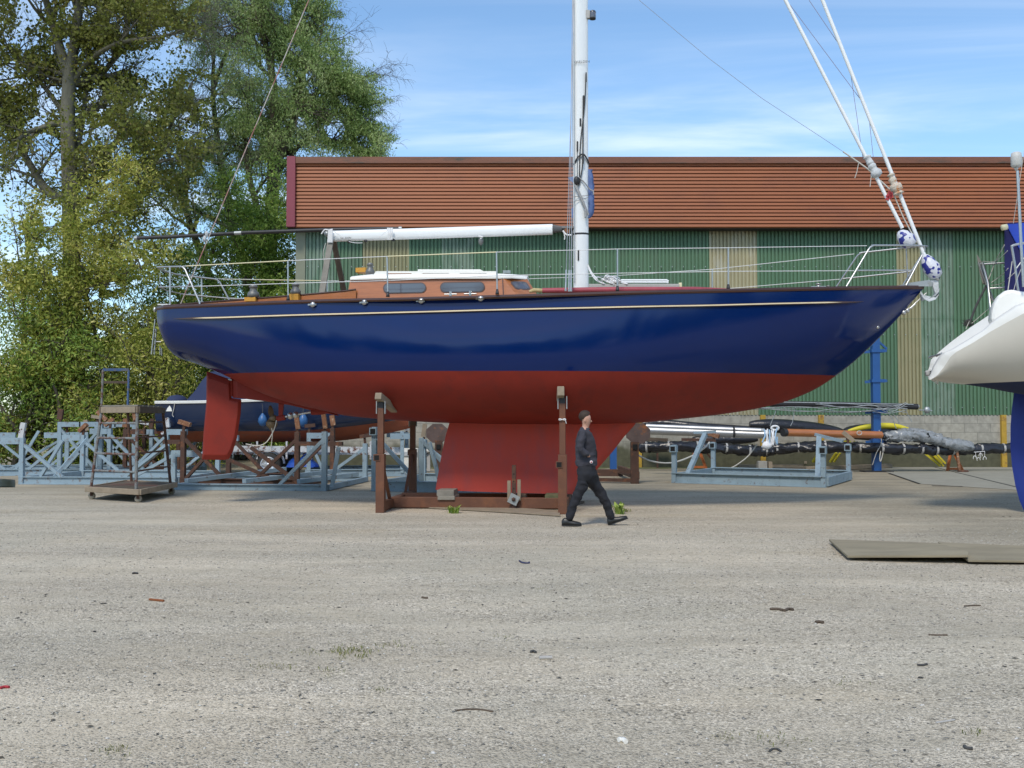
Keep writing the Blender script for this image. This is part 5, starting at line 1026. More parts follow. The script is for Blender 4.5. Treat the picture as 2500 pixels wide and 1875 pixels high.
cradle('boat_cradle', 'flat pale blue cradle with flaking paint under the dark brown cradle', F0, F1, 3.6, 1.25, m_pale2, m_tim2, posts=(0, 1.08, 0, .8), arms='none', brace=True, pads=(0, 2, 0, 1), seed=8, bh=.15, inner=(((.2, .2, .2), (1.6, 3.0, .35), .12), ((1.6, .2, .2), (3.0, 3.2, .3), .12), ((2.9, .2, .2), (3.9, 1.6, .3), .12), ((3.75, 0, .1), (3.9, 0, 1.0), .09)))
H0, H1 = P(870, 1182, 24.6), P(905, 1182, 24.6); H0.z = H1.z = 0
I0, I1 = G(908, 1199), G(1290, 1206)
cradle('boat_cradle', 'worn blue cradle behind the aft end of the red keel', I0, I1, 3.4, 1.12, m_pale2, m_tim2, posts=(1.3, 0, 1, 0), arms='box', brace=True, pads=(0, 0, 2, 2), seed=9, bh=.24, inner=(((.9, .8, 1.15), (1.7, 1.2, .2), .1), ((.9, .8, .1), (.9, .8, 1.2), .11), ((1.1, .8, 1.1), (1.35, .8, .2), .09), ((1.6, .6, .75), (2.4, 1.4, .3), .08)))
Q0, Q1 = P(748, 1162, 28.5), P(1010, 1160, 29.0); Q0.z = Q1.z = 0
cradle('boat_cradle', 'low worn cradle of blue rails between the yacht cradle posts and the motorboat', Q0, Q1, 2.4, 1.25, m_pale2, m_tim2, arms='in', brace=False, pads=(1, 2, 1, 2), seed=10, bh=.22, inner=(((.1, 0, 1.0), (.5, 0, .1), .1), ((2.7, 0, .1), (2.7, 0, 1.3), .1)))
# brown cradle with plates either side of the keel, further back
t = thing('plate_cradle', 'dark brown cradle with big steel plates showing either side of the red keel', 'cradle', P(1300, 1165, 26.5)+Vector((0, 0, -P(1300, 1165, 26.5).z)), 'steel boat cradles')
for px, yb_, Y in ((1071, 1160, 27.5), (1549.5, 1180, 25.6)):
    p = P(px, yb_, Y); x = p.x; b = MB(); b.beam((x, Y, 0), (x, Y, 1.06), .17, .2, up=(1, 0, 0)); po = b.build('post', m_brown2, t)
    b = MB(); b.box((x, Y-.112, P(px, 1088, Y).z-.03), (.12, .012, .13)); b.build('painted_socket_hole', m_hole, po)
    c_ = Vector((P(px-3+(11 if px > 1300 else 0), 1058, Y).x, Y-.05, P(px, 1058, Y).z)); b = MB(); b.prism([c_+Vector((math.cos(q_)*.33, 0, math.sin(q_)*.28)) for q_ in [math.pi/8+i*math.pi/4 for i in range(8)]], (0, .04, 0)); b.build('support_plate', M('rusty_plate', (.11, .075, .065), .6, metal=.2, var=.4, vs=4, col2=(.30, .11, .04), lo=.56, hi=.66, ms=3) if 'rusty_plate' not in MAT else MAT['rusty_plate'], po)
xa, xb = P(1071, 1160, 27.5), P(1557, 1180, 25.6)
for zz_ in (.02, .24): b = MB(); b.beam((xa.x, 27.5, zz_+.06), (xb.x, 25.6, zz_+.06), .1, .09 if zz_ else .16); b.build('base_beam', m_brown2, t)
b = MB(); b.beam((xb.x, 25.7, .2), (xb.x-.1, 29, .2), .12, .2); b.build('side_beam', m_brown2, t); b = MB(); b.beam((xa.x, 27.6, .1), (xa.x+.1, 29.4, .1), .12, .2); b.build('side_beam', m_brown2, t); b = MB(); b.beam((xa.x, 29.4, .1), (xb.x, 29, .1), .12, .2); b.build('base_beam', m_brown2, t)
# right blue cradle
J0, J1 = G(1641, 1179), G(2017, 1190.5)
cradle('boat_cradle', 'pale blue steel cradle standing alone to the right under the yacht bow', J0, J1, 3.4, .98, m_pale2, m_tim2, arms='box', brace=False, pads=(0, 0, 1, 1), seed=12, bh=.27, bw=.16, inner=(((.25, .5, .2), (.42, 1.5, 1.25), .12), ((3.55, .5, .2), (3.4, 1.5, 1.2), .12), ((.1, 1.5, 1.28), (.7, 1.5, 1.3), .09), ((3.3, 1.5, 1.25), (4.0, 1.4, 1.08), .09)))

# ------------------------------------------------------------------ wheeled ladder frame
t = thing('rolling_scaffold', 'old wheeled wooden platform with rusty ladder frames at left', 'scaffold', PZ(320, 1190, 0))
zd_ = .27
q = [PZ(*cz(1010, 995), zd_), PZ(*cz(1640, 1030), zd_), PZ(*cz(2070, 945), zd_)]; q.append(q[0]+q[2]-q[1])
b = MB(); b.prism([p-Z3(.10) for p in q], (0, 0, .04)); b.build('deck_frame', m_timd, t)
e1 = q[2]-q[1]; e0 = q[1]-q[0]
b = MB()
for k in range(6): f0, f1 = k/6+.008, (k+1)/6-.008; b.prism([q[0]+e1*f0-Z3(.06), q[1]+e1*f0-Z3(.06), q[1]+e1*f1-Z3(.06), q[0]+e1*f1-Z3(.06)], (0, 0, .035))
b.build('deck_planks', M('mossy_deck_planks', (.10, .08, .055), .9, var=.4, vs=4, col2=(.13, .05, .035), lo=.5, hi=.6, ms=2), t)
for (p, r_) in ((q[0], q[1]), (q[1], q[2]), (q[3], q[0]), (q[2], q[3])): b = MB(); b.beam(p-Z3(.06), r_-Z3(.06), .06, .11); b.build('edge_plank', m_tim, t, bevel=.01)
nx = e0.normalized(); ny = e1.normalized()
for p, of in ((q[0], (.12, .12)), (q[1], (-.10, .12)), (q[2], (-.1, -.1)), (q[3], (.1, -.1))):
    c_ = p+nx*of[0]+ny*of[1]; c_.z = .07; b = MB(); b.lathe(c_-ny*.02, [(.04, 0), (.07, .004), (.07, .036), (.04, .04)], 16, axis=ny); wh = b.build('caster_wheel', M('caster_plastic', (.32, .29, .23), .7, var=.25, vs=10) if 'caster_plastic' not in MAT else MAT['caster_plastic'], t); b = MB(); b.beam(c_+ny*.035+Z3(.1), c_+ny*.035, .05, .008, up=ny); b.beam(c_-ny*.035+Z3(.1), c_-ny*.035, .05, .008, up=ny); b.beam(c_-ny*.04+Z3(.09), c_+ny*.04+Z3(.09), .07, .01); b.build('caster_fork', m_brown2, t)
ztop_ = PZ(*cz(1600, 95), 0).z
def at_line(px, py, base):      # point above base seen at pixel row py, leaning toward pixel column px
    Y = base.y; return P(px, py, Y)
fl0 = q[0]+nx*.10+ny*.10; fr0 = q[1]-nx*.16+ny*.10; br0 = q[2]-nx*.12-ny*.15; bl0 = q[3]+nx*.25-ny*.15
for p_ in (fl0, fr0, br0, bl0): p_.z = .24
fl1 = P(*cz(1195, 75), fl0.y); fr1 = P(*cz(1612, 95), fr0.y); br1 = P(*cz(1912, 90), br0.y); bl1 = P(*cz(1500, 80), bl0.y)
H_ = fr1.z; fl1.z = br1.z = bl1.z = H_
for (p, r_, mt) in ((fl0, fl1, m_trol), (fr0, fr1, m_trol), (br0, br1, m_brown2), (bl0, bl1, m_brown2)): b = MB(); b.tube([p, r_], .032, 8); b.build('upright', mt, t)
for f in (.22, .44, .64, .83):
    b = MB(); b.tube([fl0.lerp(fl1, f), fr0.lerp(fr1, f)], .024, 8); b.build('rung', m_trol, t)
    b = MB(); b.tube([fr0.lerp(fr1, f)+Z3(.02), br0.lerp(br1, f)+Z3(.02)], .018, 8); b.build('rung', m_brown2, t)
for (p, r_) in ((fl1, fr1), (fr1, br1), (br1, bl1), (bl1, fl1)): b = MB(); b.beam(p+(p-r_).normalized()*.04, r_+(r_-p).normalized()*.04, .07, .12); b.build('top_timber', m_timd if p is not fl1 else m_tim, t)
b = MB()
for k in range(5): f0 = k/5+.01; f1 = (k+1)/5-.01; b.prism([fl1.lerp(bl1, f0)+Z3(.065), fr1.lerp(br1, f0)+Z3(.065), fr1.lerp(br1, f1)+Z3(.065), fl1.lerp(bl1, f1)+Z3(.065)], (0, 0, .03))
b.build('top_planks', m_timg, t)
gl0, gr0 = P(*cz(1192, 60), fl0.y+.1), P(*cz(1500, 60), fl0.y+.3); gl1, gr1 = P(*c1(1112, 100), fl0.y+.1), P(*c1(1390, 100), fl0.y+.3)
b = MB(); b.tube([gl0, gl1], .024, 8); b.build('guard_post', m_trol, t); b = MB(); b.tube([gr0, gr1], .024, 8); b.build('guard_post', m_trolb, t)
b = MB(); b.beam(gl1, gr1, .04, .055); b.build('guard_rail', m_trolb, t); b = MB(); b.beam(gl0.lerp(gl1, .66), gr0.lerp(gr1, .66), .03, .05); b.build('guard_rail', m_timd, t)
b = MB(); rw = [[G(x, y)+Z3(.01+.12*max(0, 1-((x-5)/34)**2)*(1-abs(j-1.5)/1.5*.9)) for x in range(-60, 40, 8)] for j, y in enumerate((1190, 1184, 1178, 1172))]; b.grid(rw, True); o = b.build('ground_sheet', m_blackp); tag(o, 'crumpled black sheet lying on gravel at the left edge', 'sheet')

# ------------------------------------------------------------------ navy motorboat on a trailer, far left
YM = 30.0
mo = thing('motorboat', 'navy blue open motorboat with white gunwale and orange bottom behind the cradles', 'motorboat', P(700, 1100, YM)+Z3(0)); 
xs0, xs1 = P(407, 1000, YM).x, P(1012, 1000, YM).x; LM = xs1-xs0
zg = P(500, 982, YM).z; zr = P(600, 1052, YM).z; zk = P(600, 1079, YM).z
def mhb(t_): return sinterp(t_, [(0, 1.0), (.3, 1.12), (.6, 1.0), (.8, .7), (.93, .32), (1, .02)])
rows = []; rowsr = []; rowg = []
for i in range(41):
    t_ = i/40; x = xs0+LM*t_; g_ = zg+.38*t_**2; ch = zr+ (.62*max(0, t_-.5)**1.6*2.0); kk = zk+(.9*max(0, t_-.6)**1.8*2.6); w_ = mhb(t_); kk = min(kk, ch-.02); ch = min(ch, g_-.1)
    rows.append([Vector((x, YM-w_*f_, z_)) for f_, z_ in ((1, g_), (.985, g_-.25*(g_-ch)), (.95, g_-.6*(g_-ch)), (.86, ch))]+[Vector((x, YM+w_*f_, z_)) for f_, z_ in ((.86, ch), (.95, g_-.6*(g_-ch)), (.985, g_-.25*(g_-ch)), (1, g_))])
    rowsr.append([Vector((x, YM-w_*.86, ch)), Vector((x, YM-w_*.5, (ch+kk*1.6)/2.6)), Vector((x, YM, kk)), Vector((x, YM+w_*.5, (ch+kk*1.6)/2.6)), Vector((x, YM+w_*.86, ch))])
    rowg.append([Vector((x, YM-w_*1.03, g_-.06)), Vector((x, YM-w_*1.04, g_)), Vector((x, YM-w_*.99, g_+.02)), Vector((x, YM-w_*.8, g_+.02)), Vector((x, YM, g_+.05)), Vector((x, YM+w_*.99, g_+.02)), Vector((x, YM+w_*1.03, g_-.06))])
b = MB(); b.grid(rows); b.add(rows[0], [tuple(range(8))]); b.build('hull', m_navy, mo); b = MB(); b.grid(rowsr); b.add(rowsr[0], [tuple(range(5))]); b.build('bottom', m_orange, mo, 'orange painted bottom'); b = MB(); b.grid(rowg, False); b.add(rowg[0], [tuple(range(7))]); b.build('gunwale', m_gel, mo)
pa_, pb_ = P(400+350/4.424, 975, YM).x, P(545, 975, YM).x
b = MB(); zt_ = P(500, 910, YM).z; prof = [(pa_, zg+.05), (pa_+.35, zt_-.25), (pa_+.6, zt_), (pa_+2.2, zt_+.05), (pa_+3.4, zg+.2)]
b.grid([[Vector((x, YM-.95, zg+.02)), Vector((x+.03, YM-.8, zg+(z-zg)*.8)), Vector((x, YM-.6, z)), Vector((x, YM, z+.05)), Vector((x, YM+.6, z)), Vector((x, YM+.95, zg+.02))] for x, z in prof], True); b.build('spray_hood', m_canvas, mo)
b = MB(); b.blob(P(432, 977, YM-.2), (.30, .28, .16), 14, 8); b.build('outboard_cover', m_canvas, mo)
b = MB(); b.prism([P(405, 1004, YM-1.02), P(420, 1004, YM-1.02), P(418, 996, YM-1.02), P(414, 990, YM-1.02), P(409, 996, YM-1.02)], (0, .02, 0)); b.build('stern_emblem', m_gel, mo)
for px, y0, y1, ln in ((641, 1009, 1041, 986), (740, 1008, 1043, 996)):
    t = thing('fender', 'blue fender hanging from the motorboat gunwale, '+('nearer its stern by the rudder' if px < 700 else 'below the yacht propeller shaft'), 'fender', P(px, y1, YM-1.28), 'blue fenders')
    c_ = P(px, y1, YM-1.28); h = P(px, y0, YM-1.28).z-c_.z; b = MB(); b.lathe(c_, [(.02, 0), (.085, h*.1), (.125, h*.35), (.12, h*.6), (.07, h*.85), (.03, h*.95), (.03, h)], 14); b.build('fender_body', m_fender, t); b = MB(); b.tube([c_+Z3(h), P(px, ln, YM-1.18)], .008, 5); b.build('fender_line', m_roped, t)
b = MB(); b.tube(curve([P(427, 984, YM-1.05), P(424, 1000, YM-1.06), P(421, 1012, YM-1.06), P(424, 1018, YM-1.06)]), .01, 5); b.build('stern_line', m_rope, mo)
tr = thing('boat_trailer', 'galvanised boat trailer with alloy wheel under the navy motorboat', 'trailer', P(660, 1149, YM)*1)
for sg in (-1, 1):
    b = MB(); b.beam(P(560, 1095, YM+.8*sg), P(985, 1099, YM+.8*sg), .08, .17); b.build('frame_rail', m_white2, tr)
for px in (628, 700, 760, 822, 905):
    b = MB(); z1 = P(px, 1080, YM).z; z0 = P(px, 1098, YM).z; b.beam((P(px, 1090, YM-.85).x, YM-.85, z0-.25), (P(px, 1090, YM-.85).x, YM-.85, z1+.05), .05, .05); b.build('bunk_post', m_white2, tr)
wc = P(657, 1120, YM-1.05)
for sg in (-1, 1):
    c_ = Vector((wc.x, YM+1.05*sg, .34)); ax = Vector((0, sg, 0)); b = MB(); b.lathe(c_-ax*.09, [(.22, 0), (.32, .0), (.345, .04), (.345, .14), (.32, .18), (.22, .18)], 28, axis=ax); wh = b.build('wheel', m_rubber, tr)
    b = MB(); b.lathe(c_+ax*.075, [(.22, 0), (.225, .06), (.20, .062), (.19, .02), (.05, .03), (.045, .055), (.01, .06)], 28, axis=ax)
    for k in range(6): a_ = k*math.pi/3; d_ = Vector((math.cos(a_), 0, math.sin(a_))); b.beam(c_+ax*.115+d_*.03, c_+ax*.12+d_*.21, .05, .02, up=ax)
    b.build('rim', M('silver_rim', (.6, .62, .65), .35, metal=.6) if 'silver_rim' not in MAT else MAT['silver_rim'], wh)
    b = MB(); b.grid([[c_+Vector((math.cos(a_)*.44, sg*(-.13+.26*j), math.sin(a_)*.44)) for j in (0, 1)] for a_ in [math.pi*(.02+.96*i/14) for i in range(15)]], True); b.build('mudguard', m_white2, tr)
b = MB(); b.beam(P(560, 1106, YM), P(985, 1106, YM), .1, .1); b.build('drawbar', m_white2, tr)
b = MB(); b.tube([P(395, 1060, YM-1), P(408, 1052, YM-1.0), P(418, 1056, YM-1)], .05, 8); b.build('roller', m_white2, tr)
b = MB(); rr = random.Random(3); rw = []
for j in range(9):
    rw.append([P(697+i*9, 1141-max(0, math.sin(math.pi*min(1, max(0, i/9.5))))**.7*(30+7*math.sin(i*1.3))*math.sin(math.pi*j/8)**.6+rr.uniform(-1, 1), 28.9+j*.16) for i in range(10)])
b.grid(rw, False); o = b.build('folded_tarpaulin', m_tarp); tag(o, 'bright blue tarpaulin heap on the ground behind the brown cradle', 'tarpaulin')
# white open dinghy / clutter seen between post and keel
t = thing('outboard_engine', 'small pale grey outboard engine standing behind the worn blue cradle', 'engine', P(1045, 1140, 29.5)); b = MB(); b.blob(P(1046, 1098, 29.5), (.14, .16, .12), 12, 8); b.build('cowl', m_gel, t); b = MB(); b.beam(P(1046, 1104, 29.5), P(1047, 1150, 29.5), .09, .12); b.build('leg', m_greyp, t); b = MB(); b.tube(curve([P(1037, 1112, 29.4), P(1048, 1104, 29.4), P(1060, 1104, 29.4)]), .02); b.build('tiller', m_dark, t)
t = thing('sack_trolley', 'white enamel box propped behind the yacht cradle post', 'box', P(1000, 1145, 30)); b = MB(); b.box(P(1000, 1125, 30), (.5, .35, .75)); b.build('body', m_gel, t); b = MB(); b.box(P(1000, 1108, 29.8), (.44, .03, .12)); b.build('front_panel', m_white2, t)

# ------------------------------------------------------------------ masts stored beside the shed, right
def spar(name, label, pts, r, mat, cat='spar', group='masts stored along the shed', seg=12):
    b = MB(); b.tube(pts, r, seg); o = b.build(name, mat, None); tag(o, label, cat, group); return o
YR = 31.5
# blue storage post with arms
t = thing('storage_post', 'tall royal blue steel post with short arms holding masts, below the yacht bow', 'post', (P(2140, 1140, YR).x, YR, 0)); xp = P(2140, 1140, YR).x
b = MB(); b.beam((xp, YR, 0), (xp, YR, P(2140, 826, YR).z), .235, .235, up=(1, 0, 0)); b.build('upright', m_bluepost, t, bevel=.01)
for py in (930, 1005, 1077, 857):
    z = P(2140, py, YR).z; b = MB(); b.beam((xp+.05, YR-.15, z), (xp+.05, YR+.15, z), .42, .10); b.beam((xp-.3, YR+.1, z-.03), (xp+.32, YR-.15, z), .06, .08); b.build('arm', m_bluepost, t)
b = MB(); b.beam((xp, YR, P(0, 826, YR).z), P(2165, 852, YR), .06, .06); b.build('brace', m_bluepost, t)
b = MB(); b.box((xp, YR, .02), (.9, .5, .04)); b.build('foot_plate', m_dark, t)
x2 = P(1497, 1100, 31.5).x; t = thing('storage_post', 'blue steel post glimpsed behind the front edge of the red keel', 'post', (x2, YR, 0)); b = MB(); b.beam((x2, YR, 0), (x2, YR, 1.5), .2, .2, up=(1, 0, 0)); b.build('upright', m_bluepost, t); b = MB(); b.box((x2, YR, .03), (.5, .5, .06)); b.build('foot_plate', m_dark, t)
# black mast with rigging on top arms
t = thing('black_mast', 'thin black mast with loose rigging on the top arms of the blue post', 'spar', P(2050, 988, YR-.1), 'masts stored along the shed')
b = MB(); b.tube([P(1880, 986, YR-.1), P(2050, 988, YR-.1), P(2240, 993, YR-.1)], .095, 10); b.build('tube', m_dark, t)
b = MB(); b.tube([P(1880, 981.5, YR-.19), P(2230, 987.5, YR-.19)], .018, 6); b.build('silver_track', m_galv, t)
b = MB(); b.tube([P(2230, 992, YR-.1), P(2243, 993, YR-.1)], .06, 8); b.tube([P(2243, 1001, YR-.1), P(2276, 1003, YR-.1)], .02, 6); b.blob(P(2263, 1001, YR-.1), (.1, .08, .11)); b.build('masthead_fitting', m_galv, t)
rr = random.Random(4)
for k in range(9):
    b = MB(); x0_ = 1560+rr.random()*260 if k % 2 else 1980+rr.random()*60; y0_ = rr.uniform(983, 1004); pts = [P(x0_+(2215-x0_)*f+rr.uniform(-2, 2), (1 if k < 5 else -1)*0+y0_+(rr.uniform(980, 1008)-y0_)*f+rr.uniform(-3.5, 3.5)+4*math.sin(f*3.1), YR-.25-rr.random()*.1) for f in (0, .3, .6, .8, 1)]; b.tube(curve([p for p in pts]), .010, 5); b.build('rigging_wire', m_galv, t)
for q_ in ([(2165, 1003), (2180, 1025), (2188, 1047)], [(2180, 1010), (2197, 1033)], [(2210, 1000), (2226, 1030)], [(1940, 1000), (1935, 1030), (1930, 1040)], [(1895, 1002), (1880, 1040)]): b = MB(); b.tube([P(x, y, YR-.3) for x, y in q_], .012, 5); b.build('loose_fitting', m_galv, t)
# varnished mast
t = thing('wooden_mast', 'varnished wooden mast resting on the blue cradle beside the blue post', 'spar', P(2020, 1060, 30.2), 'masts stored along the shed')
b = MB(); b.tube([P(1918, 1056, 29.4), P(2150, 1062, 30.9)], .115, 14); b.build('tube', m_varn, t); b = MB(); b.tube([P(1911, 1056, 29.35), P(1919, 1056, 29.4)], .12, 12); b.build('mast_heel', m_dark, t)
b = MB(); b.tube([P(2098+6*math.cos(a_), 1057+5*math.sin(a_), 30.3) for a_ in [i*.5 for i in range(14)]], .012, 5); b.build('hanging_loop', m_rope, t)
# two silver masts
for (y0_, y1_, x1_, r_, lb) in ((1043, 1052, 1858, .085, 'upper of the two silver masts lying right of the keel'), (1053, 1061, 1870, .12, 'lower and thicker of the two silver masts right of the keel')):
    t = thing('aluminium_mast', lb, 'spar', P(1700, 1050, 28.5), 'masts stored along the shed'); b = MB(); b.tube([P(1578, y0_-2, 29.5), P(x1_, y1_, 28.6)], r_, 14); b.build('tube', M('bare_aluminium', (.42, .43, .44), .42, metal=.75, var=.08) if 'bare_aluminium' not in MAT else MAT['bare_aluminium'], t)
    b = MB(); b.tube([P(x1_-2, y1_, 28.6), P(x1_+8, y1_, 28.6)], r_*.9, 12); b.build('mast_heel', m_galv, t)
    b = MB(); b.tube([P(1790, (y0_+y1_)/2+1, 28.72), P(1793, (y0_+y1_)/2+1, 28.72)], r_+.008, 14); b.build('black_band', m_dark, t)
t = thing('rope_bundle', 'bundle of white and pale blue ropes hanging at the end of the silver masts', 'rope', P(1880, 1075, 28.5)); rr = random.Random(12)
for k in range(7):
    b = MB(); x = 1866+k*5; b.tube(curve([P(x+rr.uniform(-3, 3), 1048+rr.uniform(-4, 4), 28.4), P(x+rr.uniform(-5, 5), 1065, 28.3), P(x+rr.uniform(-7, 3), rr.uniform(1080, 1093), 28.3), P(x+rr.uniform(-2, 6), 1066, 28.3)]), .022, 6); b.build('rope_strand', m_ropew if k % 3 else M('pale_blue_rope%d' % k, (.3, .45, .6), .9), t)
b = MB(); b.blob(P(1871, 1088, 28.3), (.14, .1, .12), 10, 7, .2); b.build('knotted_end', m_ropew, t)
b = MB(); b.tube([P(1892+9*math.cos(a_), 1045+5*math.sin(a_), 28.4) for a_ in [i*.5 for i in range(14)]], .03, 6); b.build('coil', m_ropew, t)
# black wrapped bundles
def wrapped(label, pts, r, seed, mat=m_blackp, name='wrapped_mast', ties=True, squash=1.0):
    rr = random.Random(seed); cp = curve([P(*p) for p in pts], 10); n = len(cp); t = thing(name, label, 'spar', cp[n//2], 'masts stored along the shed')
    rs_ = [r*(1+.05*math.sin(i*.5+seed)+rr.uniform(-.05, .05)) for i in range(n)]; rs_[0] = rs_[-1] = r*.5; b = MB(); b.tube(cp, rs_, 18, cap=True)
    for q_ in range(len(b.v)): b.v[q_] = b.v[q_]+Vector((rr.gauss(0, .25), rr.gauss(0, .1), rr.gauss(0, .13)))*r
    b.build('wrapping', mat, t)
    if ties:
        for i in range(3, n-2, 6): b = MB(); b.tube([cp[i], cp[i]+(cp[i+1]-cp[i]).normalized()*.06], rs_[i]*1.06+.005, 12); b.build('tie', m_greyp, t)
    return t
wrapped('long black plastic wrapped mast lying low along the shed wall', [(1560, 1092, 32.2), (1640, 1090, 32.0), (1760, 1094, 32), (1850, 1101, 32.0), (1900, 1096, 32), (2000, 1090, 31.8), (2100, 1093, 31.7)], .165, 1)
wrapped('black plastic wrapped mast end running right past the blue post', [(2080, 1092, 31.4), (2160, 1095, 31.2), (2240, 1096, 31.2), (2300, 1099, 31.3), (2370, 1096, 31.4)], .15, 2)
wrapped('dark wrapped mast reaching to the blue rudder at right', [(2330, 1098, 31.9), (2400, 1096, 31.9), (2500, 1094, 31.9), (2620, 1092, 31.9)], .16, 3)
wrapped('clear plastic wrapped bundle of spars right of the blue post', [(2160, 1068, 31.3), (2210, 1064, 31.2), (2270, 1070, 31.2), (2320, 1084, 31.2), (2370, 1090, 31.3)], .17, 4, m_clearp, ties=False)
wrapped('white and grey plastic bundle on the blue post arm', [(2195, 1056, 31.5), (2240, 1056, 31.5), (2300, 1070, 31.5)], .12, 5, m_clearp, ties=False)
for (pts, r_, lb, sd) in (([(1570, 1034, 33.2), (1620, 1033, 33.2), (1700, 1040, 33), (1860, 1048, 33)], .13, 'low dark covered dinghy behind the silver masts', 7), ([(1830, 1037, 33), (1900, 1040, 33), (2000, 1050, 33), (2060, 1058, 33)], .25, 'black tarred canoe hull lying behind the varnished mast', 8), ([(1690, 1073, 33.1), (1760, 1074, 33.1), (1850, 1072, 33)], .17, 'dark hull shape under the silver masts', 9), ([(2060, 1056, 33), (2130, 1055, 33), (2200, 1060, 33)], .28, 'black upturned canoe under the yellow kayak', 10)):
    cp = curve([P(*p) for p in pts], 6); n = len(cp); b = MB(); b.tube(cp, [r_*math.sin(math.pi*(.06+.88*i/(n-1)))**.5 for i in range(n)], 14); o = b.build('canoe', m_blackp, None); tag(o, lb, 'canoe')
b = MB(); cp = curve([P(2070, 1052, 32.8), P(2120, 1042, 32.8), P(2180, 1040, 32.8), P(2230, 1052, 32.8)], 6); n = len(cp); b.tube(cp, [.10*math.sin(math.pi*(.05+.9*i/(n-1)))**.6 for i in range(n)], 10); o = b.build('kayak', m_yel, None); tag(o, 'bright yellow kayak edge showing behind the blue post', 'kayak')
b = MB(); b.prism([P(2050, 1083, 33), P(2075, 1072, 33), P(2098, 1082, 33)], (0, .2, 0)); o = b.build('kayak_end', m_yel, None); tag(o, 'small yellow kayak tip under the varnished mast', 'kayak')
# trestles, stands
def trestle(px, pyb, w_px, h_py, Y, mat, label):
    t = thing('trestle', label, 'trestle', Vector((P(px, pyb, Y).x, Y, 0)), 'orange trestles under the masts'); x0_, x1_ = P(px-w_px/2, pyb, Y).x, P(px+w_px/2, pyb, Y).x; xm = (x0_+x1_)/2; zt = P(px, h_py, Y).z
    for x in (x0_, x1_): b = MB(); b.beam((x, Y-.2, 0), (xm+(x-xm)*.15, Y, zt), .07, .07); b.build('leg', mat, t)
    b = MB(); b.beam((x0_+.05, Y-.18, .08), (x1_-.05, Y-.18, .08), .06, .07); b.build('foot_rail', mat, t); b = MB(); b.beam((xm-.12, Y, zt), (xm+.12, Y, zt), .1, .08); b.build('head', mat, t)
trestle(1702, 1126, 40, 1094, 33.2, m_otrest, 'orange trestle under the wrapped mast, seen through the blue cradle'); trestle(2325, 1141, 38, 1102, 32.0, m_otrest, 'orange trestle under the wrapped masts near the blue rudder')
t = thing('prop_stand', 'rusty iron prop on a round foot beside the right orange trestle', 'prop', G(2343, 1153)); g_ = G(2343, 1153); b = MB(); b.beam(g_, P(2334, 1088, g_.y), .07, .07); b.build('stem', m_tim2, t); b = MB(); b.lathe(g_+Vector((.1, 0, 0)), [(.17, 0), (.16, .06), (.05, .07)], 12); b.build('foot', m_brown2, t)
for i, (xa_, ya_, xb_, yb_) in enumerate(((2250, 1100, 2295, 1138), (2268, 1098, 2300, 1132), (1985, 1128, 1998, 1108), (2027, 1128, 2042, 1106))):
    b = MB(); b.beam(P(xa_, ya_, 32.4), P(xb_, yb_, 32.2), .09, .06); b.beam(P(xa_+9, ya_, 32.5), P(xb_+9, yb_, 32.3), .05, .05); o = b.build('yellow_strut', m_yel, None); tag(o, ('yellow folded strut leaning left of the right orange trestle', 'second yellow strut beside the right orange trestle', 'yellow strut behind the left post of the right blue cradle end', 'yellow strut just right of the blue cradle corner')[i], 'strut')
for i, (px, y0_, y1_) in enumerate(((1605, 1075, 1143), (1745, 1072, 1148), (1848, 1065, 1134), (1766, 1008, 1135))):
    p = P(px, y1_, 0.1); g_ = G(px, y1_); t = thing('spar_stand', ('rusty thin stand just right of the brown plate cradle', 'rusty stand with sloping strut in front of the wrapped mast', 'thin brown stand left of the ochre stanchion', 'thin grey tube standing against the block wall')[i], 'stand', g_, 'thin stands under the masts')
    b = MB(); b.beam(g_, P(px, y0_, g_.y), .075 if i < 3 else .05, .06, up=(1, 0, 0)); b.build('stem', m_brown2 if i < 3 else m_greyp, t)
    if i == 1: b = MB(); b.beam(P(1745, 1130, g_.y+.1), P(1708, 1085, g_.y+.1), .05, .05); b.beam(P(1664, 1073, g_.y), P(1746, 1074, g_.y), .08, .09); b.build('strut', m_brown2, t)
    if i == 0: b = MB(); b.beam(P(1572, 1072, g_.y), P(1630, 1075, g_.y), .1, .13); b.build('head_timber', m_timd, t)
b = MB(); pts = [P(1556, 1110, 26), P(1590, 1126, 26.3), P(1640, 1130, 26.6), P(1690, 1113, 27), P(1720, 1093, 27.2), P(1732, 1080, 27.4)]; b.tube(curve(pts), .024, 6); o = b.build('trailing_rope', m_rope, None); tag(o, 'pale rope sagging from the plate cradle to the silver masts', 'rope')
b = MB(); b.tube(curve([P(1765, 1146, 29), P(1790, 1140, 29), P(1825, 1115, 29), P(1848, 1085, 29)]), .018, 6); o = b.build('trailing_rope', m_rope, None); tag(o, 'thin rope rising from the ground to the stand under the masts', 'rope')
for i, (x0_, x1_, ya, yb_, th) in enumerate(((1802, 1960, 1141, 1139, .10), (1960, 2108, 1139, 1133, .09), (1870, 2112, 1146, 1138, .07), (1975, 2172, 1149, 1139, .13))):
    A, B_ = G(x0_, ya+2), G(x1_, yb_+4); b = MB(); b.beam(A+Z3(th/2+.02+(.1 if i == 1 else 0)), B_+Z3(th/2+.02+(.1 if i == 1 else 0)), .22, th); o = b.build('timber_plank', m_tim, None, bevel=.008); tag(o, ('long plank on the ground left of the concrete block', 'plank lying on top of another right of the concrete block', 'long grey plank behind the right blue cradle', 'thick baulk of timber at the foot of the blue post')[i], 'plank', 'planks in front of the shed')
b = MB(); g_ = G(1860, 1150); b.box(g_+Z3(.16), (.28, .3, .32)); o = b.build('concrete_block', m_conc, None, bevel=.012); tag(o, 'grey concrete block standing between the planks', 'block')
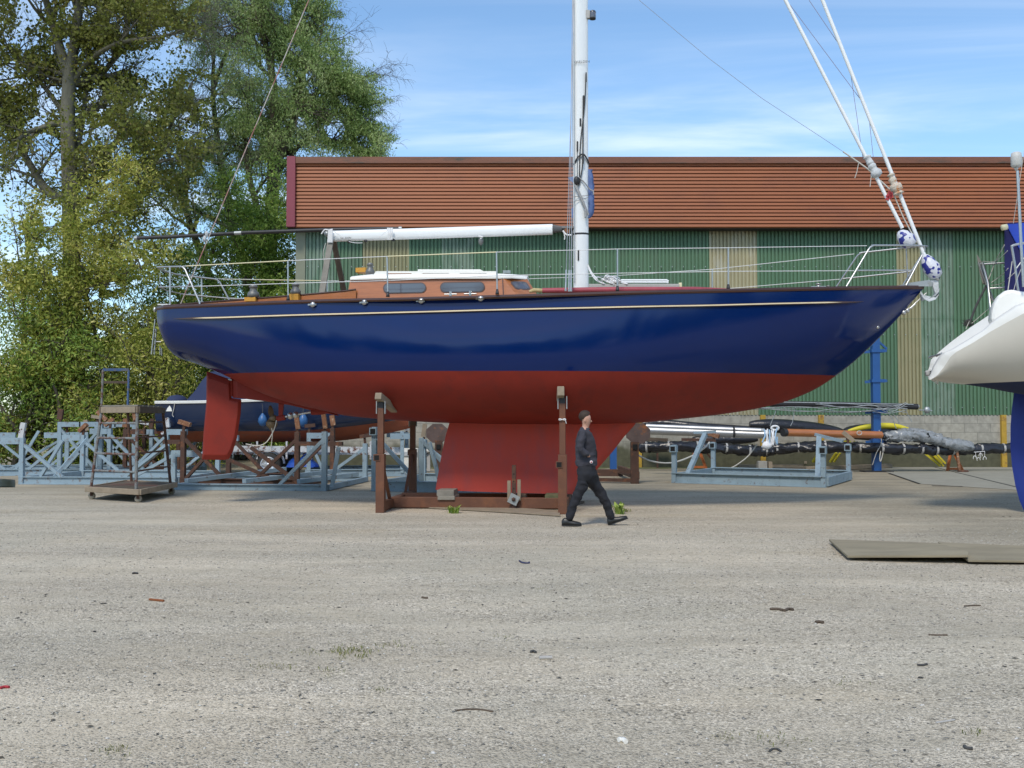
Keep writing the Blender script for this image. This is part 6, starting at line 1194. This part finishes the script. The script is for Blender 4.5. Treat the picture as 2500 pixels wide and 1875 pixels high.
b = MB(); g_ = G(1874, 1150); b.box(g_+Z3(.15)+Vector((.06, 0, 0)), (.12, .28, .30)); o = b.build('timber_offcut', m_tim, None); tag(o, 'upright pale offcut against the grey concrete block', 'offcut')
b = MB(); b.tube(curve([P(2146, 1050, 31.2), P(2152, 1080, 31.1), P(2140, 1105, 31.1), P(2130, 1135, 31.2)]), .012, 5); b.tube(curve([P(2150, 1080, 31.1), P(2156, 1100, 31.1), P(2150, 1126, 31.1), P(2148, 1115, 31.1), P(2153, 1085, 31.1)]), .016, 5); o = b.build('hanging_rope', m_rope, None); tag(o, 'rope looped and hanging down the blue post', 'rope')
for i, (px, py) in enumerate(((2388, 1116), (2398, 1120), (2404, 1118), (2450, 1112))):
    pass
b = MB()
for (px, py) in ((2380, 1118), (2389, 1122), (2394, 1112), (2404, 1120)): b.tube([P(px+4*math.cos(a_), py+5*math.sin(a_), 31.7) for a_ in [2.6+i*.5 for i in range(9)]], .010, 5)
b.tube([P(2378, 1104, 31.7), P(2404, 1102, 31.7)], .01, 5); b.tube([P(2394, 1102, 31.7), P(2394, 1118, 31.7)], .008, 5); b.tube([P(2404, 1102, 31.7), P(2404, 1116, 31.7)], .008, 5); b.tube([P(2382, 1104, 31.7), P(2382, 1116, 31.7)], .008, 5)
o = b.build('hanging_hooks', m_ropew, None); tag(o, 'white hooks and cord dangling under the wrapped mast near the rudder', 'hooks')

# ------------------------------------------------------------------ white yacht at right edge
YQ = 16.6
r_ = thing('white_yacht', 'white yacht stern with deep blue rudder cut off by the right edge', 'sailing yacht', Vector((P(2400, 1200, YQ).x, YQ, 0)))
YQA = math.radians(20); QD = Vector((math.cos(YQA), -math.sin(YQA), 0)); QN = Vector((math.sin(YQA), math.cos(YQA), 0)); YC2 = YQ+1.0; QO = P(2275, 925, YC2); QO.z = 0
def QP(px, py, a):
    r = ray(px, py); t = (QO+QN*a-CAM).dot(QN)/r.dot(QN); return CAM+r*t
npx = [(2273, 926), (2282, 921), (2290, 914), (2305, 895), (2313, 883), (2320, 872), (2334, 859.5), (2376.6, 836), (2419, 809), (2461, 785.6), (2500, 764.6), (2600, 730), (2760, 700), (3000, 660)]
bpx = [(2274, 926.6), (2290, 930), (2305, 933), (2325, 936), (2335, 937), (2345, 938), (2362, 939.5), (2410, 947), (2450, 955), (2490, 962), (2530, 968), (2650, 978), (2830, 985), (3120, 960)]
fpx = [(2266, 924), (2264, 915), (2266, 903), (2269, 895), (2271, 885), (2273, 878), (2292, 859.5), (2320, 836), (2368, 800), (2415, 769), (2440, 752), (2520, 720), (2660, 695), (2880, 650)]
wv = [.52, .55, .58, .62, .66, .70, .76, .86, .96, 1.06, 1.15, 1.3, 1.42, 1.4]
def dens(lst, k=5):
    o = []
    for (a, b_) in zip(lst, lst[1:]):
        for q_ in range(k): t_ = q_/k; o.append(tuple(u_+(v_-u_)*t_ for u_, v_ in zip(a, b_)) if isinstance(a, tuple) else a+(b_-a)*t_)
    o.append(lst[-1]); return o
npx, bpx, fpx, wv = dens(npx), dens(bpx), dens(fpx), dens(wv)
bmq = bmesh.new(); gv = []; oq = origin(r_); nfl = []
us2 = [1, .9, .8, .68, .56, .44, .32, .22, .14, .07, .03, 0]
for n_, b_, f_, w_ in zip(npx, bpx, fpx, wv):
    Np, Bp, Fp = QP(*n_, -w_), QP(*b_, 0), QP(*f_, w_*.9); row = []
    for (E, lst) in ((Np, us2), (Fp, us2[::-1][1:])):
        for u in lst:
            q = (1-(1-u)**2.4)**.62; row.append(bmq.verts.new(Vector((Bp.x+(E.x-Bp.x)*q, Bp.y+(E.y-Bp.y)*q, Bp.z+(E.z-Bp.z)*u))-oq))
    gv.append(row); nfl.append((Np, Fp))
lastr = [v.co.copy() for v in gv[-1]]; midv = lastr[len(us2)-1]; dk = []
for k in range(1, 9):
    t_ = k/8; row = []
    for (v, u) in zip(lastr, us2+us2[::-1][1:]):
        rel = (v-midv).dot(QN); p = v+QD*4.2*t_-QN*rel*t_**1.7*.97; zt_ = lastr[0].z+.1*t_; p.z = zt_-(zt_-v.z)*(1-.93*t_**2.2); row.append(bmq.verts.new(p))
    gv.append(row); dk.append((row[0].co.copy()+oq, row[-1].co.copy()+oq))
for i in range(len(gv)-1):
    for j_ in range(len(gv[0])-1): f = bmq.faces.new((gv[i][j_], gv[i+1][j_], gv[i+1][j_+1], gv[i][j_+1])); f.smooth = True
wA, wB = QP(2371, 936.5, -.3), QP(2500, 929, -1.0); wn = (wB-wA).normalized().cross(QN).normalized(); wn = wn if wn.z > 0 else -wn
bmesh.ops.bisect_plane(bmq, geom=bmq.verts[:]+bmq.edges[:]+bmq.faces[:], plane_co=wA-oq, plane_no=wn, dist=1e-5)
for f in bmq.faces: f.material_index = 1 if (f.calc_center_median()+oq-wA).dot(wn) < 0 and f.calc_center_median().x+oq.x > QP(2340, 936, 0).x else 0
bmesh.ops.recalc_face_normals(bmq, faces=bmq.faces); me = bpy.data.meshes.new('hull'); bmq.to_mesh(me); bmq.free(); m_q = M('cream_white_gelcoat', (.62, .59, .52), .3, var=.05, vs=1, coat=.2); me.materials.append(m_q); me.materials.append(m_canvas)
o = bpy.data.objects.new('hull', me); COL.objects.link(o); o.parent = r_
ipx = dens([(2270, 918), (2274, 905), (2278, 894), (2286, 880), (2294, 868), (2304, 860), (2322, 853), (2362, 829), (2398, 807), (2429, 779), (2478, 746), (2575, 712), (2735, 685), (2975, 645)])
b = MB(); rows = []; rwi = []
for (Np, Fp), ip, w_ in zip(nfl, ipx, wv):
    I = QP(*ip, -w_+.10); rows.append([Np, Np.lerp(I, .2)-QD*.012, Np.lerp(I, .6)-QD*.02, I, I+QD*.05+QN*.02-Z3(.03)]); rwi.append((I, Fp))
b.grid(rows); b.build('transom_flange', m_gel, r_)
b = MB(); b.grid([[I+QD*.05-Z3(.03), I.lerp(Fp, .15)+QD*.12-Z3(.10), I.lerp(Fp, .5)+QD*.15-Z3(.14), I.lerp(Fp, .85)+QD*.10-Z3(.08), Fp.lerp(I, .05), Fp] for I, Fp in rwi]); b.build('scooped_transom', m_gel, r_)
b = MB(); dk = [(nfl[-1][0], nfl[-1][1])]+dk; b.grid([[p_, p_.lerp(q_, .5)+Z3(.10), q_] for p_, q_ in dk]); b.build('deck', m_gel, r_)
b = MB(); ol = [(2418, 786), (2420, 762), (2425, 742), (2436, 722), (2452, 710), (2470, 705), (2486, 709), (2510, 713), (2700, 716), (2700, 800), (2500, 800)]
b.prism([QP(x, y, -.45) for x, y in ol], QN*.5); b.build('cockpit_coaming', m_gel, r_, bevel=.06)
b = MB(); b.prism([QP(x, y, -.3) for x, y in [(2258, 905), (2292, 899), (2294, 909), (2262, 918)]], QN*.3); b.build('transom_bracket', m_greyp, r_, bevel=.02)
for yy in (904, 908): b = MB(); b.beam(QP(2270, yy+4, -.33), QP(2290, yy, -.33), .02, .02); b.build('painted_bracket_slot', m_hole, r_)
b = MB(); b.tube([QP(2268, 873, .2), QP(2288, 867, .1), QP(2298, 864, 0)], .018); b.tube([QP(2300, 862, 0), QP(2296, 880, 0)], .016); b.tube([QP(2300, 862, 0), QP(2286, 870, .1)], .016); b.build('ladder_hinge', m_steel, r_)
x0_ = QO.x
# rudder
b = MB(); lead = [(2476, 955), (2470, 1000), (2467, 1040), (2467, 1096), (2471, 1140), (2479, 1186), (2489, 1222), (2502, 1252), (2515, 1268)]; rows = []
for (px, py) in lead:
    p = P(px, py, YC2); rows.append([p, p+Vector((.06, -.045, 0)), p+Vector((.22, -.075, 0)), p+Vector((.75-.25*(py-955)/300, -.01, 0)), p+Vector((.75-.25*(py-955)/300, .01, 0)), p+Vector((.22, .075, 0)), p+Vector((.06, .045, 0)), p])
b.grid(rows); b.add(rows[-1][:-1], [tuple(range(7))]); b.build('rudder', m_kblue, r_)
# radar pole and dome
b = MB(); b.tube([P(2499, 700, YQ), P(2493, 600, YQ), P(2484, 417, YQ)], .024, 10); b.build('radar_pole', m_steel, r_); b = MB(); b.lathe(P(2481.5, 416, YQ), [(.02, 0), (.03, .03), (.035, .04)], 12); b.lathe(P(2481.5, 408, YQ), [(.065, 0), (.085, .03), (.088, .16), (.08, .235), (.055, .25), (.01, .255)], 18); b.build('antenna_dome', M('dirty_white_plastic', (.5, .5, .48), .5, var=.1), r_)
# canvas, pushpit, board
b = MB(); b.prism([P(2455, 550, YQ+1.0), P(2461, 544, YQ+1.0), P(2700, 530, YQ+1.0), P(2700, 714, YQ+1.0), P(2453, 714, YQ+1.0), P(2452, 560, YQ+1.0)], (.5, .9, 0)); b.build('cockpit_cover', M('deep_navy_canvas', (.012, .012, .085), .85, var=.1, bump=.3, bs=6), r_)
b = MB(); b.prism([P(2457, 548, YQ+.97), P(2700, 528, YQ+.97), P(2700, 700, YQ+.97), P(2505, 636, YQ+.97)], (0, .025, 0)); b.build('cover_flap', m_canvb, r_)
b = MB(); b.lathe(P(2446, 556, YQ+.9), [(.05, 0), (.05, .09)], 12, axis=(1, 0, .2)); b.build('reel', m_cream, r_)
b = MB(); b.tube([P(2389, 641, YQ+1.9), P(2398, 665, YQ+1.9), P(2411, 700, YQ+1.9), P(2425, 735, YQ+1.9)], .026, 8); b.tube([P(2398, 640, YQ+1.8), P(2412, 690, YQ+1.8), P(2419, 760, YQ+1.5)], .026, 8); b.tube([P(2392, 645, YQ+1.9), P(2454, 642, YQ+1.8)], .017, 8); b.tube([P(2416, 704, YQ+1.9), P(2454, 702, YQ+1.8)], .017, 8); b.build('boarding_ladder', m_steel, r_)
b = MB(); b.tube(curve([P(2468, 602, YQ+.6), P(2480, 597, YQ+.6), P(2510, 592, YQ+.6)]), .022, 8); b.tube([P(2470, 602, YQ+.6), P(2478, 650, YQ+.6), P(2484, 700, YQ+.6), P(2489, 726, YQ+.6)], .022, 8); b.tube([P(2500, 630, YQ+.7), P(2480, 657, YQ+.7)], .012, 6); b.build('pushpit', m_steel, r_)
b = MB(); b.prism([P(2384, 620, YQ+1.9), P(2393, 634, YQ+1.9), P(2400, 650, YQ+1.9), P(2404, 690, YQ+1.9), P(2399, 692, YQ+1.9), P(2392, 668, YQ+1.9), P(2388, 645, YQ+1.9)], (.13, .22, 0)); b.build('outboard_pad', m_timg, r_)
for pts, rr_ in (([(2358, 803), (2378, 760), (2410, 690), (2430, 640), (2452, 598)], .008), ([(2366, 792), (2384, 745), (2412, 690)], .022), ([(2400, 638), (2430, 638), (2460, 612)], .006), ([(2420, 690), (2445, 672), (2461, 655)], .007), ([(2420, 697), (2445, 692), (2470, 672), (2480, 663)], .007), ([(2372, 790), (2395, 770), (2424, 745)], .006), ([(2500, 370), (2474, 545)], .005), ([(2471, 638), (2462, 700), (2453, 770)], .009), ([(2500, 640), (2480, 690), (2468, 740)], .006)):
    b = MB(); b.tube(curve([P(x, y, YQ+.5 if x > 2450 else YQ+1.9) for x, y in pts]), rr_, 6); b.build('rigging_line', m_rope if rr_ < .02 else m_roped, r_)
b = MB(); b.tube([P(2452, 770, YQ-.05), P(2449, 788, YQ-.05)], .014); b.blob(P(2449, 790, YQ-.03), (.03, .03, .03), 8, 6); b.build('chainplate', m_steel, r_)
b = MB(); rr = random.Random(6)
for k in range(6): b.tube([P(2352+rr.uniform(0, 24)+6*math.cos(a_), 788+rr.uniform(-6, 6)+5*math.sin(a_), YQ+2.0) for a_ in [i*.7 for i in range(9)]], .008, 5)
b.build('rope_hank', m_roped, r_)
# keel and block, outside the frame to the right
kc = QO+QD*5.2; b = MB(); b.prism([kc-QD*1.0-QN*.1+Z3(2.05), kc+QD*1.0-QN*.1+Z3(2.05), kc+QD*.7-QN*.1+Z3(.3), kc-QD*.6-QN*.1+Z3(.3)], QN*.2); b.build('keel', m_kblue, r_)
b = MB(); b.box(kc+Z3(.15), (1.4, .8, .3), -YQA); o = b.build('timber_block', m_tim, None); tag(o, 'timber block under the keel of the white yacht', 'block')

# ------------------------------------------------------------------ boards, weeds and litter
b = MB(); q = [G(2024, 1325), G(2069, 1362), G(2364, 1371), G(2364, 1354), G(2290, 1340)]
b.prism([G(2024, 1327)+Z3(.03), G(2069, 1364)+Z3(.01), G(2364, 1372)+Z3(.05), G(2364, 1364)+Z3(.055), G(2290, 1337)+Z3(.03)], (0, 0, .028)); o = b.build('board', m_ply, None, bevel=.004); tag(o, 'large weathered sheet of board lying on gravel, left of two', 'board', 'boards on the gravel')
b = MB(); b.prism([G(2290, 1334)+Z3(.03), G(2330, 1352)+Z3(.004), G(2364, 1373)+Z3(.004), G(2580, 1376)+Z3(.004), G(2560, 1342)+Z3(.01)], (0, 0, .026)); o = b.build('board', m_ply, None, bevel=.004); tag(o, 'second weathered board running off the right edge', 'board', 'boards on the gravel')
def tuft(px, py, n, h, w_, name, label, seed, mat=lf_weed):
    r = np.random.RandomState(seed); g_ = G(px, py); g_.z = gh(g_.x, g_.y); V = []; Fc = []
    for i in range(n):
        bx = g_.x+r.normal()*w_; by = g_.y+r.normal()*w_; a = r.rand()*6.28; L_ = h*(.4+.8*r.rand()); lx, ly = math.cos(a)*L_*.6, math.sin(a)*L_*.6; ww = L_*.10; px_, py_ = -math.sin(a)*ww, math.cos(a)*ww; k = len(V)
        V += [(bx-px_*.5, by-py_*.5, g_.z), (bx+px_*.5, by+py_*.5, g_.z), (bx+lx*.5+px_, by+ly*.5+py_, g_.z+L_*.6), (bx+lx*.5-px_, by+ly*.5-py_, g_.z+L_*.6), (bx+lx, by+ly, g_.z+L_*.75)]; Fc += [(k, k+1, k+2, k+3), (k+3, k+2, k+4)]
    me = bpy.data.meshes.new(name); me.from_pydata(V, [], Fc); at = me.attributes.new('tone', 'FLOAT', 'FACE'); at.data.foreach_set('value', r.rand(len(Fc)).astype(np.float32)); me.materials.append(mat); o = bpy.data.objects.new(name, me); COL.objects.link(o); return tag(o, label, 'weed', 'weeds in the gravel')
tuft(1106, 1253, 46, .16, .05, 'weed_tuft', 'small green weed beside the plywood strip', 1, lf_grn); tuft(1514, 1255, 40, .24, .035, 'weed_tuft', 'upright green weed in front of the striding foot', 2, lf_grn); tuft(1533, 1250, 14, .09, .03, 'weed_tuft', 'tiny yellow weed right of the upright weed', 3)
tuft(858, 1581, 150, .035, .09, 'weed_tuft', 'largest mossy weed patch in the left foreground gravel', 4)
ws = [(728, 1582), (765, 1588), (818, 1582), (910, 1560), (945, 1562), (970, 1562), (1075, 1556), (1230, 1539), (885, 1596), (660, 1622), (700, 1625), (815, 1630), (800, 1645), (275, 1826), (290, 1820), (1815, 1766), (1770, 1776), (1880, 1780), (1940, 1778), (2062, 1652), (2380, 1766), (1345, 1848), (930, 1676), (640, 1626), (1315, 1432), (840, 1598)]
allv = MB(); parts_ = []
for i, (x, y) in enumerate(ws): tuft(x, y, 30, .014+.006*(i % 3), .035+.02*(i % 2), 'weed_tuft', 'small patch of sparse yellowish weed growing in the gravel', 20+i)
for o in [o for o in bpy.data.objects if o.get('label') == 'small patch of sparse yellowish weed growing in the gravel']: o['group'] = 'sparse weed patches'
def litter(pts, r, mat, name, label, grp=None):
    b = MB(); P3 = []
    for x, y in pts: g_ = G(x, y); P3.append(g_+Z3(gh(g_.x, g_.y)+r*.8))
    b.tube(curve(P3, 4), r, 6); o = b.build(name, mat, None); tag(o, label, 'twig' if 'twig' in name else 'litter', grp)
litter([(365, 1463), (382, 1464.5), (400, 1466)], .011, M('rusty_orange_rod', (.22, .07, .02), .8), 'rusty_rod', 'short rusty orange rod lying on the left foreground gravel')
litter([(1112, 1721), (1145, 1717), (1180, 1718), (1204, 1722)], .005, m_timd, 'curved_twig', 'long curved thin twig lying in the centre foreground')
litter([(2285, 1742), (2310, 1739), (2330, 1736)], .006, m_greyp, 'straight_twig', 'straight grey twig in the right foreground'); litter([(2267, 1549), (2290, 1550), (2313, 1550)], .006, m_timd, 'straight_twig', 'thin straight twig right, behind the hooked scraps'); litter([(2354, 1472), (2380, 1470), (2394, 1470)], .007, m_timd, 'straight_twig', 'dark straight twig below the boards at right')
litter([(1880, 1482), (1900, 1482), (1912, 1485)], .012, m_timd, 'dark_twig', 'left half of a dark broken stick right of centre'); litter([(1915, 1486), (1926, 1482), (1936, 1484)], .013, m_timd, 'dark_twig', 'right half of a dark broken stick right of centre')
litter([(2239, 1617), (2252, 1618), (2263, 1616)], .008, m_roped, 'hooked_scrap', 'small hooked dark scrap in the right foreground gravel'); litter([(1878, 1810), (1886, 1804), (1898, 1804), (1906, 1810)], .006, m_roped, 'curved_scrap', 'curled black scrap of wire near the bottom right of centre'); litter([(2354, 1799), (2360, 1804), (2374, 1805)], .009, m_roped, 'dark_scrap', 'bent black scrap at bottom right'); litter([(1268, 1368), (1276, 1372), (1290, 1373), (1292, 1371)], .010, M('navy_scrap_cloth', (.03, .035, .09), .8), 'dark_scrap', 'navy scrap of cord behind the centre foreground'); litter([(1317, 1597), (1333, 1596), (1348, 1596)], .014, m_greyp, 'dark_scrap', 'dark grey flake lying right of the picture centre'); litter([(1296, 1580), (1302, 1578), (1308, 1581)], .010, m_roped, 'dark_scrap', 'tiny black twist just left of the dark grey flake'); litter([(1030, 1450), (1038, 1451), (1045, 1451)], .010, m_timd, 'dark_scrap', 'small brown chip in the middle distance gravel'); litter([(1510, 1788), (1520, 1787), (1528, 1792)], .014, m_gel, 'white_scrap', 'white crumpled scrap at the bottom right of centre'); litter([(1992, 1515), (2000, 1514), (2010, 1516)], .013, m_timd, 'dark_scrap', 'dark leaf scrap below the boards'); litter([(0, 1680), (12, 1677), (22, 1678)], .009, m_redc, 'red_scrap', 'small red scrap at the left edge foreground'); litter([(336, 1396), (330, 1395), (324, 1396)], .010, m_dark, 'dark_scrap', 'dark chip left of the rusty rod')
# scattered bark chips and dead leaves
r = np.random.RandomState(31); n = 2600; Yl = 4.5+19*r.rand(n)**.9; Xl = (r.rand(n)*2-1)*(.52*Yl+.3); cl = np.sin(Xl*1.3+Yl*.7)+np.sin(Yl*2.2-Xl*.4); kp_ = r.rand(n) < .35+.25*cl; Xl, Yl = Xl[kp_], Yl[kp_]; n = len(Xl)
L_ = .008+.022*r.rand(n)**2; an = r.rand(n)*6.28; wd_ = L_*(.2+.4*r.rand(n)); zz = np.array([gh(a, b_) for a, b_ in zip(Xl, Yl)])
V = []; 
for sx_, sy_, hz in ((-1, 0, .001), (0, -1, .004), (1, 0, .003), (0, 1, .005)):
    V.append(np.stack([Xl+np.cos(an)*L_*sx_-np.sin(an)*wd_*sy_, Yl+np.sin(an)*L_*sx_+np.cos(an)*wd_*sy_, zz+hz+.004*r.rand(n)], 1))
V = np.stack(V, 1).reshape(-1, 3); me = bpy.data.meshes.new('bark_chips'); me.from_pydata(V.tolist(), [], [tuple(range(4*i, 4*i+4)) for i in range(n)]); at = me.attributes.new('tone', 'FLOAT', 'FACE'); at.data.foreach_set('value', r.rand(n).astype(np.float32)); me.materials.append(leafmat('bark_chip', [(.025, .022, .02), (.05, .045, .04), (.10, .085, .06)], 0, .9)); o = bpy.data.objects.new('bark_chips', me); COL.objects.link(o); tag(o, 'dark bark chips and dead leaves littering the gravel', 'litter', kind='stuff')

# ------------------------------------------------------------------ the walking person
YPn = 15.35
def H(px, py, dy=0.0): return P(px, py, YPn+dy)
pr_ = thing('person', 'person in dark grey jacket and black trousers striding right in front of the keel', 'person', Vector((P(1432, 1283, YPn).x, YPn, 0)))
def skin_mesh(name, joints, bones, mat, parent, sub=3, root=0):
    o0 = origin(parent); me = bpy.data.meshes.new(name); me.from_pydata([tuple(Vector(j[0])-o0) for j in joints], bones, []); me.update(); o = bpy.data.objects.new(name, me); COL.objects.link(o); o.parent = parent
    md = o.modifiers.new('skin', 'SKIN'); md.use_smooth_shade = True
    for v, j in zip(me.skin_vertices[0].data, joints): v.radius = j[1] if isinstance(j[1], tuple) else (j[1], j[1]); v.use_root = False
    me.skin_vertices[0].data[root].use_root = True; me.materials.append(mat); ms = o.modifiers.new('sub', 'SUBSURF'); ms.levels = sub; ms.render_levels = sub
    dg = bpy.context.evaluated_depsgraph_get(); m2 = bpy.data.meshes.new_from_object(o.evaluated_get(dg)); o.modifiers.clear(); o.data = m2; m2.materials.clear(); m2.materials.append(mat); m2.polygons.foreach_set('use_smooth', [True]*len(m2.polygons))
    if name in ('jacket', 'trousers'):      # cloth folds
        from mathutils import noise
        m2.update(); nr = [v.normal.copy() for v in m2.vertices]
        for v, n_ in zip(m2.vertices, nr): q_ = v.co*1.0; v.co = v.co+n_*(.016*noise.noise(Vector((q_.x*9, q_.y*9, q_.z*15)))+.008*noise.noise(q_*28))
        m2.update()
    return o
pel = H(1432, 1140); ch = H(1430, 1080); nk = H(1428, 1047); hd = H(1431, 1024)
# body: legs, trunk, neck, arms, hands in one surface
J = []; Bn = []
def j(p, r, par=None): J.append((Vector(p), r)); i = len(J)-1; (Bn.append((par, i)) if par is not None else None); return i
a0 = j(pel, (.075, .075)); a1 = j(H(1431, 1110), (.09, .10), a0); a2 = j(ch, (.11, .13), a1); a3 = j(H(1429, 1058), (.085, .10), a2); a4 = j(nk, .055, a3); a5 = j(H(1430.5, 1038), .054, a4)
h1 = j(H(1431.5, 1030), (.085, .074), a5); h2 = j(H(1431, 1020), (.102, .082), h1); h3 = j(H(1430, 1010), (.074, .064), h2)
for sg, kn, an_ in ((-1, (1411, 1207), (1389, 1262)), (1, (1476, 1212), (1494, 1258))):
    k0 = j(H(1434, 1156, .06*sg), .055, a0); k1 = j(H(*kn, .085*sg), .042, k0); k2 = j(H(*an_, .085*sg), .036, k1)
body_arms = []
for sg, el, wr in ((-1, (1415, 1094), (1436, 1113)), (1, (1420, 1094), (1440, 1112))):      # near arm bent, far arm raised before the chest
    s0_ = j(H(1425, 1060, .15*sg), .032, a3); s1_ = j(H(*el, .21*sg), .040, s0_); s2_ = j(H(*wr, .15*sg), .024, s1_); s3_ = j(H(wr[0]+4, wr[1]+1, .09*sg), (.030, .018), s2_)
    for f in range(4): q0_ = j(H(wr[0]+8+f*.4, wr[1]-2+f*2.1, .06*sg), .011, s3_); q1_ = j(H(wr[0]+11+f*.2-(f == 3)*1.5, wr[1]-2+f*2.2, .05*sg), .0095, q0_); q2_ = j(H(wr[0]+12.5-(f == 3), wr[1]+f*2.0, .04*sg), .008, q1_)
    tq = j(H(wr[0]+4, wr[1]-4, .08*sg), .011, s2_); j(H(wr[0]+8, wr[1]-6, .05*sg), .009, tq)
bd = skin_mesh('body', J, Bn, m_skin, pr_)
b = MB(); b.prism([H(1441.5, 1024, -.012), H(1446, 1029.5, 0), H(1441, 1030.5, -.012)], (0, .024, 0)); b.blob(H(1442.5, 1028.5), (.020, .014, .016), 8, 6); b.build('nose', m_skin, pr_, bevel=.003)
b = MB(); b.blob(H(1428.5, 1026, -.078), (.016, .010, .030), 8, 6); b.build('ear', m_skin, pr_); b = MB(); b.blob(H(1428.5, 1026, .078), (.016, .010, .030), 8, 6); b.build('ear', m_skin, pr_)
for sg in (-1, 1): b = MB(); b.blob(H(1441, 1022.5, .03*sg), (.010, .012, .007), 8, 6); b.build('eye', m_dark, pr_)
b = MB(); b.beam(H(1441.5, 1034, -.025), H(1441.5, 1034, .025), .012, .007); b.build('mouth', m_redc, pr_)
b = MB(); c_ = H(1429, 1018.5); rr = random.Random(9); vs = []; rows = []
for i in range(11):
    rw = []
    for k in range(25):
        ph = 2*math.pi*k/24; tm = math.pi*(.56-.24*math.cos(ph)+(.03*math.sin(k*2.3))); th = tm*i/10; rw.append(c_+Vector((math.cos(ph)*.098*math.sin(th)-.006, math.sin(ph)*.086*math.sin(th), .092*math.cos(th)+.014+.003*math.sin(k*3.1+i))))
    rows.append(rw)
b.grid(rows); b.build('hair', m_hair, pr_)
# jacket
J = []; Bn = []
a0 = j(H(1432.5, 1144), (.158, .185)); a0b = j(H(1432, 1130), (.152, .18), a0); a1 = j(H(1431, 1113), (.146, .175), a0b); a2 = j(H(1430, 1090), (.145, .18), a1); a3 = j(H(1429, 1066), (.125, .165), a2); a4 = j(H(1428, 1052), (.08, .10), a3); a5 = j(H(1429, 1042), .074, a4)
for sg, el, wr in ((-1, (1414.5, 1094), (1437, 1114)), (1, (1420, 1094), (1440, 1113))):
    s0_ = j(H(1424, 1057, .17*sg), .072, a3); s1_ = j(H(*el, .22*sg), .062, s0_); s2_ = j(H(*wr, .165*sg), .052, s1_)
jk = skin_mesh('jacket', J, Bn, m_jack, pr_, root=0)
b = MB(); c_ = H(1443.5, 1128, -.17); b.lathe(c_, [(.024, 0), (.022, -.008), (.01, -.012)], 14, axis=(0, 1, 0)); bgo = b.build('round_badge', m_brass, jk); b = MB(); b.lathe(c_-Vector((0, .013, 0)), [(.012, 0), (.011, -.003)], 10, axis=(0, 1, 0)); b.build('badge_centre', m_redc, jk)
b = MB(); b.tube(curve([H(1454.5, 1097, -.11), H(1457, 1105, -.11), H(1457, 1118, -.11)]), .008, 6); b.build('painted_pocket_slit', m_hole, jk)
# trousers
J = []; Bn = []
a0 = j(H(1432, 1122), (.125, .145)); a00 = j(H(1432, 1140), (.142, .155), a0); a1 = j(H(1432, 1156), (.150, .155), a00)
for sg, th_, kn, sh_, an_ in ((-1, (1424, 1178), (1411, 1206), (1399, 1236), (1388, 1272)), (1, (1449, 1180), (1471, 1211), (1484, 1238), (1494, 1269))):
    dy = .085*sg; k0 = j(H(*th_, dy), (.108, .095), a1); k1 = j(H(*kn, dy), (.083, .078), k0); k2 = j(H(*sh_, dy), (.072, .068), k1); k3 = j(H(*an_, dy), (.070, .064), k2)
skin_mesh('trousers', J, Bn, m_trou, pr_, root=0)
# shoes
def shoe(heel, ball, toe, dy, name='shoe'):
    hp_, bp_, tp_ = H(*heel, dy), H(*ball, dy), H(*toe, dy); up = Vector((0, 0, 1)); d_ = (tp_-hp_).normalized(); nu = d_.cross(Vector((0, 1, 0))).normalized(); nu = nu if nu.z > 0 else -nu; L_ = (tp_-hp_).length; rows = []
    for t_, w_, h_ in ((0, .020, .045), (.04, .034, .085), (.15, .040, .105), (.30, .040, .10), (.45, .042, .075), (.62, .050, .062), (.8, .047, .052), (.93, .034, .040), (1, .012, .025)):
        c_ = hp_+d_*L_*t_; rows.append([c_+Vector((0, math.cos(a_)*w_, 0))+nu*(h_*max(0, math.sin(a_))**.8) for a_ in [math.pi*k/10 for k in range(11)]]+[c_+Vector((0, -w_, 0)), c_+Vector((0, w_, 0))])
    b = MB(); b.grid([r__+[r__[0]] for r__ in rows]); b.add(rows[0], [tuple(range(13))]); b.add(rows[-1], [tuple(range(13))]); so = b.build(name, m_shoe, pr_, merge=True)
    b = MB(); b.grid([[hp_+d_*L_*t_+Vector((0, w_, 0))+nu*z_ for w_, z_ in ((-ww, .002), (-ww, -.014), (ww, -.014), (ww, .002), (-ww, .002))] for t_, ww in ((0, .02), (.06, .040), (.3, .042), (.45, .042), (.62, .054), (.8, .051), (.93, .037), (1.01, .012))], False); b.build('sole', m_rubber, so)
shoe((1371, 1281), (1400, 1282), (1419.5, 1281.5), -.085); shoe((1484.5, 1281), (1505, 1275), (1532, 1264), .085)
